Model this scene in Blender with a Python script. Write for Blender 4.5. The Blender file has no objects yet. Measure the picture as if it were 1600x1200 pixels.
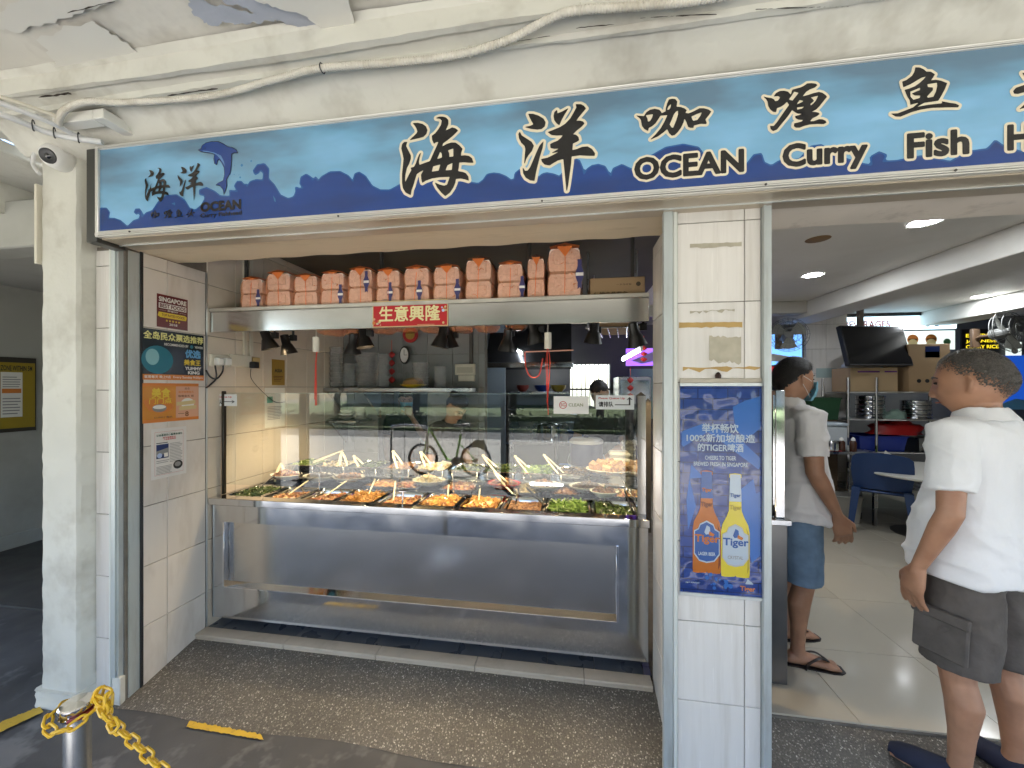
import bpy, bmesh, math, random
import numpy as np
from mathutils import Vector, Matrix
R = math.radians
rnd = random.Random(7)
sc = bpy.context.scene
C = sc.collection
# ---------------------------------------------------------------- camera, sky, sun, exposure
TH = R(8.8); FPX = 600.0; HZ = 605.0; CAMZ = 1.6
cam = bpy.data.cameras.new('camera'); camo = bpy.data.objects.new('camera', cam); C.objects.link(camo)
cam.sensor_width = 36; cam.lens = 36 * FPX / 1600; cam.shift_y = (HZ - 600) / 1600
cam.clip_start = 0.02; cam.clip_end = 400
camo.location = (0, 0, CAMZ); camo.rotation_euler = (R(90), 0, TH)
sc.camera = camo
w = bpy.data.worlds.new('World'); sc.world = w; w.use_nodes = True
wn = w.node_tree.nodes; wl = w.node_tree.links
SUN_EL, SUN_AZ = R(60), R(207)            # azimuth measured clockwise from +Y
sky = wn.new('ShaderNodeTexSky'); sky.sky_type = 'NISHITA'; sky.sun_disc = False
sky.sun_elevation = SUN_EL; sky.sun_rotation = SUN_AZ
wn['Background'].inputs[1].default_value = 0.08
wl.new(sky.outputs[0], wn['Background'].inputs[0])
sl = bpy.data.lights.new('sun', 'SUN'); so = bpy.data.objects.new('sun', sl); C.objects.link(so)
sl.energy = 5.0; sl.angle = R(0.5); sl.color = (1, .96, .90)
sd = Vector((math.sin(SUN_AZ) * math.cos(SUN_EL), math.cos(SUN_AZ) * math.cos(SUN_EL), math.sin(SUN_EL)))
so.rotation_euler = sd.to_track_quat('Z', 'Y').to_euler(); so.location = sd * 20
vs = sc.view_settings; vs.view_transform = 'Standard'; vs.look = 'None'; vs.gamma = 1; vs.use_curve_mapping = False
vs.exposure = 3.2
cy = sc.cycles
cy.use_denoising = True; cy.use_adaptive_sampling = True; cy.adaptive_threshold = .025; cy.max_bounces = 7; cy.diffuse_bounces = 4; cy.glossy_bounces = 4; cy.transmission_bounces = 4
cy.transparent_max_bounces = 14; cy.caustics_reflective = False; cy.caustics_refractive = False; cy.sample_clamp_indirect = 6
# ---------------------------------------------------------------- helpers
SI, CO = math.sin(TH), math.cos(TH)
def P(px, py, X=None, Y=None, Z=None):
    """the point of the place seen at photograph position px,py, on the plane X=, Y= or Z="""
    u = (px - 800) / FPX; v = (HZ - py) / FPX
    d = Vector((u * CO - SI, u * SI + CO, v))
    if Y is not None: t = Y / d.y
    elif X is not None: t = X / d.x
    else: t = (Z - CAMZ) / d.z
    return Vector((d.x * t, d.y * t, CAMZ + d.z * t))
def tag(o, label=None, cat=None, group=None, kind=None):
    if label: o['label'] = label
    if cat: o['category'] = cat
    if group: o['group'] = group
    if kind: o['kind'] = kind
    return o
def empty(name, loc, label=None, cat=None, group=None, kind=None, rz=0):
    o = bpy.data.objects.new(name, None); C.objects.link(o)
    o.location = loc; o.rotation_euler = (0, 0, rz); o.empty_display_size = .05
    return tag(o, label, cat, group, kind)
def basis(o):
    return Matrix.LocRotScale(o.location, o.rotation_euler, o.scale)
def worldm(o):
    return basis(o) if o.parent is None else worldm(o.parent) @ o.matrix_parent_inverse @ basis(o)
def link(o, parent=None):
    C.objects.link(o)
    if parent is not None:
        o.parent = parent; o.matrix_parent_inverse = worldm(parent).inverted()
    return o
def copy_tree(o, parent=None):
    c = o.copy(); C.objects.link(c)
    if parent is not None: c.parent = parent
    for ch in list(o.children): copy_tree(ch, c)
    return c
def new_mesh(name, v, f, m, smooth=False):
    me = bpy.data.meshes.new(name); me.from_pydata([tuple(a) for a in v], [], f); me.update()
    for x in (m if isinstance(m, (list, tuple)) else [m]): me.materials.append(x)
    if smooth: me.polygons.foreach_set('use_smooth', [True] * len(me.polygons))
    return me
class MB:
    """collects shapes in place coordinates; build() links them as one mesh object"""
    def __init__(s): s.v = []; s.f = []; s.mi = []; s.sm = []; s.cur = 0
    def add(s, v, f, sm=False):
        b = len(s.v); s.v += [Vector(a) for a in v]
        for q in f: s.f.append([b + i for i in q]); s.mi.append(s.cur); s.sm.append(sm)
        return s
    def box(s, x0, x1, y0, y1, z0, z1, M=None):
        v = [Vector((x, y, z)) for z in (z0, z1) for y in (y0, y1) for x in (x0, x1)]
        if M is not None: v = [M @ a for a in v]
        return s.add(v, [(0, 2, 3, 1), (4, 5, 7, 6), (0, 1, 5, 4), (2, 6, 7, 3), (0, 4, 6, 2), (1, 3, 7, 5)])
    def bbox(s, x0, x1, y0, y1, z0, z1, b=.004, M=None):
        """box with chamfered edges"""
        bm = bmesh.new(); bmesh.ops.create_cube(bm, size=1)
        for q in bm.verts: q.co = Vector(((x0 + x1) / 2 + q.co.x * (x1 - x0), (y0 + y1) / 2 + q.co.y * (y1 - y0), (z0 + z1) / 2 + q.co.z * (z1 - z0)))
        bmesh.ops.bevel(bm, geom=list(bm.edges), offset=b, segments=1, affect='EDGES', profile=.5)
        return s.bm(bm, M)
    def bm(s, bm, M=None, sm=False):
        bm.verts.index_update()
        s.add([(M @ q.co) if M is not None else q.co for q in bm.verts], [[q.index for q in f.verts] for f in bm.faces], sm); bm.free(); return s
    def ring(s, c, ax, ay, rx, ry, n):
        return [Vector(c) + ax * (rx * math.cos(2 * math.pi * i / n)) + ay * (ry * math.sin(2 * math.pi * i / n)) for i in range(n)]
    def loft(s, rings, cap=True, sm=True, closed=False):
        n = len(rings[0]); v = [p for r in rings for p in r]; f = []
        m = len(rings)
        for k in range(m if closed else m - 1):
            a = k * n; b = ((k + 1) % m) * n
            for i in range(n):
                j = (i + 1) % n; f.append((a + i, a + j, b + j, b + i))
        s.add(v, f, sm)
        if cap and not closed:
            s.add(rings[0], [list(range(n))[::-1]]); s.add(rings[-1], [list(range(n))])
        return s
    def tube(s, pts, r, n=8, cap=True, closed=False, flat=1.0):
        pts = [Vector(p) for p in pts]; rr = r if isinstance(r, (list, tuple)) else [r] * len(pts)
        rings = []; m = len(pts); up = None
        for i, p in enumerate(pts):
            if closed: t = (pts[(i + 1) % m] - pts[i - 1])
            else: t = pts[min(i + 1, m - 1)] - pts[max(i - 1, 0)]
            t.normalize()
            if up is None: up = Vector((0, 0, 1)) if abs(t.z) < .9 else Vector((1, 0, 0))
            a = t.cross(up).normalized(); b = a.cross(t).normalized(); up = b
            rings.append(s.ring(p, a, b, rr[i], rr[i] * flat, n))
        return s.loft(rings, cap, True, closed)
    def cyl(s, c, r, h, n=20, r2=None, sm=True):
        c = Vector(c); X, Y = Vector((1, 0, 0)), Vector((0, 1, 0))
        return s.loft([s.ring(c, X, Y, r, r, n), s.ring(c + Vector((0, 0, h)), X, Y, r if r2 is None else r2, r if r2 is None else r2, n)], True, sm)
    def lathe(s, c, prof, n=24, sx=1, sy=1, M=None, sm=True):
        c = Vector(c); rings = []
        for r, z in prof:
            q = [Vector((r * sx * math.cos(2 * math.pi * i / n), r * sy * math.sin(2 * math.pi * i / n), z)) for i in range(n)]
            rings.append([c + ((M @ a) if M is not None else a) for a in q])
        return s.loft(rings, False, sm)
    def prism(s, poly, y0, y1, axis='y'):
        n = len(poly)
        mk = {'y': lambda a, b, t: (a, t, b), 'x': lambda a, b, t: (t, a, b), 'z': lambda a, b, t: (a, b, t)}[axis]
        v = [mk(a, b, y0) for a, b in poly] + [mk(a, b, y1) for a, b in poly]
        f = [list(range(n))[::-1], list(range(n, 2 * n))] + [(i, (i + 1) % n, n + (i + 1) % n, n + i) for i in range(n)]
        return s.add(v, f)
    def build(s, name, m, parent=None, loc=None, fix=True):
        o = bpy.data.objects.new(name, s.mesh(name, m, fix))
        if loc is not None: o.location = loc
        return link(o, parent)
    def mesh(s, name, m, fix=True):
        me = bpy.data.meshes.new(name); me.from_pydata([tuple(a) for a in s.v], [], s.f); me.update()
        for x in (m if isinstance(m, (list, tuple)) else [m]): me.materials.append(x)
        me.polygons.foreach_set('material_index', s.mi); me.polygons.foreach_set('use_smooth', s.sm)
        if fix and len(s.f) < 60000:
            bm = bmesh.new(); bm.from_mesh(me); bmesh.ops.remove_doubles(bm, verts=bm.verts, dist=1e-6)
            bmesh.ops.recalc_face_normals(bm, faces=bm.faces); bm.to_mesh(me); bm.free()
        try: me.set_sharp_from_angle(angle=R(40))
        except Exception: pass
        return me
# ---- materials
MATS = {}
def M(name, col=(.8, .8, .8), rough=.5, metal=0, var=0, vs=4, bump=0, bs=60, dirt=None, dirt_amt=.5, ds=2.0, dcut=(.5, .7), rv=0, orand=0, spec=.5, coat=0, emit=0, ecol=None, alpha=None, trans=0, stretch=(1, 1, 1), sheen=0, sss=0, bdist=.002, coord='Object'):
    if name in MATS: return MATS[name]
    m = bpy.data.materials.new(name); m.use_nodes = True; MATS[name] = m
    nt = m.node_tree; N = nt.nodes; L = nt.links; b = N['Principled BSDF']
    b.inputs['Base Color'].default_value = (*col, 1); b.inputs['Roughness'].default_value = rough; b.inputs['Metallic'].default_value = metal
    b.inputs['Specular IOR Level'].default_value = spec; b.inputs['Coat Weight'].default_value = coat
    if coat: b.inputs['Coat Roughness'].default_value = .08
    if sss: b.inputs['Subsurface Weight'].default_value = sss; b.inputs['Subsurface Radius'].default_value = (.012, .005, .003); b.inputs['Subsurface Scale'].default_value = 1
    if sheen: b.inputs['Sheen Weight'].default_value = sheen
    if trans: b.inputs['Transmission Weight'].default_value = trans
    if alpha is not None: b.inputs['Alpha'].default_value = alpha
    if emit: b.inputs['Emission Color'].default_value = (*(ecol or col), 1); b.inputs['Emission Strength'].default_value = emit
    if var or bump or dirt or rv or orand:
        tc = N.new('ShaderNodeTexCoord'); mp = N.new('ShaderNodeMapping'); mp.inputs['Scale'].default_value = stretch
        L.new(tc.outputs[coord], mp.inputs[0]); vec = mp.outputs[0]
        if orand:
            oi = N.new('ShaderNodeObjectInfo'); ad = N.new('ShaderNodeVectorMath'); ad.operation = 'MULTIPLY_ADD'
            cx = N.new('ShaderNodeCombineXYZ')
            for k in range(3): L.new(oi.outputs['Random'], cx.inputs[k])
            L.new(cx.outputs[0], ad.inputs[0]); ad.inputs[1].default_value = (31, 17, 53); L.new(vec, ad.inputs[2]); vec = ad.outputs[0]
        def noise(sc_, det=2, ro=.55):
            n = N.new('ShaderNodeTexNoise'); n.inputs['Scale'].default_value = sc_; n.inputs['Detail'].default_value = det; n.inputs['Roughness'].default_value = ro
            L.new(vec, n.inputs['Vector']); return n.outputs[0]
        def mr(x, a, c, d, e):
            n = N.new('ShaderNodeMapRange'); L.new(x, n.inputs[0])
            for k, q in zip((1, 2, 3, 4), (a, c, d, e)): n.inputs[k].default_value = q
            return n.outputs[0]
        cur = None
        hs = N.new('ShaderNodeHueSaturation'); hs.inputs['Color'].default_value = (*col, 1)
        if var: L.new(mr(noise(vs), .25, .75, 1 - var, 1 + var), hs.inputs['Value'])
        cur = hs.outputs[0]
        if orand:
            h2 = N.new('ShaderNodeHueSaturation'); L.new(cur, h2.inputs['Color']); L.new(mr(oi.outputs['Random'], 0, 1, 1 - orand, 1 + orand), h2.inputs['Value']); cur = h2.outputs[0]
        if dirt:
            mx = N.new('ShaderNodeMix'); mx.data_type = 'RGBA'; mx.inputs[7].default_value = (*dirt, 1)
            L.new(cur, mx.inputs[6]); L.new(mr(noise(ds, 4, .65), dcut[0], dcut[1], 0, dirt_amt), mx.inputs[0]); cur = mx.outputs[2]
        L.new(cur, b.inputs['Base Color'])
        if rv: L.new(mr(noise(vs * 1.7, 2), .3, .7, max(.02, rough - rv), rough + rv), b.inputs['Roughness'])
        if bump:
            bp = N.new('ShaderNodeBump'); bp.inputs['Strength'].default_value = bump; bp.inputs['Distance'].default_value = bdist
            L.new(noise(bs, 2.5, .6), bp.inputs['Height']); L.new(bp.outputs[0], b.inputs['Normal'])
    return m
def glass_mat(name, tint=(.93, .97, .96), boost=1.0, haze=0.0):
    """a thin pane: clear, with the mirror reflection of glass"""
    if name in MATS: return MATS[name]
    m = bpy.data.materials.new(name); m.use_nodes = True; MATS[name] = m
    N = m.node_tree.nodes; L = m.node_tree.links; N.clear()
    out = N.new('ShaderNodeOutputMaterial'); mx = N.new('ShaderNodeMixShader'); t = N.new('ShaderNodeBsdfTransparent'); g = N.new('ShaderNodeBsdfGlossy')
    fr = N.new('ShaderNodeFresnel'); ge = N.new('ShaderNodeNewGeometry'); io = N.new('ShaderNodeMapRange'); io.inputs[3].default_value = 1.52; io.inputs[4].default_value = 1 / 1.52; L.new(ge.outputs['Backfacing'], io.inputs[0]); L.new(io.outputs[0], fr.inputs[0]); t.inputs[0].default_value = (*tint, 1); g.inputs['Roughness'].default_value = 0
    mu = N.new('ShaderNodeMath'); mu.operation = 'MULTIPLY'; mu.inputs[1].default_value = boost; mu.use_clamp = True
    L.new(fr.outputs[0], mu.inputs[0]); L.new(mu.outputs[0], mx.inputs[0]); L.new(t.outputs[0], mx.inputs[1]); L.new(g.outputs[0], mx.inputs[2])
    src = mx.outputs[0]
    if haze:
        m2 = N.new('ShaderNodeMixShader'); d = N.new('ShaderNodeBsdfDiffuse'); m2.inputs[0].default_value = haze
        L.new(src, m2.inputs[1]); L.new(d.outputs[0], m2.inputs[2]); src = m2.outputs[0]
    L.new(src, out.inputs[0]); return m
def film_mat(name, col, cover=.35, rough=.25, clear=.55):
    """thin translucent plastic film"""
    if name in MATS: return MATS[name]
    m = bpy.data.materials.new(name); m.use_nodes = True; MATS[name] = m
    N = m.node_tree.nodes; L = m.node_tree.links; N.clear()
    out = N.new('ShaderNodeOutputMaterial'); mx = N.new('ShaderNodeMixShader'); t = N.new('ShaderNodeBsdfTransparent'); p = N.new('ShaderNodeBsdfPrincipled')
    t.inputs[0].default_value = (*[min(1, clear + (1.02 - clear) * c) for c in col], 1); p.inputs['Base Color'].default_value = (*col, 1); p.inputs['Roughness'].default_value = rough
    tc = N.new('ShaderNodeTexCoord'); n = N.new('ShaderNodeTexNoise'); n.inputs['Scale'].default_value = 30; n.inputs['Detail'].default_value = 4; n.inputs['Distortion'].default_value = 1.5
    L.new(tc.outputs['Object'], n.inputs['Vector'])
    bp = N.new('ShaderNodeBump'); bp.inputs['Strength'].default_value = .6; bp.inputs['Distance'].default_value = .006; L.new(n.outputs[0], bp.inputs['Height']); L.new(bp.outputs[0], p.inputs['Normal'])
    mr = N.new('ShaderNodeMapRange'); L.new(n.outputs[0], mr.inputs[0]); mr.inputs[1].default_value = .3; mr.inputs[2].default_value = .7; mr.inputs[3].default_value = max(0, cover - .06); mr.inputs[4].default_value = min(1, cover + .08)
    L.new(mr.outputs[0], mx.inputs[0]); L.new(t.outputs[0], mx.inputs[1]); L.new(p.outputs[0], mx.inputs[2]); L.new(mx.outputs[0], out.inputs[0]); return m
# ---- flat print: letters and traced outlines
def text2d(s, bold=0.0, size=1.0, align='LEFT', sx=1.0):
    cu = bpy.data.curves.new('t', 'FONT'); cu.body = s; cu.size = size; cu.offset = bold; cu.align_x = align; cu.resolution_u = 3; cu.fill_mode = 'FRONT'
    o = bpy.data.objects.new('t', cu); C.objects.link(o)
    dg = bpy.context.evaluated_depsgraph_get(); me = o.evaluated_get(dg).to_mesh()
    v = [(q.co.x * sx, q.co.y) for q in me.vertices]; f = [list(p.vertices) for p in me.polygons]
    o.evaluated_get(dg).to_mesh_clear(); bpy.data.objects.remove(o); bpy.data.curves.remove(cu)
    return v, f
def outline_segs(vf):
    v, f = vf; cnt = {}
    key = {}; ids = []
    for p in v: k = (round(p[0], 5), round(p[1], 5)); ids.append(key.setdefault(k, len(key)))
    pos = {}
    for i, p in zip(ids, v): pos[i] = p
    for q in f:
        for a, b in zip(q, q[1:] + q[:1]):
            a, b = ids[a], ids[b]
            if a != b: e = (min(a, b), max(a, b)); cnt[e] = cnt.get(e, 0) + 1
    return [(pos[a], pos[b]) for (a, b), c in cnt.items() if c % 2 == 1]
def bold2d(s, grow, res=None):
    vf = text2d(s); return blob2d(None, grow, res or min(420, 30 * len(s) + 30), outline_segs(vf))
def fit2d(vf, x0, y0, x1, y1, keep=False):
    v, f = vf
    if not v: return v, f
    ax = min(a for a, b in v); bx = max(a for a, b in v); ay = min(b for a, b in v); by = max(b for a, b in v)
    kx = (x1 - x0) / max(bx - ax, 1e-6); ky = (y1 - y0) / max(by - ay, 1e-6)
    if keep: kx = ky = min(kx, ky)
    cx = (x0 + x1) / 2; cy_ = (y0 + y1) / 2; mx = (ax + bx) / 2; my = (ay + by) / 2
    return [(cx + (a - mx) * kx, cy_ + (b - my) * ky) for a, b in v], f
def blob2d(polys, grow=0.0, res=90, segs=None):
    """filled mesh of outlines (even-odd), grown by a margin with round corners"""
    if segs is None: segs = [(a, b) for poly in polys for a, b in zip(poly, list(poly[1:]) + [poly[0]])]
    A = np.array([p for sg in segs for p in sg], float)
    lo = A.min(0) - grow * 1.2; hi = A.max(0) + grow * 1.2
    h = max(hi - lo) / res; lo -= h; nx, ny = (np.ceil((hi - lo) / h).astype(int) + 2)
    gx, gy = np.meshgrid(lo[0] + np.arange(nx) * h, lo[1] + np.arange(ny) * h, indexing='ij')
    ins = np.zeros(gx.shape, bool); dist = np.full(gx.shape, 1e9)
    for a, b in segs:
        a = np.array(a, float); b = np.array(b, float); e = b - a; L2 = max((e * e).sum(), 1e-12); rad = 3 * h + abs(grow) * 1.3
        i0 = max(0, int((min(a[0], b[0]) - rad - lo[0]) / h)); i1 = min(nx, int((max(a[0], b[0]) + rad - lo[0]) / h) + 2); j0 = max(0, int((min(a[1], b[1]) - rad - lo[1]) / h)); j1 = min(ny, int((max(a[1], b[1]) + rad - lo[1]) / h) + 2)
        X_ = gx[i0:i1, j0:j1]; Y_ = gy[i0:i1, j0:j1]; t = np.clip(((X_ - a[0]) * e[0] + (Y_ - a[1]) * e[1]) / L2, 0, 1)
        dist[i0:i1, j0:j1] = np.minimum(dist[i0:i1, j0:j1], np.hypot(X_ - a[0] - t * e[0], Y_ - a[1] - t * e[1]))
        if a[1] != b[1]:
            yy = gy[0, :]; js = np.nonzero((a[1] > yy) != (b[1] > yy))[0]
            if len(js): xc = (b[0] - a[0]) * (yy[js] - a[1]) / (b[1] - a[1]) + a[0]; ins[:, js] ^= gx[:, :1] < xc[None, :]
    dist[dist > 1e8] = 3 * h + abs(grow) * 1.3
    S = np.where(ins, dist, -dist) + grow
    v = []; f = []; cache = {}
    def pt(i, j):
        k = (i, j)
        if k not in cache: cache[k] = len(v); v.append((gx[i, j], gy[i, j]))
        return cache[k]
    def cut(i, j, k, l):
        key = (i, j, k, l) if (i, j) < (k, l) else (k, l, i, j)
        if key not in cache:
            a, b = S[i, j], S[k, l]; t = a / (a - b); cache[key] = len(v); v.append((gx[i, j] + t * (gx[k, l] - gx[i, j]), gy[i, j] + t * (gy[k, l] - gy[i, j])))
        return cache[key]
    pos = S > 0
    for j in range(ny - 1):
        i = 0
        while i < nx - 1:
            c = [(i, j), (i + 1, j), (i + 1, j + 1), (i, j + 1)]; s4 = [pos[k] for k in c]
            if all(s4):
                k = i
                while k + 1 < nx - 1 and pos[k + 2, j] and pos[k + 2, j + 1] and pos[k + 1, j] and pos[k + 1, j + 1]: k += 1
                f.append([pt(q, j) for q in range(i, k + 2)] + [pt(q, j + 1) for q in range(k + 1, i - 1, -1)]); i = k + 1; continue
            if any(s4):
                q = []
                for a in range(4):
                    b = (a + 1) % 4
                    if s4[a]: q.append(pt(*c[a]))
                    if s4[a] != s4[b]: q.append(cut(*c[a], *c[b]))
                if len(q) > 2: f.append(q)
            i += 1
    return v, f
def flat(name, vf, m, parent, org, ux, uy, up=0.0):
    """a flat mesh of 2d print on the plane org + x*ux + y*uy, lifted by up"""
    v, f = vf; n = Vector(ux).cross(Vector(uy)).normalized(); org = Vector(org); ux = Vector(ux); uy = Vector(uy)
    o = bpy.data.objects.new(name, new_mesh(name, [org + ux * a + uy * b + n * up for a, b in v], f, m)); return link(o, parent)
def rect2d(x0, y0, x1, y1): return [(x0, y0), (x1, y0), (x1, y1), (x0, y1)], [(0, 1, 2, 3)]
def merge2d(*L):
    v = []; f = []
    for a, b in L:
        k = len(v); v += list(a); f += [[k + i for i in q] for q in b]
    return v, f
def disc2d(cx, cy_, r, n=20, ry=None): return [(cx + r * math.cos(2 * math.pi * i / n), cy_ + (ry or r) * math.sin(2 * math.pi * i / n)) for i in range(n)], [list(range(n))]
def poly2d(p): return list(p), [list(range(len(p)))]
def star2d(cx, cy_, r): return poly2d([(cx + (r if k % 2 == 0 else r * .42) * math.sin(math.pi * k / 5), cy_ + (r if k % 2 == 0 else r * .42) * math.cos(math.pi * k / 5)) for k in range(10)])
def tiles(parent, org, ux, uy, W, H, tw, th, m, u0=0.0, v0=0.0, gap=.003, t=.008, name='tile', skip=None):
    """separate tiles on a rectangle W x H; the grid's first joints stand at u0, v0"""
    org = Vector(org); ux = Vector(ux); uy = Vector(uy); n = ux.cross(uy); cache = {}
    def cuts(W, s, o):
        q = [0.0]; a = o % s
        if a < 1e-6: a = s
        while a < W - 1e-4:
            if a > .012: q.append(a)
            a += s
        return q + [W]
    us, vs_ = cuts(W, tw, u0), cuts(H, th, v0)
    for a, b in zip(us, us[1:]):
        for c, d in zip(vs_, vs_[1:]):
            if skip and skip((a + b) / 2, (c + d) / 2): continue
            wd, hd = b - a - gap, d - c - gap
            if wd < .004 or hd < .004: continue
            key = (round(wd, 4), round(hd, 4))
            if key not in cache:
                mb = MB(); e = .0016
                def rg(i, zz): return [ux * (sx * (wd / 2 - i)) + uy * (sy * (hd / 2 - i)) + n * zz for sx, sy in ((-1, -1), (1, -1), (1, 1), (-1, 1))]
                mb.loft([rg(0, 0), rg(0, t - e), rg(e, t)], True, False); cache[key] = mb.mesh(name, m)
            o = bpy.data.objects.new(name, cache[key]); o.location = org + ux * ((a + b) / 2) + uy * ((c + d) / 2) + n * rnd.uniform(-.0004, .0004)
            link(o, parent)
def rough_grid(name, nx, ny, fn, m, parent=None, sm=True):
    v = [fn(i / (nx - 1), j / (ny - 1)) for j in range(ny) for i in range(nx)]
    f = [(j * nx + i, j * nx + i + 1, (j + 1) * nx + i + 1, (j + 1) * nx + i) for j in range(ny - 1) for i in range(nx - 1)]
    return link(bpy.data.objects.new(name, new_mesh(name, v, f, m, sm)), parent)
def smooth_path(pts, n=6, closed=False):
    pts = [Vector(p) for p in pts]; out = []; m = len(pts)
    for i in range(m if closed else m - 1):
        g = (lambda k: pts[k % m]) if closed else (lambda k: pts[max(0, min(m - 1, k))])
        a, b, c, d = g(i - 1), g(i), g(i + 1), g(i + 2)
        for k in range(n):
            t = k / n; out.append(.5 * ((2 * b) + (c - a) * t + (2 * a - 5 * b + 4 * c - d) * t * t + (3 * b - a - 3 * c + d) * t ** 3))
    if not closed: out.append(pts[-1])
    return out
# ---------------------------------------------------------------- materials
tile_w = M('white_tile', (.72, .69, .655), .22, var=.03, vs=3, orand=.035, rv=.06, stretch=(14, 14, .8), dirt=(.42, .37, .3), dirt_amt=.28, ds=1.4, bump=.08, bs=6, bdist=.003)
tile_g = M('pale_tile', (.70, .65, .6), .2, var=.03, vs=3, orand=.04, rv=.06, stretch=(3, 3, .8), dirt=(.4, .33, .26), dirt_amt=.4, ds=2.2, bump=.08, bs=6, bdist=.003)
tile_k = M('kitchen_tile', (.68, .60, .5), .2, var=.04, vs=3, orand=.04, rv=.05, dirt=(.42, .32, .2), dirt_amt=.3, ds=2, bump=.08, bs=6, bdist=.003)
grout = M('grout', (.17, .15, .125), .9, var=.2, vs=20)
paint = M('old_white_paint', (.63, .62, .56), .6, var=.08, vs=2.2, bump=.7, bs=16, dirt=(.36, .33, .27), dirt_amt=.55, ds=4.0, dcut=(.5, .72), bdist=.006)
paint_d = M('ceiling_paint', (.70, .68, .62), .65, var=.10, vs=1.6, bump=.8, bs=9, dirt=(.30, .27, .22), dirt_amt=.6, ds=2.6, dcut=(.5, .7), bdist=.008)
paint_n = M('fresh_patch_paint', (.73, .72, .67), .6, var=.04, vs=3, bump=.3, bs=12, bdist=.004)
paint_b = M('bluish_bare_plaster', (.42, .45, .52), .75, var=.12, vs=5, bump=.4, bs=20, bdist=.004)
cream = M('cream_beam', (.66, .57, .42), .6, var=.07, vs=3, dirt=(.3, .22, .12), dirt_amt=.45, ds=6, dcut=(.55, .8), bump=.3, bs=18, bdist=.003, stretch=(.5, 3, 3))
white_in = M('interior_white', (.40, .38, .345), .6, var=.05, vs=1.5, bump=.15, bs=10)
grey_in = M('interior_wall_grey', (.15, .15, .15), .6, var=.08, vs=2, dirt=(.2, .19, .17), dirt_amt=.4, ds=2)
alu = M('aluminium', (.62, .65, .65), .38, metal=.75, var=.05, vs=6, rv=.08, stretch=(8, 8, .5))
alu_s = M('shutter_guide_grey', (.50, .54, .54), .42, metal=.35, var=.06, vs=5, dirt=(.3, .29, .26), dirt_amt=.4, ds=7, stretch=(4, 4, .6))
steel = M('stainless_steel', (.62, .63, .64), .10, metal=1, var=.06, vs=3, rv=.05, bump=.035, bs=3, bdist=.010, stretch=(1, 1, 1))
steel_p = M('polished_steel_panel', (.62, .61, .59), .18, metal=1, var=.04, vs=1.2, bump=.02, bs=1.5, bdist=.010, dirt=(.47, .46, .44), dirt_amt=.3, ds=3, dcut=(.5, .8), stretch=(1, 1, 2))
steel_d = M('dull_steel', (.42, .43, .44), .3, metal=1, var=.1, vs=4, rv=.1)
chrome = M('chrome', (.8, .8, .82), .06, metal=1)
dark_m = M('dark_bronze_metal', (.07, .065, .06), .45, metal=.4, var=.15, vs=5)
black_p = M('black_plastic', (.018, .018, .02), .4, var=.2, vs=10)
white_p = M('white_plastic', (.74, .74, .72), .35, var=.03, vs=10)
cream_p = M('aged_white_plastic', (.66, .62, .52), .4, var=.06, vs=8)
conduit_m = M('painted_conduit', (.64, .61, .54), .5, var=.1, vs=12, dirt=(.35, .3, .22), dirt_amt=.5, ds=9)
def speckle(name, base, stones, scale, rough, bump):
    m = bpy.data.materials.new(name); m.use_nodes = True; MATS[name] = m
    N = m.node_tree.nodes; L = m.node_tree.links; b = N['Principled BSDF']; b.inputs['Roughness'].default_value = rough
    tc = N.new('ShaderNodeTexCoord'); vo = N.new('ShaderNodeTexVoronoi'); vo.inputs['Scale'].default_value = scale; vo.inputs['Randomness'].default_value = 1
    nz0 = N.new('ShaderNodeTexNoise'); nz0.inputs['Scale'].default_value = scale * .6; L.new(tc.outputs['Object'], nz0.inputs['Vector'])
    ad = N.new('ShaderNodeMixRGB'); ad.blend_type = 'ADD'; ad.inputs[0].default_value = .012; L.new(tc.outputs['Object'], ad.inputs[1]); L.new(nz0.outputs['Color'], ad.inputs[2])
    L.new(ad.outputs[0], vo.inputs['Vector'])
    sp = N.new('ShaderNodeSeparateColor'); L.new(vo.outputs['Color'], sp.inputs[0])
    cr = N.new('ShaderNodeValToRGB'); cr.color_ramp.interpolation = 'CONSTANT'
    for k, (p, c) in enumerate(stones):
        e = cr.color_ramp.elements[k] if k < 2 else cr.color_ramp.elements.new(p)
        e.position = p; e.color = (*c, 1)
    L.new(sp.outputs[0], cr.inputs[0])
    mr = N.new('ShaderNodeMapRange'); L.new(vo.outputs['Distance'], mr.inputs[0]); mr.inputs[1].default_value = .30; mr.inputs[2].default_value = .52; mr.inputs[3].default_value = 0; mr.inputs[4].default_value = 1
    mx = N.new('ShaderNodeMix'); mx.data_type = 'RGBA'; L.new(mr.outputs[0], mx.inputs[0]); L.new(cr.outputs[0], mx.inputs[6]); mx.inputs[7].default_value = (*base, 1)
    nz = N.new('ShaderNodeTexNoise'); nz.inputs['Scale'].default_value = 1.7; nz.inputs['Detail'].default_value = 6; L.new(tc.outputs['Object'], nz.inputs['Vector'])
    m2 = N.new('ShaderNodeMapRange'); L.new(nz.outputs[0], m2.inputs[0]); m2.inputs[1].default_value = .3; m2.inputs[2].default_value = .7; m2.inputs[3].default_value = .7; m2.inputs[4].default_value = 1.25
    hs = N.new('ShaderNodeHueSaturation'); L.new(mx.outputs[2], hs.inputs['Color']); L.new(m2.outputs[0], hs.inputs['Value']); L.new(hs.outputs[0], b.inputs['Base Color'])
    bp = N.new('ShaderNodeBump'); bp.inputs['Strength'].default_value = bump; bp.inputs['Distance'].default_value = .004; bp.invert = True; L.new(vo.outputs['Distance'], bp.inputs['Height']); L.new(bp.outputs[0], b.inputs['Normal'])
    return m
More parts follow.
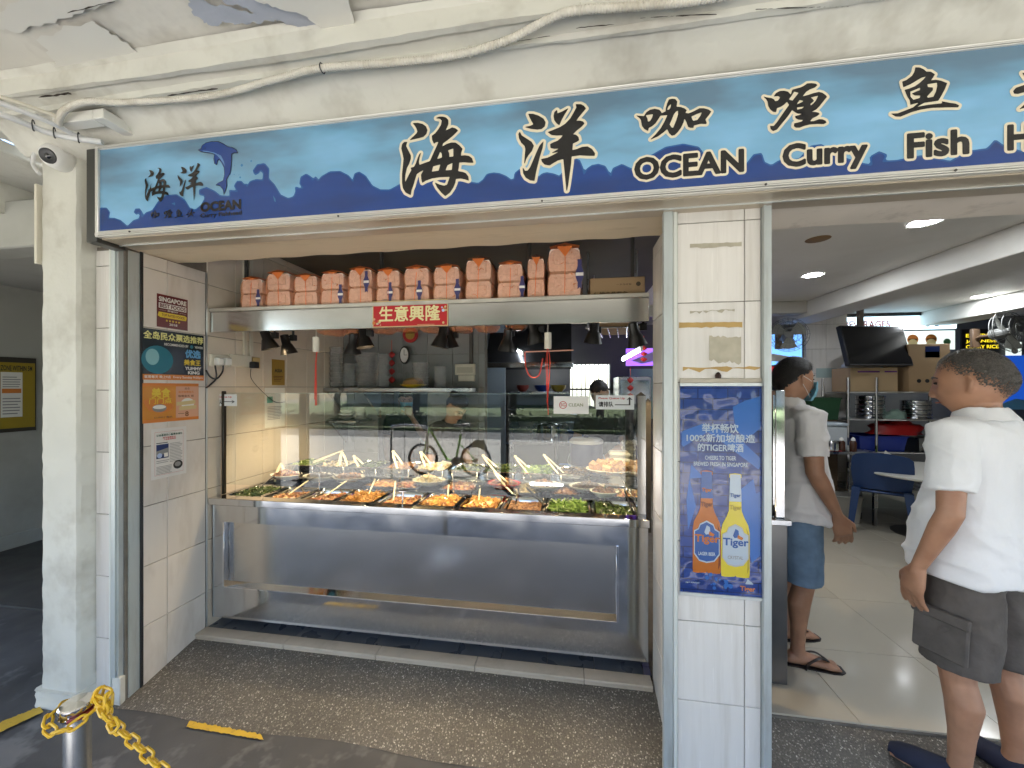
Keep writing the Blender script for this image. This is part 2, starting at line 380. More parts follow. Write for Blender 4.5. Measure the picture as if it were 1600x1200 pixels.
grano = speckle('exposed_aggregate', (.105, .093, .077), [(0, (.075, .066, .055)), (.28, (.13, .116, .096)), (.5, (.19, .172, .145)), (.7, (.26, .24, .2)), (.86, (.38, .355, .3)), (.95, (.52, .49, .43))], 125, .5, .7)
walk_m = M('dark_walkway_concrete', (.062, .063, .068), .6, var=.3, vs=2.5, bump=.35, bs=60, dirt=(.17, .17, .175), dirt_amt=.75, ds=3.4, dcut=(.54, .63), rv=.14)
pave_m = M('pavement_concrete', (.28, .27, .25), .8, var=.12, vs=1.2, bump=.3, bs=40, dirt=(.22, .215, .2), dirt_amt=.6, ds=1.3)
road_m = M('asphalt', (.06, .06, .062), .85, var=.2, vs=3, bump=.5, bs=80)
yellow_m = M('worn_yellow_paint', (.55, .36, .035), .6, var=.12, vs=12, dirt=(.2, .15, .06), dirt_amt=.6, ds=30, dcut=(.55, .7))
thr_m = M('threshold_tile', (.47, .40, .31), .32, var=.07, vs=5, dirt=(.25, .22, .17), dirt_amt=.4, ds=7, orand=.05)
dktile = M('dark_floor_tile', (.085, .095, .11), .3, var=.12, vs=4, orand=.1, rv=.08)
dintile = M('dining_floor_tile', (.46, .42, .34), .16, var=.05, vs=1.6, orand=.04, rv=.05)
# ---------------------------------------------------------------- ground, pavements, floors
MB().box(-40, 40, -60, 30, -.30, -.20).build('ground', M('earth', (.12, .11, .08), .9, var=.2), None)['kind'] = 'structure'
rough_grid('walkway', 60, 30, lambda a, b: Vector((-7 + 14 * a, -2.1 + 4.3 * b, .004 * math.sin(9 * a * 3) * math.sin(7 * b) - .004)), walk_m)['kind'] = 'structure'
MB().box(-30, 30, -7.4, -2.104, -.2, -.05).build('pavement', pave_m)['kind'] = 'structure'
kb = empty('kerb', (0, -7.45, -.1), kind='structure')
for i in range(22): MB().bbox(-15 + i * 1.35, -15 + i * 1.35 + 1.34, -7.55, -7.405, -.2, -.045, .012).build('kerb_stone', M('kerb_concrete', (.36, .36, .35), .8, var=.15, vs=2, orand=.08), kb)
MB().box(-30, 30, -14, -7.555, -.2, -.16).build('road', road_m)['kind'] = 'structure'
MB().box(-30, 30, -40, -14.004, -.2, -.12).build('grass_verge', M('verge', (.06, .09, .03), .9, var=.3, vs=4))['kind'] = 'structure'
# exposed aggregate ramp in front of the shop
def rampz(y): return .004 + .088 * max(0, min(1, (y - 1.60) / .38))
rough_grid('ramp', 90, 14, lambda a, b: Vector((-2.30 + 6.4 * a, 1.585 + .41 * b + .012 * math.sin(a * 40) * (1 - b), rampz(1.585 + .41 * b) - (.006 if b == 0 else 0))), grano)['kind'] = 'structure'
# yellow line pieces on the walkway
ys = empty('yellow_line', (-1.7, 1.5, 0), kind='structure')
def ground_strip(pts, n=60, jag=.003, name='painted_strip'):
    a, b, c, d = [P(x, y, Z=.004) for x, y in pts]; A = []; B = []; nn = (d - a).normalized()
    for i in range(n + 1):
        t = i / n; big = .0025 * math.sin(t * 37) + .002 * math.sin(t * 91); A.append(a.lerp(b, t) + nn * (rnd.uniform(-jag, jag) * .5 + big * .5)); B.append(d.lerp(c, t) + nn * (rnd.uniform(-jag, jag) + big))
    mb = MB()
    for i in range(n):
        mb.add([A[i], A[i + 1], B[i + 1], B[i]], [(0, 1, 2, 3)])
    mb.build(name, yellow_m, ys)
ground_strip([(291, 1136), (412, 1156), (408, 1147), (296, 1126)])
ground_strip([(-60, 1172), (68, 1112), (62, 1104), (-60, 1152)])
# threshold of beige nosing tiles
th = empty('threshold', (-.9, 1.98, .1), kind='structure')
MB().box(-2.23, .40, 1.992, 2.06, .0, .109).build('threshold_bed', grout, th)
for xa, xb in [(-2.228, -1.642), (-1.640, -1.074), (-1.072, -.509), (-.507, .063), (.065, .399)]:
    pr = [(1.982, .109), (1.980, .112), (1.983, .1185), (1.992, .121), (2.055, .1215), (2.055, .109)]
    MB().prism(pr, xa + .001, xb - .001, 'x').build('nosing_tile', thr_m, th)
    MB().bbox(xa + .001, xb - .001, 1.984, 1.992, .088, .106, .001).build('riser_tile', thr_m, th)
kf = empty('kitchen_floor', (-.9, 3, .1), kind='structure')
MB().box(-2.23, .9, 2.06, 6.6, 0, .107).build('screed', grout, kf)
tiles(kf, (-2.23, 2.06, .107), (1, 0, 0), (0, 1, 0), 2.64, 1.5, .25, .25, dktile, u0=.1, v0=.12)
df = empty('dining_floor', (2.5, 3, .09), kind='structure')
MB().box(.9, 7, 1.93, 6.6, 0, .090).build('screed', grout, df)
MB().box(.40, .9, 1.93, 6.6, 0, .0895).build('screed', grout, df)
tiles(df, (.80, 1.935, .090), (1, 0, 0), (0, 1, 0), 6.0, 4.6, .6, .6, dintile, u0=.48, v0=.515, gap=.002)
# ---------------------------------------------------------------- shop walls
lw = empty('left_shop_wall', (-2.31, 1.7, 0), 'pale tiled side wall of the stall with posters on it', 'wall')
MB().box(-2.40, -2.238, 1.70, 6.6, -.1, 2.9).build('wall_core', grout, lw)
tiles(lw, (-2.238, 1.703, .0), (0, 1, 0), (0, 0, 1), .349, 2.31, .235, .317, tile_g, u0=.122, v0=.017)
tiles(lw, (-2.238, 2.063, .0), (0, 1, 0), (0, 0, 1), 1.437, 2.6, .235, .317, tile_k, u0=.2, v0=.017)
MB().box(-2.2305, -2.2275, 2.052, 2.062, .1, 2.31).build('corner_trim', alu, lw)
# left pillar
lp = empty('left_pillar', (-2.52, 1.6, 0), 'whitewashed concrete pillar with chipped edges and a plinth', 'pillar')
def pillar_fn(x0, x1, y0, y1, z0, z1, nz, jag):
    v = []; f = []; q = []
    for k in range(nz + 1):
        z = z0 + (z1 - z0) * k / nz
        j = [rnd.uniform(-jag, jag) for _ in range(8)]
        q = [(x0 + j[0], y0 + .012, z), (x0 + .012, y0 + j[1], z), (x1 - .012 + j[2], y0 + j[1] * .5, z), (x1 + j[4] * .3, y0 + .014 + j[3], z), (x1, y1, z), (x0, y1, z)]
        v += q
    for k in range(nz):
        for i in range(6):
            a = k * 6 + i; b = k * 6 + (i + 1) % 6; f.append((a, b, b + 6, a + 6))
    f.append(list(range(6))[::-1]); f.append([nz * 6 + i for i in range(6)])
    return v, f
m_ = MB(); m_.add(*pillar_fn(-2.645, -2.415, 1.55, 1.9, .085, 2.80, 70, .0022)); m_.build('shaft', paint, lp)
m_ = MB(); m_.add(*pillar_fn(-2.665, -2.409, 1.535, 1.88, -.02, .085, 8, .004)); m_.build('plinth', paint, lp)
MB().bbox(-2.662, -2.645, 1.535, 1.56, 2.22, 2.62, .002).build('cable_duct', cream_p, lp)
tiles(lp, (-2.412, 1.627, 0), (1, 0, 0), (0, 0, 1), .11, 2.30, .25, .317, tile_w, u0=0, v0=.0, t=.007)
MB().box(-2.414, -2.241, 1.628, 1.9, -.05, 2.32).build('wall_strip', grout, lp)
MB().bbox(-2.305, -2.288, 1.600, 1.628, 0, 2.30, .004).build('edge_bead', M('edge_bead_paint', (.64, .66, .62), .4, var=.05, vs=4), lp)
sg = empty('shutter_guide', (-2.26, 1.62, 0), 'grey metal roller shutter guide beside the posters', 'shutter guide', 'roller shutter guides')
MB().box(-2.285, -2.262, 1.598, 1.626, .14, 2.30).box(-2.262, -2.252, 1.606, 1.70, .0, 2.30).box(-2.252, -2.236, 1.640, 1.70, .0, 2.30).build('channel', alu_s, sg)
MB().box(-2.2360, -2.2290, 1.690, 1.7025, .0, 2.31).build('rubber_seal', black_p, sg)
MB().bbox(-2.287, -2.238, 1.602, 1.628, .0, .14, .003).build('foot_block', paint, sg)
# middle pillar
mp = empty('middle_pillar', (.6, 1.62, 0), 'white tiled pillar with peeled tape marks between counter and doorway', 'pillar')
MB().box(.418, .729, 1.628, 2.05, -.05, 2.32).build('pillar_core', grout, mp)
tiles(mp, (.418, 1.628, 0), (1, 0, 0), (0, 0, 1), .31, 2.305, .25, .317, tile_w, u0=.25, v0=.034, t=.007)
MB().box(.416, .4175, 1.70, 2.05, -.05, 2.32).build('reveal_core', grout, mp)
tiles(mp, (.416, 2.045, 0), (0, -1, 0), (0, 0, 1), .33, 2.31, .25, .317, tile_g, u0=.2, v0=.034, t=.006)
MB().bbox(.396, .4175, 1.604, 1.629, 0, 2.30, .005).build('edge_bead', M('edge_bead_paint'), mp)
tape = M('tape_residue', (.42, .385, .30), .75, var=.15, vs=20); tape_b = M('brown_tape_residue', (.46, .30, .10), .55, var=.15, vs=14)
def smear(x0, x1, y0, y1, m, name='tape_mark', jag=2.0, n=14, slope=0):
    A = []; k = (y1 - y0)
    top = [(x0 + (x1 - x0) * i / n, y0 + slope * i / n + rnd.uniform(-jag, jag) * .4) for i in range(n + 1)]
    bot = [(x0 + (x1 - x0) * i / n, y1 + slope * i / n + rnd.uniform(-jag, jag)) for i in range(n + 1)]
    v = []; f = []
    for a, b in zip(top, bot): v += [P(*a, Y=1.6192), P(*b, Y=1.6192)]
    for i in range(n): f.append((2 * i, 2 * i + 1, 2 * i + 3, 2 * i + 2))
    link(bpy.data.objects.new(name, new_mesh(name, v, f, m)), mp)
smear(1078, 1159, 381, 388, tape, slope=-3, jag=1.2); smear(1078, 1148, 487, 489, tape, slope=-4, jag=3)
smear(1061, 1160, 504, 512, tape_b, slope=-1, jag=1); smear(1067, 1188, 574, 579, tape_b, slope=-1, jag=4); smear(1108, 1158, 525, 565, tape, jag=4, slope=2)
sg2 = empty('shutter_guide', (.41, 1.62, 0), 'grey metal roller shutter guide at the counter side of the tiled pillar', 'shutter guide', 'roller shutter guides')
MB().box(.362, .396, 1.598, 1.624, .0, 2.30).box(.387, .396, 1.624, 1.70, 0, 2.30).build('channel', alu_s, sg2)
sg3 = empty('shutter_guide', (.80, 1.62, 0), 'grey metal roller shutter guide beside the dining doorway', 'shutter guide', 'roller shutter guides')
MB().box(.736, .757, 1.604, 1.628, .0, 2.30).box(.750, .757, 1.628, 1.72, 0, 2.30).box(.7285, .736, 1.598, 1.634, .0, 2.30).build('channel', alu_s, sg3)
MB().box(.7295, .80, 1.72, 2.05, -.05, 2.32).build('pillar_back', white_in, mp)
fw = empty('added_blocking_wall', (2.3, 1.7, 0), 'unseen wall added beyond the doorway to darken the dining room', 'wall')  # out-of-view wall added to close the frontage and cut daylight indoors
MB().box(2.15, 7, 1.66, 1.86, -.05, 2.31).build('wall_core', paint, fw)
# lintel beam over both openings and upper wall
lb = empty('lintel', (0, 1.8, 2.3), 'cream painted concrete lintel above the openings', 'beam')
rough_grid('soffit', 60, 8, lambda a, b: Vector((.75 + 6.2 * a, 1.64 + .25 * b, 2.3125 + .003 * math.sin(a * 70) * math.sin(b * 5))), M('doorway_lintel_paint', (.72, .66, .58), .6, var=.06, vs=3, dirt=(.2, .17, .13), dirt_amt=.5, ds=8, dcut=(.55, .8)), lb)
rough_grid('soffit', 100, 8, lambda a, b: Vector((-2.42 + 3.165 * a, 1.64 + .25 * b, 2.312 + .003 * math.sin(a * 70) * math.sin(b * 5))), cream, lb)
MB().box(-2.42, 7, 1.64, 1.888, 2.318, 2.75).build('beam_core', cream, lb)
uw = empty('upper_wall', (0, 1.7, 2.7), 'plain upper shop wall above the sign', 'wall')
MB().box(-2.66, 7, 1.64, 1.95, 2.755, 6.5).build('wall_core', paint, uw)
# interior shell
iw = empty('back_wall', (1, 6.5, 0), 'dim back wall of the shop with a barred window', 'wall')
WX0, WX1, WZ0, WZ1 = -.02, .62, 1.15, 1.98
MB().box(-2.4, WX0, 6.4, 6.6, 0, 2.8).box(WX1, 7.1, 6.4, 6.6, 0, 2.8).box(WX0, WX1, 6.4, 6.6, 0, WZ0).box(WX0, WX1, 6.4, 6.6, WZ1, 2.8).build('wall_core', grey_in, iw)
for i in range(9): MB().tube([(WX0 + .04 + i * .07, 6.45, WZ0), (WX0 + .04 + i * .07, 6.45, WZ1)], .008, 6).build('window_bar', dark_m, iw)
MB().box(WX0, WX1, 6.44, 6.46, 1.55, 1.58).build('window_rail', dark_m, iw)
rw = empty('right_wall', (6.9, 4, 0), 'plain wall on the far side of the dining room', 'wall')
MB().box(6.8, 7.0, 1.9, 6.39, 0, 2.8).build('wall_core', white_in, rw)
pw = empty('kitchen_partition', (-1.5, 3.5, 0), 'tiled kitchen partition behind the food counter with a low doorway', 'wall')
DX0, DX1, DZ = -1.92, -1.34, 1.66
MB().box(-2.23, DX0, 3.508, 3.62, 0, 2.62).box(DX1, -.80, 3.508, 3.62, 0, 2.62).box(DX0, DX1, 3.508, 3.62, DZ, 2.62).build('wall_core', grout, pw)
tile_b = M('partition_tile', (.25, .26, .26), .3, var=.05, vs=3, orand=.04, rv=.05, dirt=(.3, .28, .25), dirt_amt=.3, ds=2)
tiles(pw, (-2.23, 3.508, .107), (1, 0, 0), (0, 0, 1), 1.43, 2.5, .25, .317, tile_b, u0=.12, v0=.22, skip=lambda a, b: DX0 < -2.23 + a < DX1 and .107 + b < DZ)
nw = empty('kitchen_back_panel', (-1.6, 4.5, 0), 'blue grey wall panel behind the masked kitchen worker', 'wall')
MB().box(-2.23, -.8, 4.6, 4.66, .1, 2.6).build('panel', M('blue_grey_panel', (.30, .38, .48), .5, var=.06), nw)
ceil_in = M('dining_ceiling_white', (.66, .645, .60), .6, var=.05, vs=1.2, dirt=(.42, .39, .33), dirt_amt=.4, ds=1.6, dcut=(.5, .8))
ce = empty('shop_ceiling', (2, 4, 2.6), kind='structure')
MB().box(.79, 7, 1.89, 6.6, 2.60, 2.7).build('ceiling_board', ceil_in, ce); MB().box(-2.4, .788, 1.89, 6.6, 2.60, 2.7).build('kitchen_ceiling_board', M('shaded_ceiling', (.10, .095, .085), .7, var=.2, vs=2), ce)  # kitchen board's dark colour stands in for the shade above the shelf
for x0, x1, z in [(2.70, 3.05, 2.42), (4.6, 4.95, 2.42)]: MB().bbox(x0, x1, 1.89, 6.4, z, 2.599, .006).build('ceiling_beam', ceil_in, ce)
MB().bbox(-2.23, 2.69, 4.9, 5.1, 2.46, 2.599, .006).build('ceiling_beam', white_in, ce)
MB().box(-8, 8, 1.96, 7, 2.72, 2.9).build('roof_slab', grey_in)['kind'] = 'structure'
# side passage on the left
pa = empty('passage_wall', (-5.6, 3, 0), 'grey painted side wall of the passage with a notice board', 'wall')
pas_m = M('passage_grey_paint', (.40, .40, .37), .6, var=.06, vs=1.2, dirt=(.25, .24, .2), dirt_amt=.4, ds=1.5)
MB().box(-5.8, -5.5, 2.0, 8, -.1, 3.2).build('wall_core', pas_m, pa)
MB().bbox(-5.498, -5.47, 2.0, 8, 0, .14, .006).build('skirting', pas_m, pa)
MB().box(-7, -2.41, 2.21, 8, -.1, .004).build('passage_floor', M('passage_floor_concrete', (.05, .05, .05), .55, var=.2, vs=2, rv=.1))['kind'] = 'structure'
MB().box(-5.5, -2.41, 7.6, 7.8, 0, 3.2).build('passage_end_wall', pas_m); tag(bpy.data.objects['passage_end_wall'], 'grey end wall deep in the side passage', 'wall')
MB().box(-5.5, -2.41, 1.96, 8, 2.60, 2.7).build('passage_ceiling', pas_m)['kind'] = 'structure'
# ---------------------------------------------------------------- walkway ceiling: slab, mouldings, cove above the sign
wc = empty('walkway_ceiling', (0, 0, 2.95), kind='structure')
prof = [(1.66, 2.735), (1.50, 2.740), (1.475, 2.757), (1.44, 2.795), (1.40, 2.822), (1.372, 2.830), (1.370, 2.818), (1.352, 2.819), (1.349, 2.838), (1.335, 2.842), (1.300, 2.850), (1.298, 2.835), (1.278, 2.837), (1.276, 2.905), (1.255, 2.922)]
nX = 220; v = []; f = []; K = len(prof)
for i in range(nX + 1):
    x = -2.66 + 9.6 * i / nX; ph = rnd.uniform(-1, 1)
    for k, (y, z) in enumerate(prof):
        j = .0025 if k in (6, 7, 11, 12) else .0008
        v.append((x, y + rnd.uniform(-j, j) + .006 * math.sin(x * 2.3 + k), z + rnd.uniform(-j, j) * .6 + .003 * math.sin(x * 3.1 + k * .7)))
for i in range(nX):
    for k in range(K - 1): a = i * K + k; f.append((a, a + K, a + K + 1, a + 1))
cme = new_mesh('cove_moulding', v, f, paint, True); cme.set_sharp_from_angle(angle=R(32)); link(bpy.data.objects.new('cove_moulding', cme), wc)
rough_grid('slab_underside', 120, 60, lambda a, b: Vector((-2.68 + 9.7 * a, -1.85 + 3.12 * b, 2.925 + .006 * math.sin(a * 31 + b * 5) * math.sin(b * 17))), paint_d, wc)
MB().box(-8, 8, -1.86, 1.63, 2.94, 3.15).box(-8, 8, -1.98, -1.862, 2.72, 3.4).build('slab', paint_d, wc)
def ceil_patch(name, pix, m, z=2.910, n=1, parent=wc, jag=.007, sub=9):
    pts = []
    for (a, b), (c, d) in zip(pix, pix[1:] + pix[:1]):
        for k in range(sub):
            t = k / sub; q = P(a + (c - a) * t, b + (d - b) * t, Z=z); pts.append((q.x + rnd.uniform(-jag, jag), q.y + rnd.uniform(-jag, jag)))
    vf = blob2d([pts], 0, 120); mb = MB()
    vv = [(a, b, z) for a, b in vf[0]]
    ob = bpy.data.objects.new(name, new_mesh(name, vv, vf[1], m)); link(ob, parent); return ob
ceil_patch('bare_patch', [(290, -10), (330, 5), (400, 22), (440, 30), (500, 50), (470, 38), (430, 32), (380, 38), (350, 35), (335, 42), (318, 34), (300, 20)], paint_b, 2.9105)
ceil_patch('bare_patch', [(300, -60), (400, -4), (470, 14), (510, 48), (500, 52), (440, 33), (380, 12), (300, -12)], paint_b, 2.9115)
ceil_patch('paint_sheet', [(370, -40), (540, -60), (553, 36), (512, 50), (470, 22), (400, 2)], paint_n, 2.900)
ceil_patch('paint_sheet', [(60, 60), (140, 30), (185, 60), (245, 100), (200, 118), (130, 130), (90, 110)], paint_n, 2.912, jag=.010)
ceil_patch('paint_sheet', [(-40, 30), (60, -10), (180, -5), (110, 25), (20, 50)], paint_n, 2.912, jag=.010)
crack = M('dark_crack', (.05, .04, .03), .9)
for (x0, y0, x1, y1, z, w_) in [(60, 152, 112, 146, 2.832, 3), (100, 148, 168, 133, 2.905, 2.5), (148, 128, 220, 118, 2.905, 2), (372, 79, 450, 63, 2.902, 3), (400, 70, 440, 62, 2.902, 2), (560, 103, 640, 99, 2.816, 1.5), (800, 66, 860, 56, 2.816, 1.6), (900, 44, 960, 38, 2.816, 1.4), (1000, 28, 1120, 22, 2.816, 1.6), (1180, 14, 1330, 10, 2.816, 1.5), (260, 150, 340, 138, 2.816, 1.6), (105, 20, 180, 2, 2.905, 2)]:
    n = 9; top = [(x0 + (x1 - x0) * k / n, y0 + (y1 - y0) * k / n - w_ * rnd.uniform(.1, 1) * (0 < k < n)) for k in range(n + 1)]; bot = [(x0 + (x1 - x0) * k / n, y0 + (y1 - y0) * k / n + w_ * rnd.uniform(.0, .8)) for k in range(n, -1, -1)]
    ceil_patch('peel_crack', top + bot, crack, z, jag=.0005, sub=1)
# cross beam and battens at the left end
cb = empty('cross_beam', (-2.9, 0, 2.8), 'old white cross beam over the passage mouth', 'beam')
MB().bbox(-2.86, -2.70, -1.85, 1.62, 2.86, 2.985, .01).build('beam', paint, cb)
MB().bbox(-2.70, -2.672, -1.85, 1.40, 2.90, 2.95, .004).build('timber_batten', M('grimy_timber', (.3, .25, .18), .7, var=.25, vs=6, stretch=(6, .6, 6)), cb)
MB().bbox(-3.3, -2.86, -1.85, 1.95, 2.80, 2.86, .008).build('soffit_board', paint, cb)
MB().bbox(-3.42, -3.3, -1.85, 1.96, 2.62, 2.86, .008).build('lower_beam', paint, cb)
MB().bbox(-5.5, -3.42, -1.85, 1.96, 2.70, 2.78, .008).build('passage_soffit', pas_m, cb)
MB().bbox(-5.5, -2.66, 1.78, 1.955, 2.42, 2.70, .01).build('passage_lintel', pas_m, cb)
bt = empty('ceiling_trunking', (-2.1, 1.4, 2.75), 'white square trunking stub on the ceiling above the sign corner', 'trunking')
MB().bbox(-2.04, -1.985, 1.36, 1.62, 2.757, 2.80, .003).build('trunking', paint_n, bt); MB().bbox(-2.26, -2.041, 1.36, 1.41, 2.757, 2.80, .003).build('trunking_arm', paint_n, bt)
# outer columns of the covered walkway (seen mirrored in the counter)
for k, x in enumerate((-1.05, 3.1, -4.6)):
    o = empty('walkway_column', (x, -1.75, 0), ['dark brown steel column of the covered walkway, mirrored in the counter glass', 'brown walkway column on the doorway side', 'brown walkway column on the passage side'][k], 'column', 'walkway columns')
    MB().bbox(x - .06, x + .06, -1.81, -1.69, -.05, 2.98, .006).build('shaft', M('brown_column_paint', (.12, .095, .075), .5, var=.1), o)
    MB().bbox(x - .14, x + .14, -1.89, -1.61, -.05, .02, .006).build('base_plate', M('brown_column_paint'), o)
# ---------------------------------------------------------------- the shop sign
SY = 1.475; SZ0, SZ1 = 2.300, 2.725; FZ0, FZ1 = 2.327, 2.707; SX0, SX1 = -2.195, 2.6
def lerpt(t, x):
    for (a, b), (c, d) in zip(t, t[1:]):
        if x <= c or (c, d) == t[-1]: return b + (d - b) * (x - a) / (c - a)
FT = [(154, 236), (600, 178), (725, 162), (961, 130), (1262, 93), (1397, 87), (1600, 83), (1900, 78)]
FB = [(146, 361), (600, 323), (1000, 291), (1195, 276), (1375, 262), (1600, 257), (1900, 248)]
def S(px, py):
    t = (lerpt(FB, px) - py) / (lerpt(FB, px) - lerpt(FT, px)); q = P(px, 300, Y=SY)
    return (q.x, FZ0 + t * (FZ1 - FZ0))
sgn = empty('shop_sign', (-.3, 1.55, 2.30), 'long blue shop sign with wave pattern and black calligraphy', 'sign')
def sign_print():
    m = bpy.data.materials.new('sign_sky_print'); m.use_nodes = True; N = m.node_tree.nodes; L = m.node_tree.links; b = N['Principled BSDF']
    b.inputs['Roughness'].default_value = .14; b.inputs['Coat Weight'].default_value = .5; b.inputs['Coat Roughness'].default_value = .05
    tc = N.new('ShaderNodeTexCoord'); mp = N.new('ShaderNodeMapping'); mp.inputs['Scale'].default_value = (1.5, 1, 4.5); L.new(tc.outputs['Object'], mp.inputs[0])
    n = N.new('ShaderNodeTexNoise'); n.inputs['Scale'].default_value = 1.6; n.inputs['Detail'].default_value = 3; L.new(mp.outputs[0], n.inputs['Vector'])
    sx = N.new('ShaderNodeSeparateXYZ'); L.new(tc.outputs['Object'], sx.inputs[0])
    g = N.new('ShaderNodeMapRange'); L.new(sx.outputs[2], g.inputs[0]); g.inputs[1].default_value = FZ0; g.inputs[2].default_value = FZ1; g.inputs[3].default_value = .25; g.inputs[4].default_value = -.22
    ad = N.new('ShaderNodeMath'); L.new(n.outputs[0], ad.inputs[0]); L.new(g.outputs[0], ad.inputs[1])
    cr = N.new('ShaderNodeValToRGB'); L.new(ad.outputs[0], cr.inputs[0])
    e = cr.color_ramp.elements; e[0].position = .25; e[0].color = (.13, .23, .33, 1); e[1].position = .78; e[1].color = (.25, .53, .82, 1)
    x = cr.color_ramp.elements.new(.5); x.color = (.18, .40, .61, 1)
    L.new(cr.outputs[0], b.inputs['Base Color']); return m
sky_print = sign_print()
ink = M('sign_black_ink', (.008, .007, .007), .16, coat=.4); cream_ink = M('sign_cream_ink', (.80, .72, .55), .2, coat=.4)
wave_ink = M('sign_wave_blue', (.009, .05, .24), .14, coat=.5, var=.25, vs=2, stretch=(1, 1, 5)); wave_lo = M('sign_wave_edge', (.015, .10, .33), .14, coat=.5); dol_ink = M('sign_dolphin_blue', (.012, .05, .24), .16, coat=.4)
MB().box(SX0 + .02, SX1, SY + .012, 1.627, SZ0 + .012, SZ1 - .004).build('box_body', M('sign_box_metal', (.42, .39, .33), .4, metal=.6, var=.08, vs=3), sgn)
face = MB().box(SX0 + .018, SX1, SY + .004, SY + .011, FZ0 - .004, FZ1 + .004).build('printed_face', sky_print, sgn)
fr = MB()
for za, zb in ((SZ0, FZ0), (FZ1, SZ1)):
    k = 4
    for i in range(k):
        a = za + (zb - za) * i / k; b = za + (zb - za) * (i + 1) / k
        fr.bbox(SX0, SX1, SY - .006 + (.003 if i in (0, 3) else 0), SY + .018, a + .0006, b - .0006, .0015)
fr.bbox(SX0, SX0 + .018, SY - .005, SY + .018, SZ0 + .001, SZ1 - .001, .002)
fr.build('aluminium_frame', M('sign_frame_aluminium', (.72, .71, .67), .35, metal=.5, var=.05, vs=8, stretch=(.3, 6, 6)), sgn)
MB().box(SX0 + .005, SX1, SY + .019, 1.64, SZ0 - .004, SZ0 + .0115).build('underside_sheet', M('sign_underside', (.46, .40, .31), .38, metal=.35, var=.08, vs=2, stretch=(.4, 4, 4)), sgn)
MB().box(SX0 + .005, SX1, SY + .09, SY + .098, SZ0 - .009, SZ0 - .0045).build('underside_rib', alu, sgn)
MB().bbox(SX0 - .062, SX0 - .002, SY + .004, 1.60, SZ0 - .02, SZ1 - .005, .003).build('dark_end_panel', M('dark_end_panel', (.055, .055, .05), .4, metal=.3, var=.1), sgn)
for px in (205, 530, 847, 1195, 1490):
    x = P(px, 300, Y=SY).x; MB().tube([(x, SY - .009, SZ0 + .012), (x, SY - .004, SZ0 + .012)], .004, 10).build('screw', dark_m, sgn)
def onface(name, vf, m, up): return flat(name, vf, m, face, (0, SY + .004, 0), (1, 0, 0), (0, 0, 1), up)
# waves
W1 = [(20, 390), (28, 360), (50, 335), (80, 335), (95, 355), (88, 385), (120, 385), (150, 395), (185, 425), (215, 395), (245, 385), (250, 362), (242, 352), (232, 360), (220, 352), (226, 338), (245, 337), (258, 355), (258, 378), (280, 355), (310, 345), (340, 300), (380, 270), (430, 265), (470, 290), (495, 330), (525, 340), (555, 315), (575, 280), (570, 264), (548, 260), (546, 240), (580, 228), (620, 245), (650, 268), (700, 270), (698, 240), (722, 243), (738, 246), (722, 215), (735, 195), (755, 195), (768, 212), (778, 208), (785, 220), (800, 195), (830, 185), (865, 188), (868, 150), (852, 135), (840, 150), (825, 158), (816, 140), (835, 112), (870, 105), (892, 130), (890, 180), (920, 210), (950, 260), (990, 278), (1020, 268), (1030, 240), (1028, 220), (1045, 226), (1068, 226), (1050, 200), (1055, 170), (1080, 155), (1105, 170), (1112, 185), (1128, 168), (1140, 188), (1160, 165), (1200, 142), (1250, 140), (1290, 160), (1315, 188), (1325, 150), (1345, 142), (1375, 160), (1410, 210), (1450, 230), (1500, 230), (1545, 205)]
W = [(140 + a / 3.2, 220 + b / 3.2) for a, b in W1] + [(640, 272), (670, 262), (700, 275), (736, 279), (747, 281), (755, 275), (761, 266), (771, 264), (780, 265), (790, 269), (798, 275), (804, 273), (805, 264), (812, 258), (830, 268), (842, 270), (847, 265), (854, 263), (865, 265), (875, 269), (888, 250), (899, 240), (905, 243), (910, 255), (913, 266), (917, 257), (925, 251), (935, 249), (945, 252), (954, 268), (959, 255), (972, 249), (984, 255), (1000, 262), (1017, 235), (1041, 221), (1068, 216), (1092, 221), (1104, 239), (1130, 250), (1167, 249), (1179, 233), (1190, 231), (1194, 245), (1206, 251), (1218, 243), (1250, 240), (1269, 219), (1285, 217), (1297, 231), (1344, 247), (1364, 251), (1362, 237), (1375, 230), (1386, 235), (1380, 245), (1403, 245), (1440, 240), (1486, 251), (1517, 237), (1545, 235), (1557, 223), (1568, 231), (1600, 243), (1660, 225), (1720, 240), (1790, 220), (1850, 235)]
WP = [S(a, b) for a, b in W]
WP = [(max(SX0 + .02, a), min(b, FZ1)) for a, b in WP] + [(SX1 - .01, WP[-1][1]), (SX1 - .01, FZ0 - .002), (SX0 + .02, FZ0 - .002)]
onface('wave_edge', blob2d([WP], .004, 620), wave_lo, .0006); onface('wave', blob2d([WP], -.0015, 620), wave_ink, .0012)
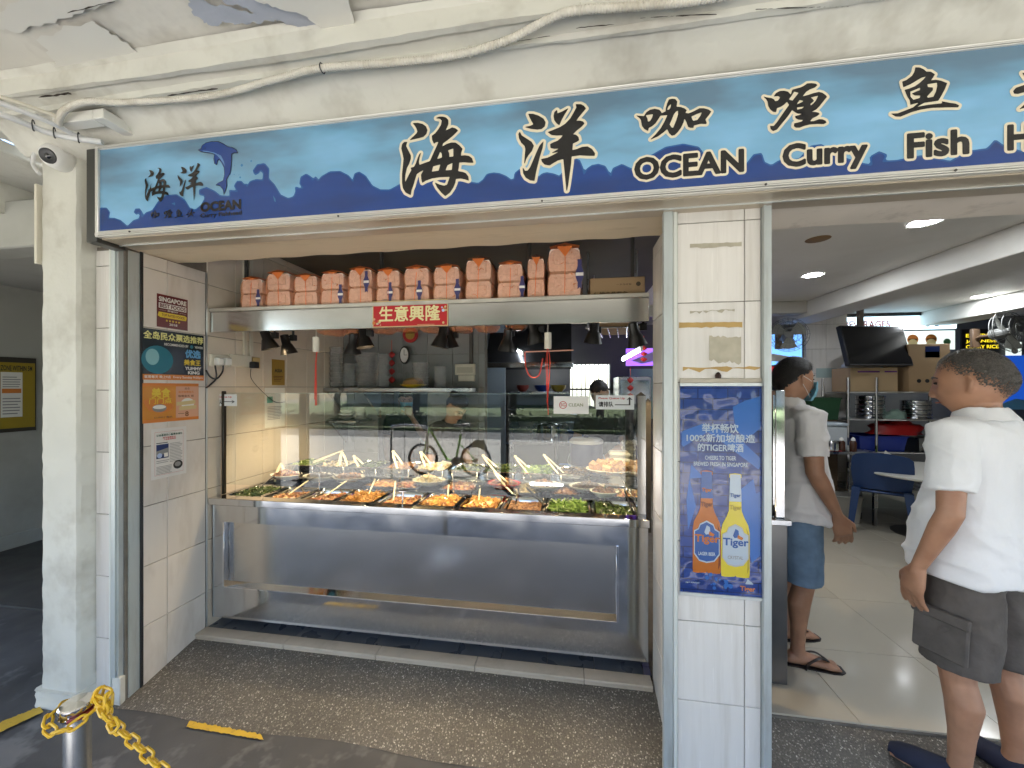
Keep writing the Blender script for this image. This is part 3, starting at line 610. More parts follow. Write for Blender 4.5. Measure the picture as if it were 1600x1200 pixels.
# calligraphy traced from the sign: (origin, scale, outlines)
H_ = {
'hai': ((600, 160), 8, [[(365, 215), (420, 212), (480, 225), (520, 255), (538, 300), (525, 345), (490, 380), (440, 395), (325, 422), (370, 380), (410, 340), (420, 315), (405, 270), (385, 240)],
 [(285, 452), (250, 455), (228, 480), (218, 530), (235, 600), (248, 660), (240, 740), (228, 850), (228, 960), (240, 1030), (270, 1080), (330, 1112), (340, 1050), (360, 1000), (380, 930), (405, 850), (440, 825), (525, 780), (490, 815), (465, 860), (470, 920), (480, 955), (520, 930), (600, 900), (700, 885), (825, 880), (810, 930), (790, 985), (750, 1000), (690, 985), (640, 962), (670, 1020), (720, 1080), (765, 1122), (820, 1080), (860, 1020), (885, 960), (895, 905), (960, 900), (1010, 910), (1055, 925), (1050, 880), (1020, 840), (985, 825), (920, 815), (930, 760), (935, 700), (1000, 695), (1060, 700), (1112, 700), (1095, 650), (1060, 622), (1010, 615), (955, 620), (960, 580), (975, 530), (940, 490), (890, 455), (840, 455), (780, 475), (720, 510), (735, 460), (790, 420), (860, 360), (920, 300), (890, 275), (850, 265), (800, 290), (755, 310), (780, 270), (800, 220), (800, 170), (770, 140), (730, 130), (690, 130), (655, 145), (700, 150), (725, 175), (715, 230), (680, 290), (640, 340), (600, 370), (605, 420), (625, 465), (650, 445), (685, 440), (660, 500), (620, 590), (575, 690), (520, 710), (440, 740), (430, 700), (440, 640), (455, 590), (440, 610), (420, 660), (400, 720), (375, 765), (335, 775), (345, 800), (320, 850), (290, 910), (265, 965), (258, 920), (262, 860), (280, 780), (310, 720), (330, 660), (330, 620), (300, 560), (270, 500)],
 [(700, 560), (725, 590), (730, 640), (700, 655), (655, 665), (675, 620)], [(792, 548), (870, 520), (870, 630), (812, 638), (810, 590)], [(610, 750), (710, 722), (685, 810), (590, 825)], [(790, 735), (860, 700), (850, 800), (760, 808)]]),
'yang': ((790, 140), 7.5, [[(270, 222), (320, 222), (380, 240), (440, 275), (465, 320), (455, 365), (420, 395), (370, 402), (300, 395), (235, 378), (290, 365), (330, 345), (305, 300), (285, 260)],
 [(165, 440), (185, 480), (240, 515), (300, 555), (327, 600), (305, 660), (265, 710), (235, 760), (222, 808), (228, 720), (235, 640), (225, 600), (185, 560), (160, 510), (153, 460)],
 [(440, 552), (430, 620), (400, 720), (380, 800), (355, 900), (335, 1015), (290, 1010), (240, 980), (210, 930), (203, 870), (225, 905), (260, 900), (290, 860), (320, 790), (360, 690), (400, 600)],
 [(600, 172), (575, 195), (565, 240), (575, 290), (600, 325), (628, 345), (650, 290), (685, 225), (730, 150), (670, 185), (605, 212)],
 [(825, 98), (880, 97), (915, 115), (938, 145), (900, 190), (860, 240), (820, 298), (870, 295), (905, 305), (920, 325), (890, 360), (840, 400), (780, 460), (820, 465), (850, 490), (858, 525), (830, 545), (785, 565), (778, 650), (830, 640), (900, 610), (960, 605), (1010, 635), (1045, 685), (1040, 710), (960, 710), (870, 705), (770, 720), (765, 800), (745, 950), (730, 1060), (717, 1130), (710, 1060), (700, 950), (690, 850), (680, 750), (610, 770), (560, 800), (515, 830), (460, 820), (430, 790), (420, 760), (490, 745), (560, 710), (610, 680), (680, 650), (640, 660), (550, 680), (640, 625), (570, 630), (530, 620), (525, 580), (560, 560), (610, 540), (650, 505), (680, 465), (600, 470), (540, 465), (500, 435), (560, 410), (640, 375), (700, 335), (760, 270), (800, 200), (835, 130)]]),
'ka': ((980, 120), 10, [[(150, 500), (200, 505), (265, 510), (300, 450), (360, 405), (430, 390), (500, 405), (530, 440), (535, 465), (605, 430), (610, 370), (630, 300), (655, 240), (700, 228), (750, 232), (780, 270), (775, 310), (765, 355), (830, 360), (890, 380), (928, 410), (905, 455), (960, 465), (1040, 430), (1130, 380), (1200, 380), (1270, 400), (1310, 430), (1280, 480), (1240, 530), (1220, 560), (1240, 610), (1235, 628), (1150, 625), (1090, 640), (1040, 655), (1035, 690), (990, 690), (955, 675), (930, 600), (895, 530), (880, 600), (840, 690), (790, 760), (740, 810), (700, 818), (660, 780), (628, 710), (560, 770), (480, 830), (370, 880), (450, 800), (530, 700), (590, 590), (635, 485), (520, 495), (480, 560), (440, 620), (390, 665), (335, 695), (325, 742), (270, 710), (235, 660), (220, 570), (200, 540)],
 [(285, 490), (410, 470), (395, 530), (360, 590), (320, 600), (315, 550)], [(620, 410), (640, 350), (690, 300), (685, 360), (660, 400)], [(800, 410), (800, 480), (770, 580), (720, 700), (690, 690), (660, 640), (690, 570), (725, 480), (760, 430)], [(1000, 510), (1090, 465), (1175, 435), (1150, 500), (1100, 570), (1030, 585), (1010, 550)]]),
'li': ((1180, 100), 10.9, [[(155, 425), (210, 440), (280, 450), (320, 470), (340, 505), (390, 495), (415, 465), (430, 430), (395, 405), (325, 412), (360, 360), (420, 325), (490, 318), (560, 335), (590, 370), (610, 395), (640, 300), (700, 280), (790, 255), (850, 220), (890, 188), (960, 188), (1030, 200), (1058, 225), (1020, 260), (930, 290), (870, 330), (800, 420), (900, 395), (1000, 365), (1090, 350), (1150, 370), (1200, 410), (1222, 440), (1170, 500), (1100, 590), (1040, 650), (950, 695), (1030, 700), (1080, 715), (1095, 735), (1050, 770), (980, 800), (930, 860), (1000, 860), (1090, 830), (1150, 835), (1200, 860), (1212, 890), (1170, 910), (1060, 905), (930, 910), (830, 935), (760, 965), (700, 965), (668, 940), (675, 895), (740, 880), (800, 860), (830, 828), (740, 820), (695, 795), (690, 765), (760, 745), (815, 720), (730, 715), (690, 695), (630, 650), (560, 760), (440, 910), (370, 1000), (310, 1025), (270, 990), (262, 940), (320, 945), (380, 870), (480, 720), (585, 565), (545, 505), (490, 560), (430, 600), (370, 620), (355, 690), (310, 685), (260, 640), (230, 580), (220, 510), (195, 465)],
 [(665, 325), (750, 350), (640, 495), (570, 470), (615, 410)], [(940, 435), (1085, 405), (1040, 500), (990, 555), (945, 585), (940, 545), (1000, 500), (980, 470)], [(760, 475), (835, 490), (800, 520), (740, 550), (705, 570), (725, 520)], [(710, 605), (850, 590), (800, 635), (715, 655)]]),
'yu': ((1370, 90), 6.957, [[(425, 95), (470, 100), (515, 125), (540, 150), (590, 155), (632, 185), (610, 220), (585, 248), (640, 245), (700, 260), (765, 290), (740, 350), (700, 420), (670, 465), (600, 470), (520, 475), (475, 495), (430, 520), (560, 505), (720, 500), (715, 480), (790, 500), (860, 515), (895, 535), (885, 550), (820, 545), (720, 540), (600, 535), (480, 545), (380, 565), (260, 605), (210, 600), (165, 570), (230, 572), (320, 545), (400, 520), (470, 468), (420, 475), (372, 485), (365, 440), (335, 390), (310, 325), (360, 315), (420, 295), (470, 265), (520, 225), (545, 195), (490, 205), (430, 235), (370, 265), (295, 290), (283, 235), (330, 220), (390, 180), (415, 140)],
 [(365, 345), (475, 310), (478, 340), (440, 350), (390, 370), (420, 390), (480, 395), (475, 425), (400, 440), (365, 400)], [(550, 280), (660, 272), (665, 310), (650, 370), (620, 425), (560, 430), (545, 415), (610, 350), (610, 325), (555, 315)]]),
'tou': ((1560, 80), 7, [[(170, 500), (200, 470), (320, 440), (430, 425), (520, 330), (560, 200), (600, 130), (640, 150), (620, 260), (590, 400), (700, 380), (800, 370), (840, 400), (760, 430), (580, 470), (640, 520), (700, 600), (690, 640), (620, 590), (545, 510), (470, 590), (360, 660), (240, 690), (330, 620), (430, 530), (470, 480), (320, 510), (220, 530), (180, 525)], [(350, 220), (420, 240), (450, 290), (430, 320), (390, 290)], [(270, 320), (340, 340), (370, 390), (350, 415), (310, 380)]]),
}
CH = {k: [[S(o[0] + a / s, o[1] + b / s) for a, b in poly] for poly in polys] for k, (o, s, polys) in H_.items()}
for k, pl in CH.items():
    big = k in ('hai', 'yang')
    onface('character_outline', blob2d(pl, .0115 if big else .0095, 120), cream_ink, .002); onface('character', blob2d(pl, .0015 if big else .001, 150), ink, .0028)
tz = lambda t: FZ0 + t * (FZ1 - FZ0)
xs = lambda px: P(px, 300, Y=SY).x
def word(s, xa, xb, t0, t1):
    vf = text2d(s); hv, _ = text2d('E'); base = min(b for a, b in hv); cap = max(b for a, b in hv); ax = min(a for a, b in vf[0]); bx = max(a for a, b in vf[0])
    X0, X1 = xs(xa), xs(xb); kx = (X1 - X0) / (bx - ax); ky = (tz(t1) - tz(t0)) / (cap - base)
    sg_ = outline_segs(([(X0 + (a - ax) * kx, tz(t0) + (b - base) * ky) for a, b in vf[0]], vf[1]))
    onface('word_outline', blob2d(None, .0125, 240, sg_), cream_ink, .002); onface('word', blob2d(None, .0045, 300, sg_), ink, .0028)
word('OCEAN', 993, 1161, .115, .31); word('Curry', 1225, 1354, .125, .315); word('Fish', 1420, 1513, .115, .315); word('Head', 1577, 1690, .115, .315)
# logo on the passage end of the sign: dolphin, small characters, name
DOL = [(660, 155), (690, 140), (700, 110), (740, 80), (800, 65), (870, 65), (920, 85), (970, 115), (1020, 125), (1060, 150), (1075, 178), (1030, 180), (1010, 190), (1010, 250), (1005, 320), (995, 390), (975, 420), (955, 460), (960, 520), (945, 570), (928, 610), (920, 560), (890, 520), (845, 512), (870, 490), (920, 465), (935, 400), (930, 330), (905, 280), (880, 250), (865, 260), (855, 305), (830, 290), (822, 240), (830, 195), (790, 185), (740, 180), (690, 172)]
LG = lambda a, b: S(210 + a / 6.667, 210 + b / 6.667)
onface('dolphin_edge', blob2d([[LG(*q) for q in DOL]], .0012, 130), ink, .002); onface('dolphin', blob2d([[LG(*q) for q in DOL]], -.0012, 130), dol_ink, .0026)
onface('dolphin_eye', disc2d(*LG(735, 135), .0022, 10), ink, .0034)
onface('dolphin_belly', blob2d([[LG(*q) for q in [(690, 160), (760, 165), (830, 180), (900, 210), (930, 270), (945, 330), (925, 290), (890, 240), (850, 200), (780, 178), (720, 172)]]], 0, 60), M('sign_belly_blue', (.10, .22, .45), .2), .003)
for a, b, r in [(1115, 305, .006), (1212, 260, .004), (1098, 430, .004), (1035, 400, .0022), (1085, 405, .0016), (1037, 308, .0016), (990, 400, .003)]:
    onface('bubble', disc2d(*LG(a, b), r, 14), M('sign_bubble_blue', (.04, .17, .38), .2), .002)
def place_char(k, x0, y0, x1, y1):
    A = [LG(x0, y1), LG(x1, y0)]; pts = [q for p in CH[k] for q in p]
    ax = min(a for a, b in pts); bx = max(a for a, b in pts); ay = min(b for a, b in pts); by = max(b for a, b in pts)
    m = lambda q: (A[0][0] + (q[0] - ax) / (bx - ax) * (A[1][0] - A[0][0]), A[0][1] + (q[1] - ay) / (by - ay) * (A[1][1] - A[0][1]))
    onface('small_character', blob2d([[m(q) for q in p] for p in CH[k]], 0.0002, 80), ink, .0032)
place_char('hai', 105, 330, 370, 710); place_char('yang', 448, 285, 715, 695)
for k, a in (('ka', 165), ('li', 300), ('yu', 415), ('tou', 535)): place_char(k, a, 775 - (a - 165) * .05, a + 95, 870 - (a - 165) * .05)
def logoword(s, x0, x1, yb, yt, bold, serif=0):
    v, f = bold2d(s, bold); a0 = LG(x0, yb); a1 = (LG(x1, yt)[0], LG(x0, yt)[1]); onface('logo_word', fit2d((v, f), a0[0], a0[1], a1[0], a1[1]), ink, .0032)
logoword('OCEAN', 685, 1110, 797, 695, .05); logoword('Curry Fishhead', 685, 1115, 864, 810, .03)
# sign highlights printed in the waves
for a, b, c, d in [(1440, 610, 1470, 680), (380, 710, 420, 725)]:
    onface('wave_glint', blob2d([[LG(a, b), LG(c - 5, d - 30), LG(c, d), LG(a + 12, d - 10)]], 0, 40), M('sign_bubble_blue'), .0018)
# ---------------------------------------------------------------- steel food counter
FY = 2.08; CX0, CX1 = -2.222, .400
ct = empty('food_counter', (-.9, 2.06, .12), 'long stainless steel food display counter with recessed front panel', 'counter')
MB().bbox(CX0, CX1, FY - .02, FY + .045, .872, .915, .003).build('front_lip', steel, ct)
PX0, PX1, PZ0, PZ1 = -2.128, .235, .365, .765
MB().box(CX0 + .01, CX1 - .006, FY, FY + .02, PZ1, .8715).box(CX0 + .01, PX0, FY, FY + .02, .1705, PZ1).box(PX1, CX1 - .006, FY, FY + .02, .1705, PZ1).box(PX0, PX1, FY, FY + .02, .1705, PZ0).build('front_frame', steel, ct)
MB().box(PX0, PX1, FY + .032, FY + .04, PZ0 - .01, PZ1 + .01).build('front_panel', steel_p, ct)
ch = MB()
ch.add([(PX0, FY + .0005, PZ0), (PX1, FY + .0005, PZ0), (PX1, FY + .0318, PZ0 + .022), (PX0, FY + .0318, PZ0 + .022)], [(0, 1, 2, 3)])
ch.build('lower_bevel', steel, ct)
MB().bbox(PX0 - .012, PX0 + .002, FY - .004, FY + .03, PZ0, PZ1, .001).bbox(PX1 - .002, PX1 + .010, FY - .004, FY + .03, PZ0, PZ1, .001).bbox(PX0, PX1, FY - .004, FY + .002, PZ0 - .005, PZ0 + .001, .0005).build('panel_bead', chrome, ct)
MB().box(CX0 + .012, CX1 - .012, FY + .042, 3.04, .17, .62).build('cabinet_body', steel_d, ct)
MB().box(CX0, CX1, 3.0, 3.05, .6, .913).box(CX0, CX0 + .03, FY + .046, 3.0, .6, .913).box(CX1 - .03, CX1, FY + .046, 3.0, .6, .913).box(CX0 + .03, CX1 - .03, 2.405, 2.43, .7, .909).box(CX0 + .03, CX1 - .03, 2.655, 2.675, .7, .918).build('well_walls', steel, ct)
for x in (-2.08, -1.1, -.5, .3): MB().cyl((x, FY + .12, .121), .018, .05, 12).build('foot', steel_d, ct)
for px in (640,): pass
# sneeze guard
gl = empty('sneeze_guard', (-.9, 2.15, .915), 'clear glass sneeze guard along the front of the food counter', 'glass screen')
pane_m = glass_mat('clear_glass', (.95, .975, .965), 1.25)
for xa, xb in ((-2.185, -.98), (-.977, .342)):
    MB().box(xa, xb, 2.150, 2.156, .98, 1.562).build('pane', pane_m, gl)
MB().box(-2.185, .342, 2.149, 2.157, 1.5622, 1.5640).build('polished_edge', M('glass_edge_green', (.45, .58, .5), .1, trans=.3), gl)
MB().bbox(-2.212, -2.196, 2.14, 2.165, .915, 1.575, .003).build('corner_post', M('tarnished_channel', (.05, .043, .035), .35, metal=.6, var=.2), gl)
for px in (640,):
    x = P(629, 790, Y=2.14).x; MB().tube([(x, 2.14, .915), (x, 2.14, .985)], .005, 8).bbox(x - .02, x + .02, 2.128, 2.152, .983, .99, .002).build('glass_clip', chrome, gl)
def cap_post(x0, x1, y0, y1, z0, z1, name, parent):
    mb = MB().box(x0, x1, y0, y1, z0, z1); cx, cy2 = (x0 + x1) / 2, (y0 + y1) / 2
    mb.add([(x0, y0, z1), (x1, y0, z1), (x1, y1, z1), (x0, y1, z1), (cx, cy2, z1 + .02)], [(0, 1, 4), (1, 2, 4), (2, 3, 4), (3, 0, 4)]); return mb.build(name, steel, parent)
cap_post(.345, .388, 2.11, 2.155, .9155, 1.555, 'end_post', gl); cap_post(.405, .432, 2.20, 2.235, .80, 1.52, 'rear_post', gl)
MB().box(.37, .376, 2.1555, 2.9, .93, 1.5).build('side_pane', pane_m, gl)
shelf_g = empty('glass_shelf', (-.9, 2.5, 1.0), 'narrow glass shelf above the trays inside the counter', 'glass shelf')
MB().box(-1.75, .28, 2.24, 2.40, 1.008, 1.014).build('pane', glass_mat('clear_glass_b', (.96, .98, .97), 1.0), shelf_g)
for x in (-1.7, -.75, .2): MB().tube([(x, 2.39, .91), (x, 2.39, 1.008)], .005, 6).build('support', chrome, shelf_g)
# overhead steel shelf
sh = empty('overhead_shelf', (-.9, 2.1, 1.94), 'long stainless overhead shelf with a deep mirror polished front', 'shelf')
MB().bbox(-2.228, .398, 2.075, 2.10, 1.942, 2.066, .002).build('fascia', steel_p, sh)
MB().bbox(-2.228, .398, 2.068, 2.13, 2.067, 2.090, .002).build('front_edge', M('worn_shelf_edge', (.55, .52, .46), .4, metal=.5, var=.15, vs=9), sh)
slat = MB()
for k in range(4): MB().bbox(-2.228, .398, 2.14 + k * .13, 2.23 + k * .13, 2.066, 2.086, .002).build('shelf_slat', steel_d, sh)
for x in (-2.18, -1.2, -.25, .35): MB().tube([(x, 2.3, 2.07), (x, 2.3, 2.6)], .012, 8).build('hanger_rod', dark_m, sh)
for i in range(14): MB().tube([(-2.1 + i * .18, 2.12, 2.06), (-2.1 + i * .18, 2.62, 2.06)], .006, 6).build('cross_bar', steel_d, sh)
# ---------------------------------------------------------------- heat lamps under the shelf
lamp_m = M('lamp_black', (.02, .018, .016), .35, metal=.3, var=.2, vs=8)
bulb_on = M('lit_bulb', (1, .8, .5), .4, emit=8, ecol=(1, .74, .42))
LAMPS = [(423, 545, 2.22, -13), (452, 553, 2.35, -8), (551, 552, 2.35, 10), (571, 543, 2.22, -10), (687, 543, 2.22, 12), (704, 543, 2.38, -5), (791, 548, 2.34, 8), (838, 536, 2.22, -12), (926, 536, 2.3, 6), (996, 540, 2.22, -14)]
LW = ['nearest the power sockets', 'second from the power sockets', 'just left of the red banner', 'under the left end of the red banner', 'under the right end of the red banner', 'half hidden behind the lamp at the banner end', 'beside the banner, above the back trays', 'left of the hanging red cords', 'right of the hanging red cords', 'nearest the tiled pillar']
for (px, py, y, tl), wd in zip(LAMPS, LW):
    q = P(px, py, Y=y); zt = 1.935
    o = empty('heat_lamp', (q.x, y, zt), f'black cone heat lamp {wd}', 'lamp', 'heat lamps under the shelf')
    Rm = Matrix.Translation((q.x, y, q.z)) @ Matrix.Rotation(R(tl), 4, 'Y') @ Matrix.Rotation(R(12 if px not in (687, 571) else 0), 4, 'X')
    pr = [(.001, .135), (.026, .13), (.028, .07), (.034, .062), (.052, .008), (.055, 0), (.051, .001), (.030, .055), (.02, .06)]
    mb = MB(); mb.lathe((0, 0, 0), pr, 20); mb.v = [Rm @ a for a in mb.v]; shd = mb.build('shade', lamp_m, o)
    mb = MB(); mb.lathe((0, 0, 0), [(.0005, .012), (.015, .016), (.022, .03), (.02, .05), (.01, .06)], 14); mb.v = [Rm @ a for a in mb.v]; mb.build('bulb', bulb_on, shd)
    tp = Rm @ Vector((0, 0, .12)); MB().tube([tp, (q.x + .03, y, zt + .01), (q.x + .03, y, 2.064)], .008, 8).bbox(q.x + .012, q.x + .05, y - .015, y + .015, zt - .02, zt + .02, .003).build('bracket', lamp_m, o)
    li = bpy.data.lights.new('heat_lamp_light', 'SPOT'); li.energy = 2.2 if px < 430 else 3.2; li.color = (1, .74, .42); li.spot_size = R(100); li.spot_blend = .6; li.shadow_soft_size = .03
    lo = bpy.data.objects.new('lamp_light', li); lo.location = Rm @ Vector((0, 0, -.006)); lo.rotation_euler = Rm.to_euler(); link(lo); lo.parent = o; lo.matrix_parent_inverse = worldm(o).inverted()
# ---------------------------------------------------------------- posters and printed notices
def ink_m(name, c=(.5, .5, .5), r=.35): return M('ink_' + name, c, r)
I_white = ink_m('white', (.78, .76, .72)); I_black = ink_m('black', (.02, .02, .022)); I_yel = ink_m('yellow', (.75, .55, .05)); I_mar = ink_m('maroon', (.12, .012, .016)); I_gold = ink_m('gold', (.62, .50, .25))
I_org = ink_m('orange', (.62, .20, .035)); I_red = ink_m('red', (.5, .02, .02)); I_navy = ink_m('navy', (.01, .025, .12)); I_pink = ink_m('salmon', (.66, .36, .24)); I_grey = ink_m('grey', (.25, .25, .25)); I_teal = ink_m('teal', (.02, .17, .24)); I_sky = ink_m('skyblue', (.12, .35, .6)); I_green = ink_m('green', (.1, .3, .14)); I_brown = ink_m('brown', (.18, .07, .02)); I_lav = ink_m('lavender', (.45, .55, .78))
class Poster:
    def __init__(s, name, label, cat, org, ux, uy, W, H, m, t=.0012, group=None, edge=None, parent=None):
        s.ux = Vector(ux); s.uy = Vector(uy); s.n = s.ux.cross(s.uy); s.o = Vector(org); s.W = W; s.H = H; s.up = t + .0004
        if parent is None: s.e = empty(name, s.o, label, cat, group)
        else: s.e = parent
        mb = MB(); q = [s.o, s.o + s.ux * W, s.o + s.ux * W + s.uy * H, s.o + s.uy * H]
        mb.add(q + [a + s.n * t for a in q], [(3, 2, 1, 0), (4, 5, 6, 7), (0, 1, 5, 4), (1, 2, 6, 5), (2, 3, 7, 6), (3, 0, 4, 7)]); s.sheet = mb.build('sheet', m, s.e)
    def put(s, name, vf, m, lv=0): return flat(name, ([(a * s.W, b * s.H) for a, b in vf[0]], vf[1]), m, s.sheet, s.o, s.ux, s.uy, s.lift() + lv * .0005)
    def lift(s): s.k = getattr(s, 'k', 0) + 1; return s.up + s.k * .000012
    def rect(s, x0, y0, x1, y1, m, name='printed_field', lv=0): return s.put(name, rect2d(x0, y0, x1, y1), m, lv)
    def text(s, t, x0, y0, x1, y1, m, bold=.02, lv=1, keep=False, name='lettering'): return s.put(name, fit2d(bold2d(t, bold) if (bold > .02 or (bold > 0 and any(ord(c) > 255 for c in t))) and (x1 - x0) * s.W > .05 else text2d(t, 0 if any(ord(c) > 255 for c in t) else bold), x0, y0, x1, y1, keep), m, lv)
    def disc(s, x, y, r, m, lv=0, name='printed_disc', ry=None): return s.put(name, disc2d(x, y, r, 24, ry or r * s.W / s.H), m, lv)
    def poly(s, p, m, lv=0, name='printed_shape'): return s.put(name, poly2d(p), m, lv)
    def blob(s, p, m, lv=0, name='printed_shape', res=50): return s.put(name, blob2d([p], 0, res), m, lv)
    def lines(s, x0, x1, y0, y1, n, m, lv=1, w=.35, ragged=.3):
        h = (y1 - y0) / n; L = [rect2d(x0, y0 + k * h, x1 - (rnd.random() ** 3) * ragged * (x1 - x0), y0 + k * h + h * w) for k in range(n)]; s.put('small_print', merge2d(*L), m, lv)
def left_poster(name, label, cat, px0, px1, pt, pb, m, **k):
    a = P(px0, pt, X=-2.2285); b = P(px0, pb, X=-2.2285); c = P(px1, pt, X=-2.2285)
    return Poster(name, label, cat, (-2.2285, a.y, b.z), (0, 1, 0), (0, 0, 1), c.y - a.y, a.z - b.z, m, **k)
gloss = .25
p1 = left_poster('award_sticker', 'maroon best foods award sticker with yellow ribbon and five stars', 'sticker', 245, 293, 458, 510, M('sticker_maroon', (.12, .012, .016), .3))
p1.text('SINGAPORE', .05, .78, .95, .93, I_white, .04); p1.rect(.05, .58, .95, .74, I_white); p1.text('BEST FOODS', .08, .60, .92, .72, I_mar, .03, 2); p1.text('ENJOY', .33, .49, .67, .55, I_white); p1.rect(.06, .52, .28, .525, I_white); p1.rect(.72, .52, .94, .525, I_white)
p1.poly([(.1, .30), (.02, .34), (.05, .46), (.12, .46), (.9, .46), (.97, .42), (.94, .30)], I_yel); p1.text('TOP RATED FOODS', .14, .34, .88, .42, I_mar, .02, 2)
p1.put('stars', merge2d(*[star2d(.3 + k * .1, .22, .045) for k in range(5)]), I_yel, 1); p1.text('2018', .38, .08, .64, .15, I_white)
p2 = left_poster('television_award_poster', 'dark food award poster with yellow heading and orange footer strip', 'poster', 222.5, 318, 511.7, 593, M('poster_dark', (.018, .026, .03), .25))
p2.text('全岛民众票选推荐', .01, .80, .99, .96, I_yel if False else ink_m('pale_yellow', (.72, .70, .28)), .03); p2.text('RECOMMENDED BY', .32, .70, .72, .75, I_white); p2.text('VIEWERS', .83, .70, .98, .75, I_white); p2.disc(.775, .725, .03, I_teal, 1)
p2.rect(0, 0, 1, .11, I_org); p2.text('首周每天 晚上9点', .02, .03, .42, .09, I_white, .02, 2); p2.text('Every Sunday 9:00pm', .46, .025, .98, .085, I_white, .01, 2)
p2.disc(.22, .40, .24, I_teal, 0, ry=.28); p2.disc(.14, .45, .1, ink_m('pale_teal', (.25, .5, .55)), 1, ry=.16)
p2.text('优选', .66, .48, .94, .66, I_sky, .05); p2.text('美食王', .64, .32, .94, .45, I_yel, .04); p2.text('YUMMY', .66, .22, .95, .29, I_white, .04); p2.text('KING', .71, .13, .92, .2, I_white, .04)
p3 = left_poster('dining_guide_poster', 'orange and salmon food guide poster with a bowl picture', 'poster', 222.5, 310, 598.5, 662, M('poster_orange', (.62, .26, .05), .25))
p3.rect(0, .92, 1, 1, I_org); p3.rect(0, 0, 1, .08, I_org); p3.rect(.56, .08, 1, .92, I_pink); p3.text('美食', .14, .62, .46, .88, I_yel, .03, 2); p3.text('门门点', .1, .47, .48, .62, I_yel, .02, 2)
p3.blob([(.0, .55), (.1, .62), (.3, .58), (.42, .55), (.52, .42), (.48, .3), (.3, .22), (.1, .3)], I_org, 1); p3.disc(.27, .36, .12, I_grey, 2, ry=.1); p3.disc(.27, .39, .11, I_white, 3, ry=.05); p3.text('CURRY 鱼头', .18, .1, .5, .15, I_brown)
p3.text('美食', .72, .83, .82, .89, I_brown, .05); p3.text('海洋咖喱鱼头', .6, .74, .9, .8, I_org); p3.text('咖喱鱼头 佳', .6, .63, .9, .69, I_brown); p3.disc(.78, .46, .13, I_white, 1, ry=.14); p3.poly([(.57, .4), (.93, .44), (.93, .54), (.57, .5)], I_gold, 2); p3.poly([(.62, .27), (.95, .3), (.95, .4), (.62, .38)], I_gold, 2); p3.text('8', .73, .1, .8, .24, I_brown, .03); p3.lines(.6, .72, .18, .22, 1, I_brown)
p4 = left_poster('newspaper_cutting', 'white laminated newspaper cutting under the orange poster', 'notice', 236, 291, 671, 751, M('laminated_paper', (.72, .70, .68), .2))
for a in ((.09, .07, .095, .93), (.895, .07, .9, .93), (.09, .07, .9, .074), (.09, .926, .9, .93)): p4.rect(*a, I_red)
p4.lines(.25, .75, .895, .91, 1, I_grey); p4.text('记者最爱的小贩美食摊位', .13, .84, .87, .885, ink_m('dark_green', (.03, .1, .07)), .03); p4.text('海洋咖喱鱼头', .3, .79, .68, .825, I_red); p4.text('入选美食推荐', .32, .755, .68, .785, I_red)
p4.rect(.13, .70, .45, .715, I_black); p4.rect(.13, .40, .47, .68, I_navy); p4.poly([(.13, .55), (.47, .6), (.47, .5), (.13, .45)], I_grey, 1); p4.disc(.22, .46, .07, I_lav, 1); p4.rect(.34, .42, .45, .5, I_white, lv=1)
p4.lines(.5, .87, .30, .70, 13, I_grey); p4.lines(.13, .56, .09, .26, 6, I_grey); p4.lines(.13, .5, .31, .38, 2, I_grey); p4.disc(.74, .22, .14, I_black, 1, ry=.09); p4.disc(.73, .23, .09, I_grey, 2, ry=.05)
# red new year banner on the shelf front
a = P(582, 474.5, Y=2.070); b = P(700, 512, Y=2.070)
bn = Poster('festive_banner', 'red new year banner with gold calligraphy on the steel shelf', 'banner', (a.x, 2.0725, 1.945), (1, 0, 0), (0, 0, 1), b.x - a.x, .150, M('banner_red', (.48, .006, .012), .4), t=.0015)
bn.text('生意興隆', .09, .2, .9, .8, ink_m('cream_gold', (.80, .72, .38)), .022, 2)
for x0, y0, x1, y1 in ((0, 0, 1, .03), (0, .97, 1, 1), (0, .03, .012, .97), (.988, .03, 1, .97)): bn.rect(x0, y0, x1, y1, I_gold)
for k in range(14):
    r_ = rnd.uniform(.008, .022); x, y = ((rnd.uniform(.02, .11), rnd.uniform(.05, .35)) if k < 7 else (rnd.uniform(.9, .98), rnd.uniform(.55, .93)))
    bn.disc(x, y, r_, [I_gold, I_org, I_pink, I_lav][k % 4], 1 + k % 3, name='printed_blossom')
bn.lines(.16, .32, .88, .92, 1, I_gold); bn.lines(.6, .85, .06, .1, 1, I_gold); bn.disc(.05, .9, .015, I_gold, 1); bn.disc(.94, .12, .015, I_gold, 1)
# glass guard notices
def guard_sign(label, px0, px1, py0, py1, m): 
    a = P(px0, py0, Y=2.147); b = P(px1, py1, Y=2.147); return Poster('notice', label, 'notice', (a.x, 2.1485, b.z), (1, 0, 0), (0, 0, 1), b.x - a.x, a.z - b.z, m)
wp = M('notice_paper', (.74, .78, .80), .4)
g1 = guard_sign('small queue notice with an arrow pointing along the counter', 327, 370, 616, 634.5, wp); g1.text('Please Queue Up', .08, .66, .82, .86, I_red, .02); g1.text('请排队', .08, .15, .46, .55, I_black, .03); g1.rect(.5, .34, .85, .40, I_black, 'arrow_shaft'); g1.poly([(.8, .2), (.93, .37), (.8, .54), (.86, .37)], I_black, 0, 'arrow_head')
g2 = guard_sign('white clean hygiene notice with red ring on the glass', 865, 920, 619, 647, M('notice_white', (.78, .77, .75), .4)); g2.disc(.27, .5, .11, I_red, 0, 'ring'); g2.disc(.27, .5, .09, I_white, 1, 'ring_inside'); g2.text('SG', .2, .42, .34, .6, I_red, .02, 2); g2.text('CLEAN', .43, .42, .84, .6, ink_m('olive', (.26, .29, .16)), .015)
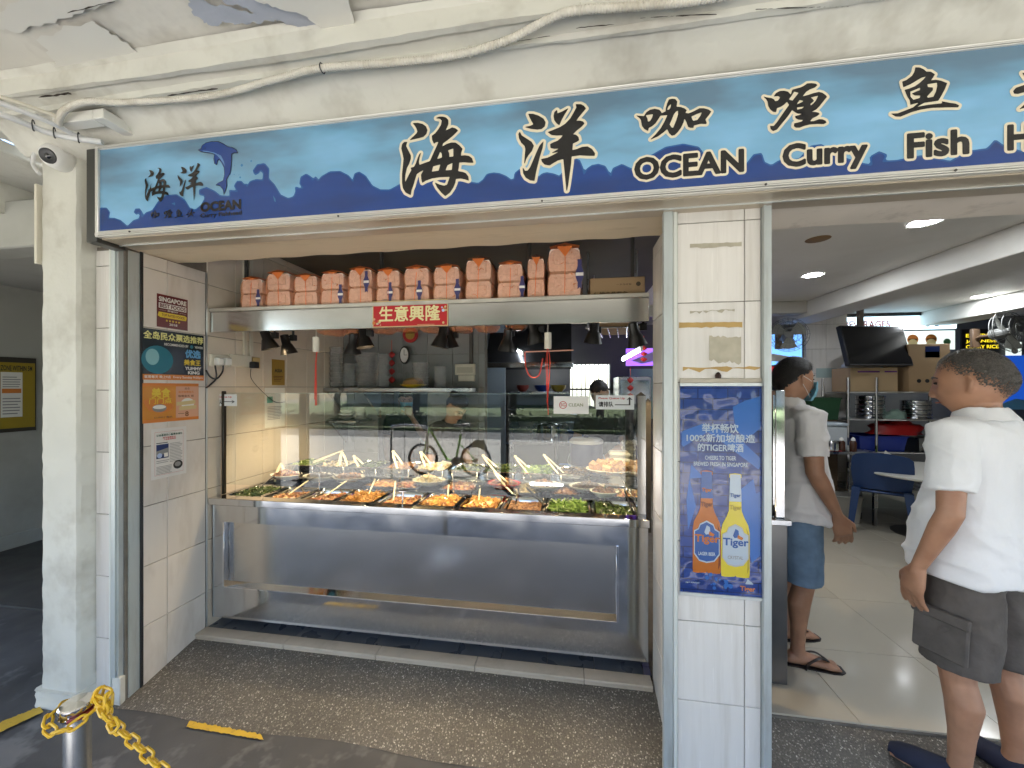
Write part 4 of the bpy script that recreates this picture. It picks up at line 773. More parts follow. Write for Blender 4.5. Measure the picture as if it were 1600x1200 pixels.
g3 = guard_sign('queue notice with a bent up arrow at the pillar end', 931, 991, 617.5, 640, wp); g3.text('Please Queue Up', .07, .68, .76, .86, I_red, .02); g3.text('请排队', .07, .18, .46, .55, I_black, .03); g3.rect(.5, .3, .9, .36, I_black, 'arrow_shaft'); g3.rect(.86, .3, .9, .75, I_black, 'arrow_riser'); g3.poly([(.8, .66), (.88, .88), (.96, .66), (.88, .74)], I_black, 0, 'arrow_head')
# beer poster on the middle pillar
a = P(1063, 600, Y=1.612); b = P(1191, 934, Y=1.612); zt = (P(1063, 600, Y=1.612).z + P(1191, 600, Y=1.612).z) / 2
BW = b.x - a.x; BZ0 = P(1127, 930, Y=1.612).z; BZ1 = P(1127, 603, Y=1.612).z
def poster_blue():
    m = bpy.data.materials.new('poster_blue_brick'); m.use_nodes = True; N = m.node_tree.nodes; L = m.node_tree.links; b = N['Principled BSDF']; b.inputs['Roughness'].default_value = .18; b.inputs['Coat Weight'].default_value = .7; b.inputs['Coat Roughness'].default_value = .06
    tc = N.new('ShaderNodeTexCoord'); mp = N.new('ShaderNodeMapping'); mp.inputs['Rotation'].default_value = (R(90), 0, 0); L.new(tc.outputs['Object'], mp.inputs[0])
    br = N.new('ShaderNodeTexBrick'); L.new(mp.outputs[0], br.inputs[0]); br.inputs['Scale'].default_value = 1; br.inputs['Brick Width'].default_value = .11; br.inputs['Row Height'].default_value = .042; br.inputs['Mortar Size'].default_value = .0018
    br.inputs['Color1'].default_value = (.008, .03, .17, 1); br.inputs['Color2'].default_value = (.012, .045, .23, 1); br.inputs['Mortar'].default_value = (.006, .012, .07, 1)
    L.new(br.outputs[0], b.inputs['Base Color'])
    n = N.new('ShaderNodeTexNoise'); n.inputs['Scale'].default_value = 6; n.inputs['Detail'].default_value = 2; L.new(tc.outputs['Object'], n.inputs['Vector']); bp = N.new('ShaderNodeBump'); bp.inputs['Strength'].default_value = 1; bp.inputs['Distance'].default_value = .05; L.new(n.outputs[0], bp.inputs['Height']); L.new(bp.outputs[0], b.inputs['Coat Normal']); return m
be = Poster('beer_poster', 'tall blue beer poster with two bottles on the tiled pillar', 'poster', (a.x, 1.6165, BZ0), (1, 0, 0), (0, 0, 1), BW, BZ1 - BZ0, poster_blue())
MB().bbox(a.x - .002, a.x + BW + .002, 1.611, 1.6165, BZ1 - .001, BZ1 + .012, .001).build('poster_rail', alu, be.e); MB().bbox(a.x - .002, a.x + BW + .002, 1.611, 1.6165, BZ0 - .012, BZ0 + .001, .001).build('poster_rail', alu, be.e)
MB().bbox(a.x + .0, a.x + BW, 1.6135, 1.618, BZ1 + .0125, BZ1 + .03, .001).build('hanging_strip', M('old_strip', (.42, .38, .31), .6, var=.1), be.e)
hx = a.x + BW * .47; MB().lathe((hx, 1.612, BZ1 + .03), [(.011, 0), (.012, .012), (.006, .022), (.0005, .025)], 12, sy=.4).build('hook', M('dark_hook', (.05, .03, .025), .3, metal=.8), be.e)
brt = ink_m('poster_mid_blue', (.035, .13, .42), .18); amber = ink_m('amber', (.42, .12, .012), .18); amber_d = ink_m('amber_dark', (.16, .035, .008), .18); lemon = ink_m('lemon', (.62, .50, .04), .18); pale = ink_m('poster_pale', (.40, .47, .55), .18); lab_b = ink_m('label_blue', (.02, .08, .28), .18)
be.blob([(.12, .55), (.2, .42), (.1, .3), (.08, .45), (.14, .62), (.3, .56)], brt, 0); be.blob([(.72, .5), (.9, .56), (.95, .45), (.8, .3), (.9, .4), (.78, .42)], brt, 0); be.blob([(.65, .9), (.8, .93), (.98, .95), (.98, .8), (.8, .74), (.68, .8)], brt, 0); be.blob([(.02, .7), (.35, .78), (.7, .68), (.98, .6), (.98, .66), (.7, .76), (.3, .82), (.02, .78)], brt, 0); be.blob([(.7, .46), (.98, .5), (.98, .2), (.88, .16)], brt, 0)
def bottle(cx, bottom, glass, neck, label, rim):
    w = .165
    prof_ = [(.0, .97), (.01, .98), (.12, .985), (.16, .98), (.165, .95), (.165, .6), (.15, .54), (.1, .47), (.075, .42), (.068, .3), (.06, .16), (.06, .14), (.07, .135), (.07, .11), (.06, .105), (0, .1)]
    f = lambda x, y: (cx + x * 1.05, bottom + (1 - y) * .56)
    be.poly([f(x, y) for x, y in prof_] + [f(-x, y) for x, y in prof_[::-1]], glass, 2, 'bottle_glass')
    be.poly([f(.135, .95), f(.16, .9), f(.158, .62), f(.12, .55), f(.14, .62), f(.138, .88)], amber_d if glass is amber else ink_m('lemon_dark', (.4, .3, .03), .18), 3, 'bottle_shade')
    be.poly([f(-.06, .11), f(.06, .11), f(.072, .34), f(-.072, .34)], neck, 3, 'neck_label')
    lab = [(-.15, .62), (-.1, .6), (-.08, .56), (0, .53), (.08, .56), (.1, .6), (.15, .62), (.152, .82), (.09, .88), (0, .895), (-.09, .88), (-.152, .82)]
    be.poly([f(x, y) for x, y in lab], rim, 4, 'label_edge'); be.poly([f(x * .93, .715 + (y - .715) * .93) for x, y in lab], label, 5, 'label')
    return f
fA = bottle(.33, .09, amber, lab_b, lab_b, pale); fB = bottle(.68, .08, lemon, pale, pale, ink_m('silver', (.4, .4, .4)))
def on(f, t, x0, y0, x1, y1, m, lv=6, bold=.03): (p, q), (r_, s_) = f(x0, y1), f(x1, y0); be.text(t, p, q, r_, s_, m, bold, lv)
on(fA, 'Tiger', -.145, .65, .15, .735, amber); on(fB, 'Tiger', -.145, .65, .15, .735, lab_b); on(fA, 'LAGER BEER', -.1, .80, .1, .83, pale); on(fB, 'CRYSTAL', -.09, .80, .09, .83, I_grey); on(fA, 'Tiger', -.06, .25, .06, .29, amber); on(fB, 'Tiger', -.06, .27, .06, .31, lab_b); on(fA, 'Tiger', -.07, .37, .07, .42, amber_d); on(fB, 'Tiger', -.07, .37, .07, .42, ink_m('lemon_dark'))
for f, m in ((fA, pale), (fB, lab_b)):
    be.blob([f(-.03, .63), f(.0, .57), f(.035, .585), (f(.04, .62)), f(.02, .645), f(-.01, .65)], m, 6, 'emblem'); be.blob([f(.03, .62), f(.09, .645), f(.075, .665), f(.02, .65)], amber, 6, 'emblem')
be.text('举杯畅饮', .27, .775, .72, .82, pale, .02); be.text('100%新加坡酿造', .08, .73, .92, .77, pale, .02); be.text('的TIGER啤酒', .22, .685, .78, .725, pale, .02); be.text('CHEERS TO TIGER', .31, .645, .69, .665, pale, .02); be.text('BREWED FRESH IN SINGAPORE', .17, .615, .83, .635, pale, .02)
be.text('Tiger', .74, .02, .92, .05, I_org, .02); be.blob([(.8, .06), (.83, .085), (.88, .07), (.9, .06)], pale, 1, 'emblem'); be.text('ENJOY RESPONSIBLY', .07, .045, .25, .053, pale)
for k in range(16): be.disc(.5 + rnd.gauss(0, .09), .055 + rnd.gauss(0, .014), rnd.uniform(.005, .03), brt, 1, 'paint_splash')
# notice board in the passage
a = P(-40, 555, X=-5.47); b = P(57, 672, X=-5.47)
nb = Poster('notice_board', 'dark framed yellow notice board on the passage wall', 'notice board', (-5.495, a.y, b.z), (0, 1, 0), (0, 0, 1), b.y - a.y, a.z - b.z, M('board_frame', (.035, .028, .02), .5), t=.02)
nb.rect(.0, .05, .98, .93, ink_m('board_yellow', (.34, .24, .02))); nb.text('SMOKE-FREE ZONE WITHIN 5M', .02, .82, .93, .89, I_black, .02); nb.rect(.4, .2, .76, .8, I_white, 'pinned_paper', 1); nb.rect(.42, .52, .74, .58, I_org, lv=2); nb.lines(.43, .73, .6, .76, 5, I_grey, 2); nb.lines(.43, .73, .24, .48, 6, I_grey, 2)
# ---------------------------------------------------------------- food boxes in orange bags on the shelf
foam = M('foam_box', (.84, .80, .76), .55, var=.04, vs=6); bag_m = film_mat('orange_bag_film', (.92, .38, .17), .33, .25, .82); bag_o = M('orange_bag_fold', (.72, .20, .05), .35, var=.1, vs=10); badge = M('bag_badge_ink', (.05, .05, .16), .4)
BAGS = [(374, 412, 432), (413, 456, 422), (456, 498, 427), (498, 540, 422), (541, 584, 416), (585, 627, 418), (628, 673, 414), (674, 721, 412), (724, 771, 400), (774, 820, 407), (822, 853, 398), (852, 912, 380)]
BL = ['nearest the socket wall', 'second from the socket wall', 'third from the socket wall', 'with a crooked blue badge, fourth from the socket wall', 'with a large upright blue badge', 'just left of the banner', 'above the left half of the banner', 'above the right half of the banner', 'tall and pale, just right of the banner', 'with a dark side badge, tilted', 'narrow and pale, beside the tallest bag', 'tallest and most orange, in front of the cardboard box']
for i, (x0, x1, yt) in enumerate(BAGS):
    y = 2.115 if i < 11 else 2.095; A = P(x0, 470, Y=y); B = P(x1, 470, Y=y); top = P((x0 + x1) / 2, yt, Y=y).z; z0 = 2.0905; H = top - z0; Wd = B.x - A.x - .003; cx = (A.x + B.x) / 2; dep = .42 if i < 11 else .62
    o = empty('food_box_bag', (cx, y, z0), f'orange bag of foam food boxes {BL[i]}', 'food boxes', 'bagged foam boxes on the shelf')
    def outline(s, g=0): 
        w = Wd / 2 * s; h = H * .90
        q = [(.86, 0), (.93, .03), (.95, .2), (.90, .40), (.82, .47), (.82, .53), (.90, .58), (.93, .8), (.88, .95), (.78, 1)]
        return [(cx + a * w, z0 + .002 + b * h + g * b) for a, b in q] + [(cx - a * w, z0 + .002 + b * h + g * b) for a, b in q[::-1]]
    tw = rnd.uniform(-.03, .03)
    for k in range(2):
        pr_ = outline(.90); half = [p for p in pr_ if (p[1] <= z0 + .002 + H * .90 * .5) == (k == 0)]
        MB().prism(half, y + .006, y + dep - .01, 'y').build('foam_box', foam, o)
        zc = z0 + H * (.22 + .5 * k); w_ = Wd * .27; MB().bbox(cx - w_ + .01 * tw, cx + w_, y + .001, y + .0085, zc - H * .11, zc + H * .13, .004).build('lid_panel', foam, o)
    bq = [(.84, 0), (.95, .04), (1.0, .14), (1.0, .28), (.95, .40), (.90, .47), (.93, .55), (.98, .64), (.98, .78), (.92, .90), (.78, .98), (.45, 1.03)]; hh = H * .96
    mb = MB(); ol = [(cx + a * Wd / 2 * .99, z0 + .002 + b * hh) for a, b in bq] + [(cx - a * Wd / 2 * .99, z0 + .002 + b * hh) for a, b in bq[::-1]]; n = len(ol); rings = []
    for t in range(7):
        yy = y - .003 + (dep + .006) * t / 6; e = 1 - .10 * (t in (0, 6)); rings.append([Vector((cx + (a - cx) * e + rnd.uniform(-.002, .002), yy + rnd.uniform(-.004, .004) * (0 < t < 6), z0 + .001 + (b - z0) * (e + rnd.uniform(-.01, .012)))) for a, b in ol])
    mb.loft(rings, True, True); bgo = mb.build('bag', bag_m, o)
    pk = z0 + H; MB().add([(cx - Wd * .4, y - .004, pk - H * .06), (cx + Wd * .02, y - .007, pk), (cx + Wd * .4, y - .004, pk - H * .06), (cx + Wd * .36, y + .1, pk - .01), (cx - Wd * .36, y + .1, pk - .01), (cx, y + .06, pk + .012)], [(0, 1, 5, 4), (1, 2, 3, 5)]).build('bag_top_fold', bag_m if i in (8, 10) else bag_o, o)
    MB().add([(cx - Wd * .2, y - .005, pk - H * .06), (cx + Wd * .22, y - .005, pk - H * .06), (cx + .004, y - .006, pk - H * (.26 if i % 3 else .12))], [(0, 1, 2)]).build('gusset', bag_o, o)
    MB().tube([(cx + .004, y - .006, pk - H * .2), (cx + .003 + tw * .2, y - .006, z0 + H * .5), (cx + tw * .3, y - .006, z0 + H * .05)], .0016, 5).build('seam', bag_o, o)
    if 1 < i < 10:
        sx_ = rnd.uniform(-.01, .01); MB().lathe((cx + sx_, 2.38, 1.948 + rnd.uniform(-.004, .012)), [(.001, 0), (Wd * .35, .006), (Wd * .47, .03), (Wd * .5, .07), (Wd * .5, .11)], 18, 1, 1.6).build('sagging_bag_base', bag_m, bgo)
    if i in (0, 3, 4, 5, 6, 7, 9, 11):
        bx = cx + Wd * {0: .3, 3: .33, 4: .25, 5: .1, 6: .12, 7: .38, 9: .42, 11: .40}[i]; bz = z0 + H * {4: .58, 11: .4}.get(i, .3); bh = H * .28; bw = Wd * .11
        q = [(-.5, 1), (.5, 1), (.45, .55), (1, .1), (.9, -.2), (.45, -.55), (.5, -1), (0, -.85), (-.5, -1), (-.45, -.55), (-.9, -.2), (-1, .1), (-.45, .55)]
        flat('printed_badge', poly2d([(a * bw, b * bh) for a, b in q]), badge, bgo, (bx, y - .0052, bz), (1, 0, 0), (0, 0, 1)); flat('printed_band', rect2d(-bw * .9, -bh * .1, bw * .9, bh * .12), foam, bgo, (bx, y - .0056, bz), (1, 0, 0), (0, 0, 1))
# cardboard carton behind, pillar end
card = M('cardboard', (.36, .24, .13), .8, var=.06, vs=4, bump=.1, bs=30); card_p = M('cardboard_pale', (.46, .33, .19), .8, var=.05, vs=4)
def carton(name, label, x0, x1, y0, y1, z0, z1, m=card, flap=True, group=None, prints=()):
    o = empty(name, ((x0 + x1) / 2, (y0 + y1) / 2, z0), label, 'carton', group); body_ = MB().bbox(x0, x1, y0, y1, z0, z1, .004).build('body', m, o)
    MB().box(x0 + .002, x1 - .002, (y0 + y1) / 2 - .025, (y0 + y1) / 2 + .025, z1 + .0005, z1 + .0015).build('tape', M('packing_tape', (.4, .3, .17), .25), o)
    for (a, b, c, d, mm) in prints: flat('printed_panel', rect2d(x0 + a * (x1 - x0), z0 + b * (z1 - z0), x0 + c * (x1 - x0), z0 + d * (z1 - z0)), mm, body_, (0, y0, 0), (1, 0, 0), (0, 0, 1), .001)
    return o
cbx = carton('carton', 'brown carton with printed characters on the overhead shelf', .10, .39, 2.14, 2.55, 2.0905, 2.195)
flat('lettering', fit2d(text2d('保护食品安全', .03), .12, 2.10, .30, 2.118), M('carton_ink', (.06, .04, .025), .7), cbx, (0, 2.14, 0), (1, 0, 0), (0, 0, 1), .001); flat('lettering', fit2d(text2d('一次性饭盒'), .24, 2.15, .32, 2.16), M('carton_ink'), cbx, (0, 2.14, 0), (1, 0, 0), (0, 0, 1), .001); flat('mark', disc2d(.355, 2.155, .012), M('carton_ink'), cbx, (0, 2.14, 0), (1, 0, 0), (0, 0, 1), .001)
# ---------------------------------------------------------------- trays, plates and food
def fm(n, c, r=.4): return M('food_' + n, c, r, var=.3, vs=25, coat=.25)
PAL = {'green': [fm('g1', (.05, .085, .02)), fm('g2', (.08, .12, .03)), fm('g3', (.03, .05, .014))], 'bean': [fm('b1', (.13, .23, .04)), fm('b2', (.19, .30, .07))], 'dark': [fm('d1', (.07, .04, .02)), fm('d2', (.12, .08, .035)), fm('d3', (.04, .026, .014))],
 'red': [fm('r1', (.25, .085, .04)), fm('r2', (.36, .19, .085)), fm('r3', (.13, .05, .028)), fm('r4', (.42, .27, .12))], 'orange': [fm('o1', (.46, .24, .06)), fm('o2', (.55, .33, .10)), fm('o3', (.33, .15, .04))], 'brown': [fm('n1', (.21, .11, .055)), fm('n2', (.31, .18, .09)), fm('n3', (.13, .06, .03))],
 'pale': [fm('p1', (.52, .46, .3)), fm('p2', (.6, .54, .38)), fm('p3', (.4, .32, .18))], 'mix': [fm('m1', (.5, .3, .12)), fm('m2', (.4, .13, .05)), fm('m3', (.56, .45, .25)), fm('m4', (.11, .16, .05))], 'lettuce': [fm('l1', (.26, .34, .09)), fm('l2', (.36, .42, .17)), fm('l3', (.14, .22, .05))], 'fish': [fm('f1', (.42, .26, .11)), fm('f2', (.52, .36, .18)), fm('f3', (.25, .13, .055))]}
def heap(parent, cx, cy_, z, rx, ry, h, pal, kind, n=90, s=.016, square=True):
    mats = PAL[pal]; mb = MB(); N = 11
    # a mound to fill the inside
    g = []
    for j in range(N):
        for i in range(N):
            a = -1 + 2 * i / (N - 1); b = -1 + 2 * j / (N - 1); r2 = max(abs(a), abs(b)) if square else math.hypot(a, b)
            if not square: k = max(abs(a), abs(b), 1e-6) / max(math.hypot(a, b), 1e-6); a *= k; b *= k; r2 = math.hypot(a, b)
            g.append((cx + a * rx, cy_ + b * ry, z + h * (1 - r2 ** 2) * .8 + .008 * math.sin(a * 2.3 + cx * 40) * math.cos(b * 2.1 + cx * 17) + rnd.uniform(-.003, .003)))
    mb.add(g, [(j * N + i, j * N + i + 1, (j + 1) * N + i + 1, (j + 1) * N + i) for j in range(N - 1) for i in range(N - 1)], True)
    for _ in range(n):
        if square: a, b = rnd.uniform(-.92, .92), rnd.uniform(-.92, .92); r2 = max(abs(a), abs(b))
        else:
            t = rnd.uniform(0, 6.283); q = math.sqrt(rnd.random()) * .93; a, b = q * math.cos(t), q * math.sin(t); r2 = q
        c = Vector((cx + a * rx, cy_ + b * ry, z + h * (1 - r2 * r2) * .85 + .008 * math.sin(a * 2.3 + cx * 40) * math.cos(b * 2.1 + cx * 17) + rnd.uniform(0, s * .5)))
        mb.cur = rnd.randrange(len(mats)); Rm = Matrix.Rotation(rnd.uniform(0, 6.28), 3, 'Z') @ Matrix.Rotation(rnd.uniform(-.6, .6), 3, 'X') @ Matrix.Rotation(rnd.uniform(-.6, .6), 3, 'Y'); k = s * rnd.uniform(.6, 1.35)
        if kind == 'chunk':
            v = [Vector((x * k * rnd.uniform(.6, 1.1), y * k * rnd.uniform(.6, 1.1), w_ * k * .7 * rnd.uniform(.6, 1))) for w_ in (-1, 1) for y in (-1, 1) for x in (-1, 1)]
            f = [(0, 2, 3, 1), (4, 5, 7, 6), (0, 1, 5, 4), (2, 6, 7, 3), (0, 4, 6, 2), (1, 3, 7, 5)]
        elif kind == 'strand':
            L_ = k * 3; v = []; 
            for t in range(4):
                x = -L_ + 2 * L_ * t / 3; yb = math.sin(t * 1.3 + k * 90) * k * .5; v += [Vector((x, yb - k * .22, 0)), Vector((x, yb + k * .22, 0)), Vector((x, yb, k * .38))]
            f = []
            for t in range(3): b3 = t * 3; f += [(b3, b3 + 3, b3 + 5, b3 + 2), (b3 + 2, b3 + 5, b3 + 4, b3 + 1)]
        elif kind == 'leaf':
            v = [Vector((-k * 1.4, 0, 0)), Vector((-k * .3, -k * .8, k * .25)), Vector((k * 1.4, 0, k * .1)), Vector((-k * .2, k * .8, k * .35)), Vector((0, 0, -k * .15))]; f = [(0, 1, 4), (1, 2, 4), (2, 3, 4), (3, 0, 4)]
        else:  # slice / ring
            v = [Vector((k * math.cos(t * 1.047), k * .8 * math.sin(t * 1.047), 0)) for t in range(6)] + [Vector((k * .85 * math.cos(t * 1.047), k * .65 * math.sin(t * 1.047), k * .35)) for t in range(6)]; f = [tuple(range(6, 12))] + [(t, (t + 1) % 6, 6 + (t + 1) % 6, 6 + t) for t in range(6)]
        mb.add([c + Rm @ q for q in v], f, kind == 'chunk')
    o = mb.build('food', mats, parent, fix=False); o['kind'] = 'stuff'; return o
def tray(cx, cy_, w, d, z, depth, label, pal, kind, fill=.55, n=90, s=.016, h=.03, m=None):
    o = empty('food_tray', (cx, cy_, z - depth), label, 'food tray', 'steel food trays'); mb = MB()
    def rr(hw, hd, r_, zz):
        q = []
        for (sx, sy, a0) in ((1, 1, 0), (-1, 1, 90), (-1, -1, 180), (1, -1, 270)):
            for k in range(4): t = R(a0 + 30 * k); q.append(Vector((cx + sx * (hw - r_) + r_ * math.cos(t), cy_ + sy * (hd - r_) + r_ * math.sin(t), zz)))
        return q
    hw, hd = w / 2, d / 2
    mb.loft([rr(hw, hd, .02, z - .004), rr(hw, hd, .02, z), rr(hw - .012, hd - .012, .02, z), rr(hw - .018, hd - .018, .02, z - .01), rr(hw - .026, hd - .026, .02, z - depth)], False, True)
    mb.add(rr(hw - .026, hd - .026, .02, z - depth + .0005), [list(range(16))]); mb.build('pan', m or steel, o)
    heap(o, cx, cy_, z - depth * (1 - fill), hw - .028, hd - .028, h, pal, kind, n, s); return o
porc = M('porcelain', (.78, .76, .70), .15, coat=.3, var=.03); redp = M('red_melamine', (.55, .03, .02), .25, coat=.3)
def plate(cx, cy_, rx, ry, z, label, pal, kind, n=80, s=.014, h=.04, m=porc):
    o = empty('food_plate', (cx, cy_, z), label, 'food plate', 'plates of cooked food'); pr_ = [(.55, 0), (.6, .004), (.85, .022), (1, .034), (.985, .037), (.82, .027), (.5, .010), (.001, .010)]
    MB().lathe((cx, cy_, z), [(a * rx, b) for a, b in pr_], 28, 1, ry / rx).build('dish', m, o); heap(o, cx, cy_, z + .018, rx * .8, ry * .8, h, pal, kind, n, s, False); return o
pw_ = .2555; x0_ = -2.19
ROW1 = [('green', 'strand', 'chopped green vegetables in the corner tray'), ('red', 'chunk', 'red chilli curry in dark gravy, tray next to the corner'), ('red', 'chunk', 'red prawns in dark sauce, third front tray'), ('orange', 'strand', 'orange fried noodles in front tray'), ('red', 'chunk', 'red sambal tray behind the glass clip'), ('orange', 'chunk', 'golden fried pieces in front tray'), ('orange', 'chunk', 'flat yellow orange curry tray'), ('brown', 'slice', 'brown braised mushrooms in front tray'), ('bean', 'strand', 'bright green beans in front tray'), ('green', 'leaf', 'yellow green mustard leaves, front tray nearest the pillar')]
for i, (pal, kd, wd) in enumerate(ROW1):
    tray(x0_ + pw_ * (i + .5), 2.262, pw_ - .006, .27, .912, .065, wd, pal, kd, (.72 if i not in (1, 2, 4) else .45) + rnd.uniform(-.08, .06), 230, rnd.uniform(.008, .0115), rnd.uniform(.008, .02))
for i in range(10): pass
# middle row: trays with a plate on most of them
MID = [(447, 'red', 'chunk', 'p', 'oval plate heaped with red brown sausage pieces'), (499, 'dark', 'leaf', 'p', 'oval plate of dark green chopped vegetables'), (545, 'brown', 'chunk', 'p', 'white plate of brown minced meat'), (600, 'orange', 'slice', 't', 'tray heaped with orange omelette slices'), (637, 'red', 'chunk', 't', 'shallow tray of red gravy'), (670, 'pale', 'chunk', 'p', 'white plate of pale scrambled egg'), (718, 'red', 'chunk', 't', 'tray of glazed red chicken wings'), (787, 'red', 'chunk', 'r', 'red plate of sambal'), (822, 'pale', 'strand', 't', 'tray of pale noodles with tongs'), (852, 'brown', 'chunk', 'p', 'white plate of sliced brown meat'), (883, 'brown', 'chunk', 't', 'tray of brown stew behind the green beans'), (917, 'dark', 'chunk', 'p', 'white bowl of dark braised meat balls'), (959, 'mix', 'chunk', 't', 'tray of egg and tomato with a black handled slice')]
for px, pal, kd, ty, wd in MID:
    q = P(px, 760, Y=2.53)
    if ty == 't': tray(q.x, 2.54, .235, .21, .925, .05, wd, pal, kd, .75, 170, .010, .022)
    else: plate(q.x, 2.53, .118, .085, .928, wd, pal, kd, 150, .0095, .035, redp if ty == 'r' else porc)
# back row: raised trays
BK = [('lettuce', 'leaf', 'raised tray of pale green lettuce by the tiled wall'), ('pale', 'leaf', 'raised tray of stir fried cabbage'), ('green', 'leaf', 'raised tray of green leaves with white tongs'), ('brown', 'slice', 'raised tray of fried bean curd'), ('pale', 'chunk', 'raised tray of mixed cabbage and mushrooms'), ('green', 'leaf', 'raised tray of dark spinach'), ('green', 'strand', 'raised tray of kangkong stems'), ('bean', 'strand', 'raised tray of long beans in the middle'), ('dark', 'leaf', 'raised tray of dark seaweed greens beside the fish plate')]
for i, (pal, kd, wd) in enumerate(BK): tray(-2.075 + .262 * i, 2.80, .252, .27, 1.0, .07, wd, pal, kd, .8, 150, .013, .02)
plate(P(954, 745, Y=2.74).x, 2.74, .17, .12, 1.0, 'large white plate of golden fried fish nearest the pillar', 'fish', 'chunk', 90, .026, .06)
plate(.20, 2.42, .09, .07, .93, 'small bowl of brown stew in the corner by the steel post', 'brown', 'chunk', 60, .014, .03)
rb = empty('tray_riser', (-1.0, 2.8, .918), 'steel riser step under the back row of trays', 'riser'); MB().bbox(-2.19, .36, 2.68, 2.99, .9185, .928, .002).build('step', steel_d, rb)
for k in range(4): MB().box(-2.18 + k * .8, -2.16 + k * .8, 2.7, 2.95, .8, .9184).build('riser_leg', steel_d, rb)
# tongs, spoons, slices
bone = M('bone_plastic', (.72, .66, .48), .35); blk_h = M('black_handle', (.015, .015, .016), .35)
def tongs(px, py, y, ln, ang, label, el=28, z=None):
    ln *= 1.22; el += 5
    q = P(px, py, Y=y); o = empty('serving_tongs', q, label, 'tongs', 'cream plastic tongs'); a, e = R(ang), R(el)
    d = Vector((math.cos(a) * math.cos(e), math.sin(a) * math.cos(e), math.sin(e))); sd_ = Vector((-math.sin(a), math.cos(a), 0))
    for s_ in (-1, 1):
        MB().tube([q + sd_ * (s_ * .03), q + d * (ln * .3) + sd_ * (s_ * .026), q + d * (ln * .75) + sd_ * (s_ * .016), q + d * ln + sd_ * (s_ * .003)], [.007, .009, .010, .008], 6, flat=.4).build('arm', bone, o)
    MB().tube([q + d * ln - sd_ * .012, q + d * (ln + .008), q + d * ln + sd_ * .012], .006, 6).build('spring_end', bone, o)
TG = [(470, 730, 2.72, .26, 40, 'long pale tongs lying over the lettuce tray', 14), (437, 752, 2.5, .12, 125, 'cream tongs stuck in the sausage plate', 40), (538, 735, 2.72, .14, 130, 'cream tongs standing in the green leaves', 38), (573, 738, 2.70, .17, 150, 'cream tongs over the bean curd tray', 24), (630, 738, 2.70, .18, 140, 'cream tongs over the cabbage and mushroom tray', 32), (676, 740, 2.70, .18, 140, 'cream tongs over the spinach tray', 32), (783, 741, 2.70, .17, 150, 'cream tongs over the long bean tray', 28), (834, 744, 2.70, .17, 148, 'cream tongs beside the long bean tray', 30), (879, 742, 2.70, .16, 148, 'cream tongs over the dark greens', 32), (806, 770, 2.45, .17, 150, 'cream tongs on the pale noodles', 26)]
for t in TG: tongs(*t)
def utensil(name, label, p0, p1, m_h, head, flatz=.5):
    a = P(*p0[:2], Y=p0[2]); b = P(*p1[:2], Y=p1[2]); o = empty(name, a, label, 'serving spoon', 'serving utensils'); MB().tube([a, a.lerp(b, .4) + Vector((0, 0, .004)), b], [.004, .005, .006], 7).build('handle', m_h, o)
    d = (a - b).normalized(); c = a + d * .025; mb = MB(); mb.lathe((0, 0, 0), [(.001, -.006), (.015, -.004), (.024, .004), (.026, .006), (.014, .0)], 14, 1.25, .9); rz = Matrix.Rotation(math.atan2(d.y, d.x), 4, 'Z'); mb.v = [Matrix.Translation(c) @ rz @ q for q in mb.v]; mb.build('bowl', head, o)
UT = [(397, 770, 2.26, 428, 744, 2.44, 'steel', 'steel spoon handle over the corner greens'), (443, 779, 2.24, 482, 751, 2.46, 'bone', 'wooden spoon in the red chilli curry'), (503, 780, 2.24, 542, 751, 2.46, 'bone', 'wooden spoon in the prawn tray'), (574, 778, 2.26, 586, 749, 2.42, 'bone', 'pale ladle in the fried noodles'), (614, 786, 2.22, 618, 752, 2.44, 'bone', 'white ladle in the sambal tray'), (699, 788, 2.22, 701, 758, 2.44, 'bone', 'white ladle in the golden pieces'), (748, 788, 2.22, 750, 760, 2.44, 'bone', 'yellow ladle in the curry tray'), (805, 793, 2.22, 810, 764, 2.42, 'steel', 'steel ladle in the mushroom tray'), (856, 797, 2.2, 823, 762, 2.46, 'blk', 'black handled spoon across the meat plate'), (474, 750, 2.5, 464, 727, 2.56, 'blk', 'black handle standing behind the sausage plate'), (530, 751, 2.46, 514, 736, 2.6, 'blk', 'black handle leaning by the minced meat'), (580, 752, 2.46, 568, 737, 2.6, 'blk', 'black handle leaning by the omelette'), (622, 750, 2.5, 610, 735, 2.62, 'blk', 'black handle leaning by the gravy tray'), (735, 775, 2.3, 762, 752, 2.5, 'blk', 'black handle crossing the wings tray'), (965, 797, 2.24, 938, 771, 2.46, 'blk', 'black handled slice in the mustard leaves'), (990, 803, 2.2, 976, 766, 2.5, 'blk', 'thin black handle by the steel post')]
for a, b, y0, c, d, y1, m, lb_ in UT: utensil('serving_spoon', lb_, (a, b, y0), (c, d, y1), {'steel': chrome, 'bone': bone, 'blk': blk_h}[m], steel if m != 'bone' else bone)
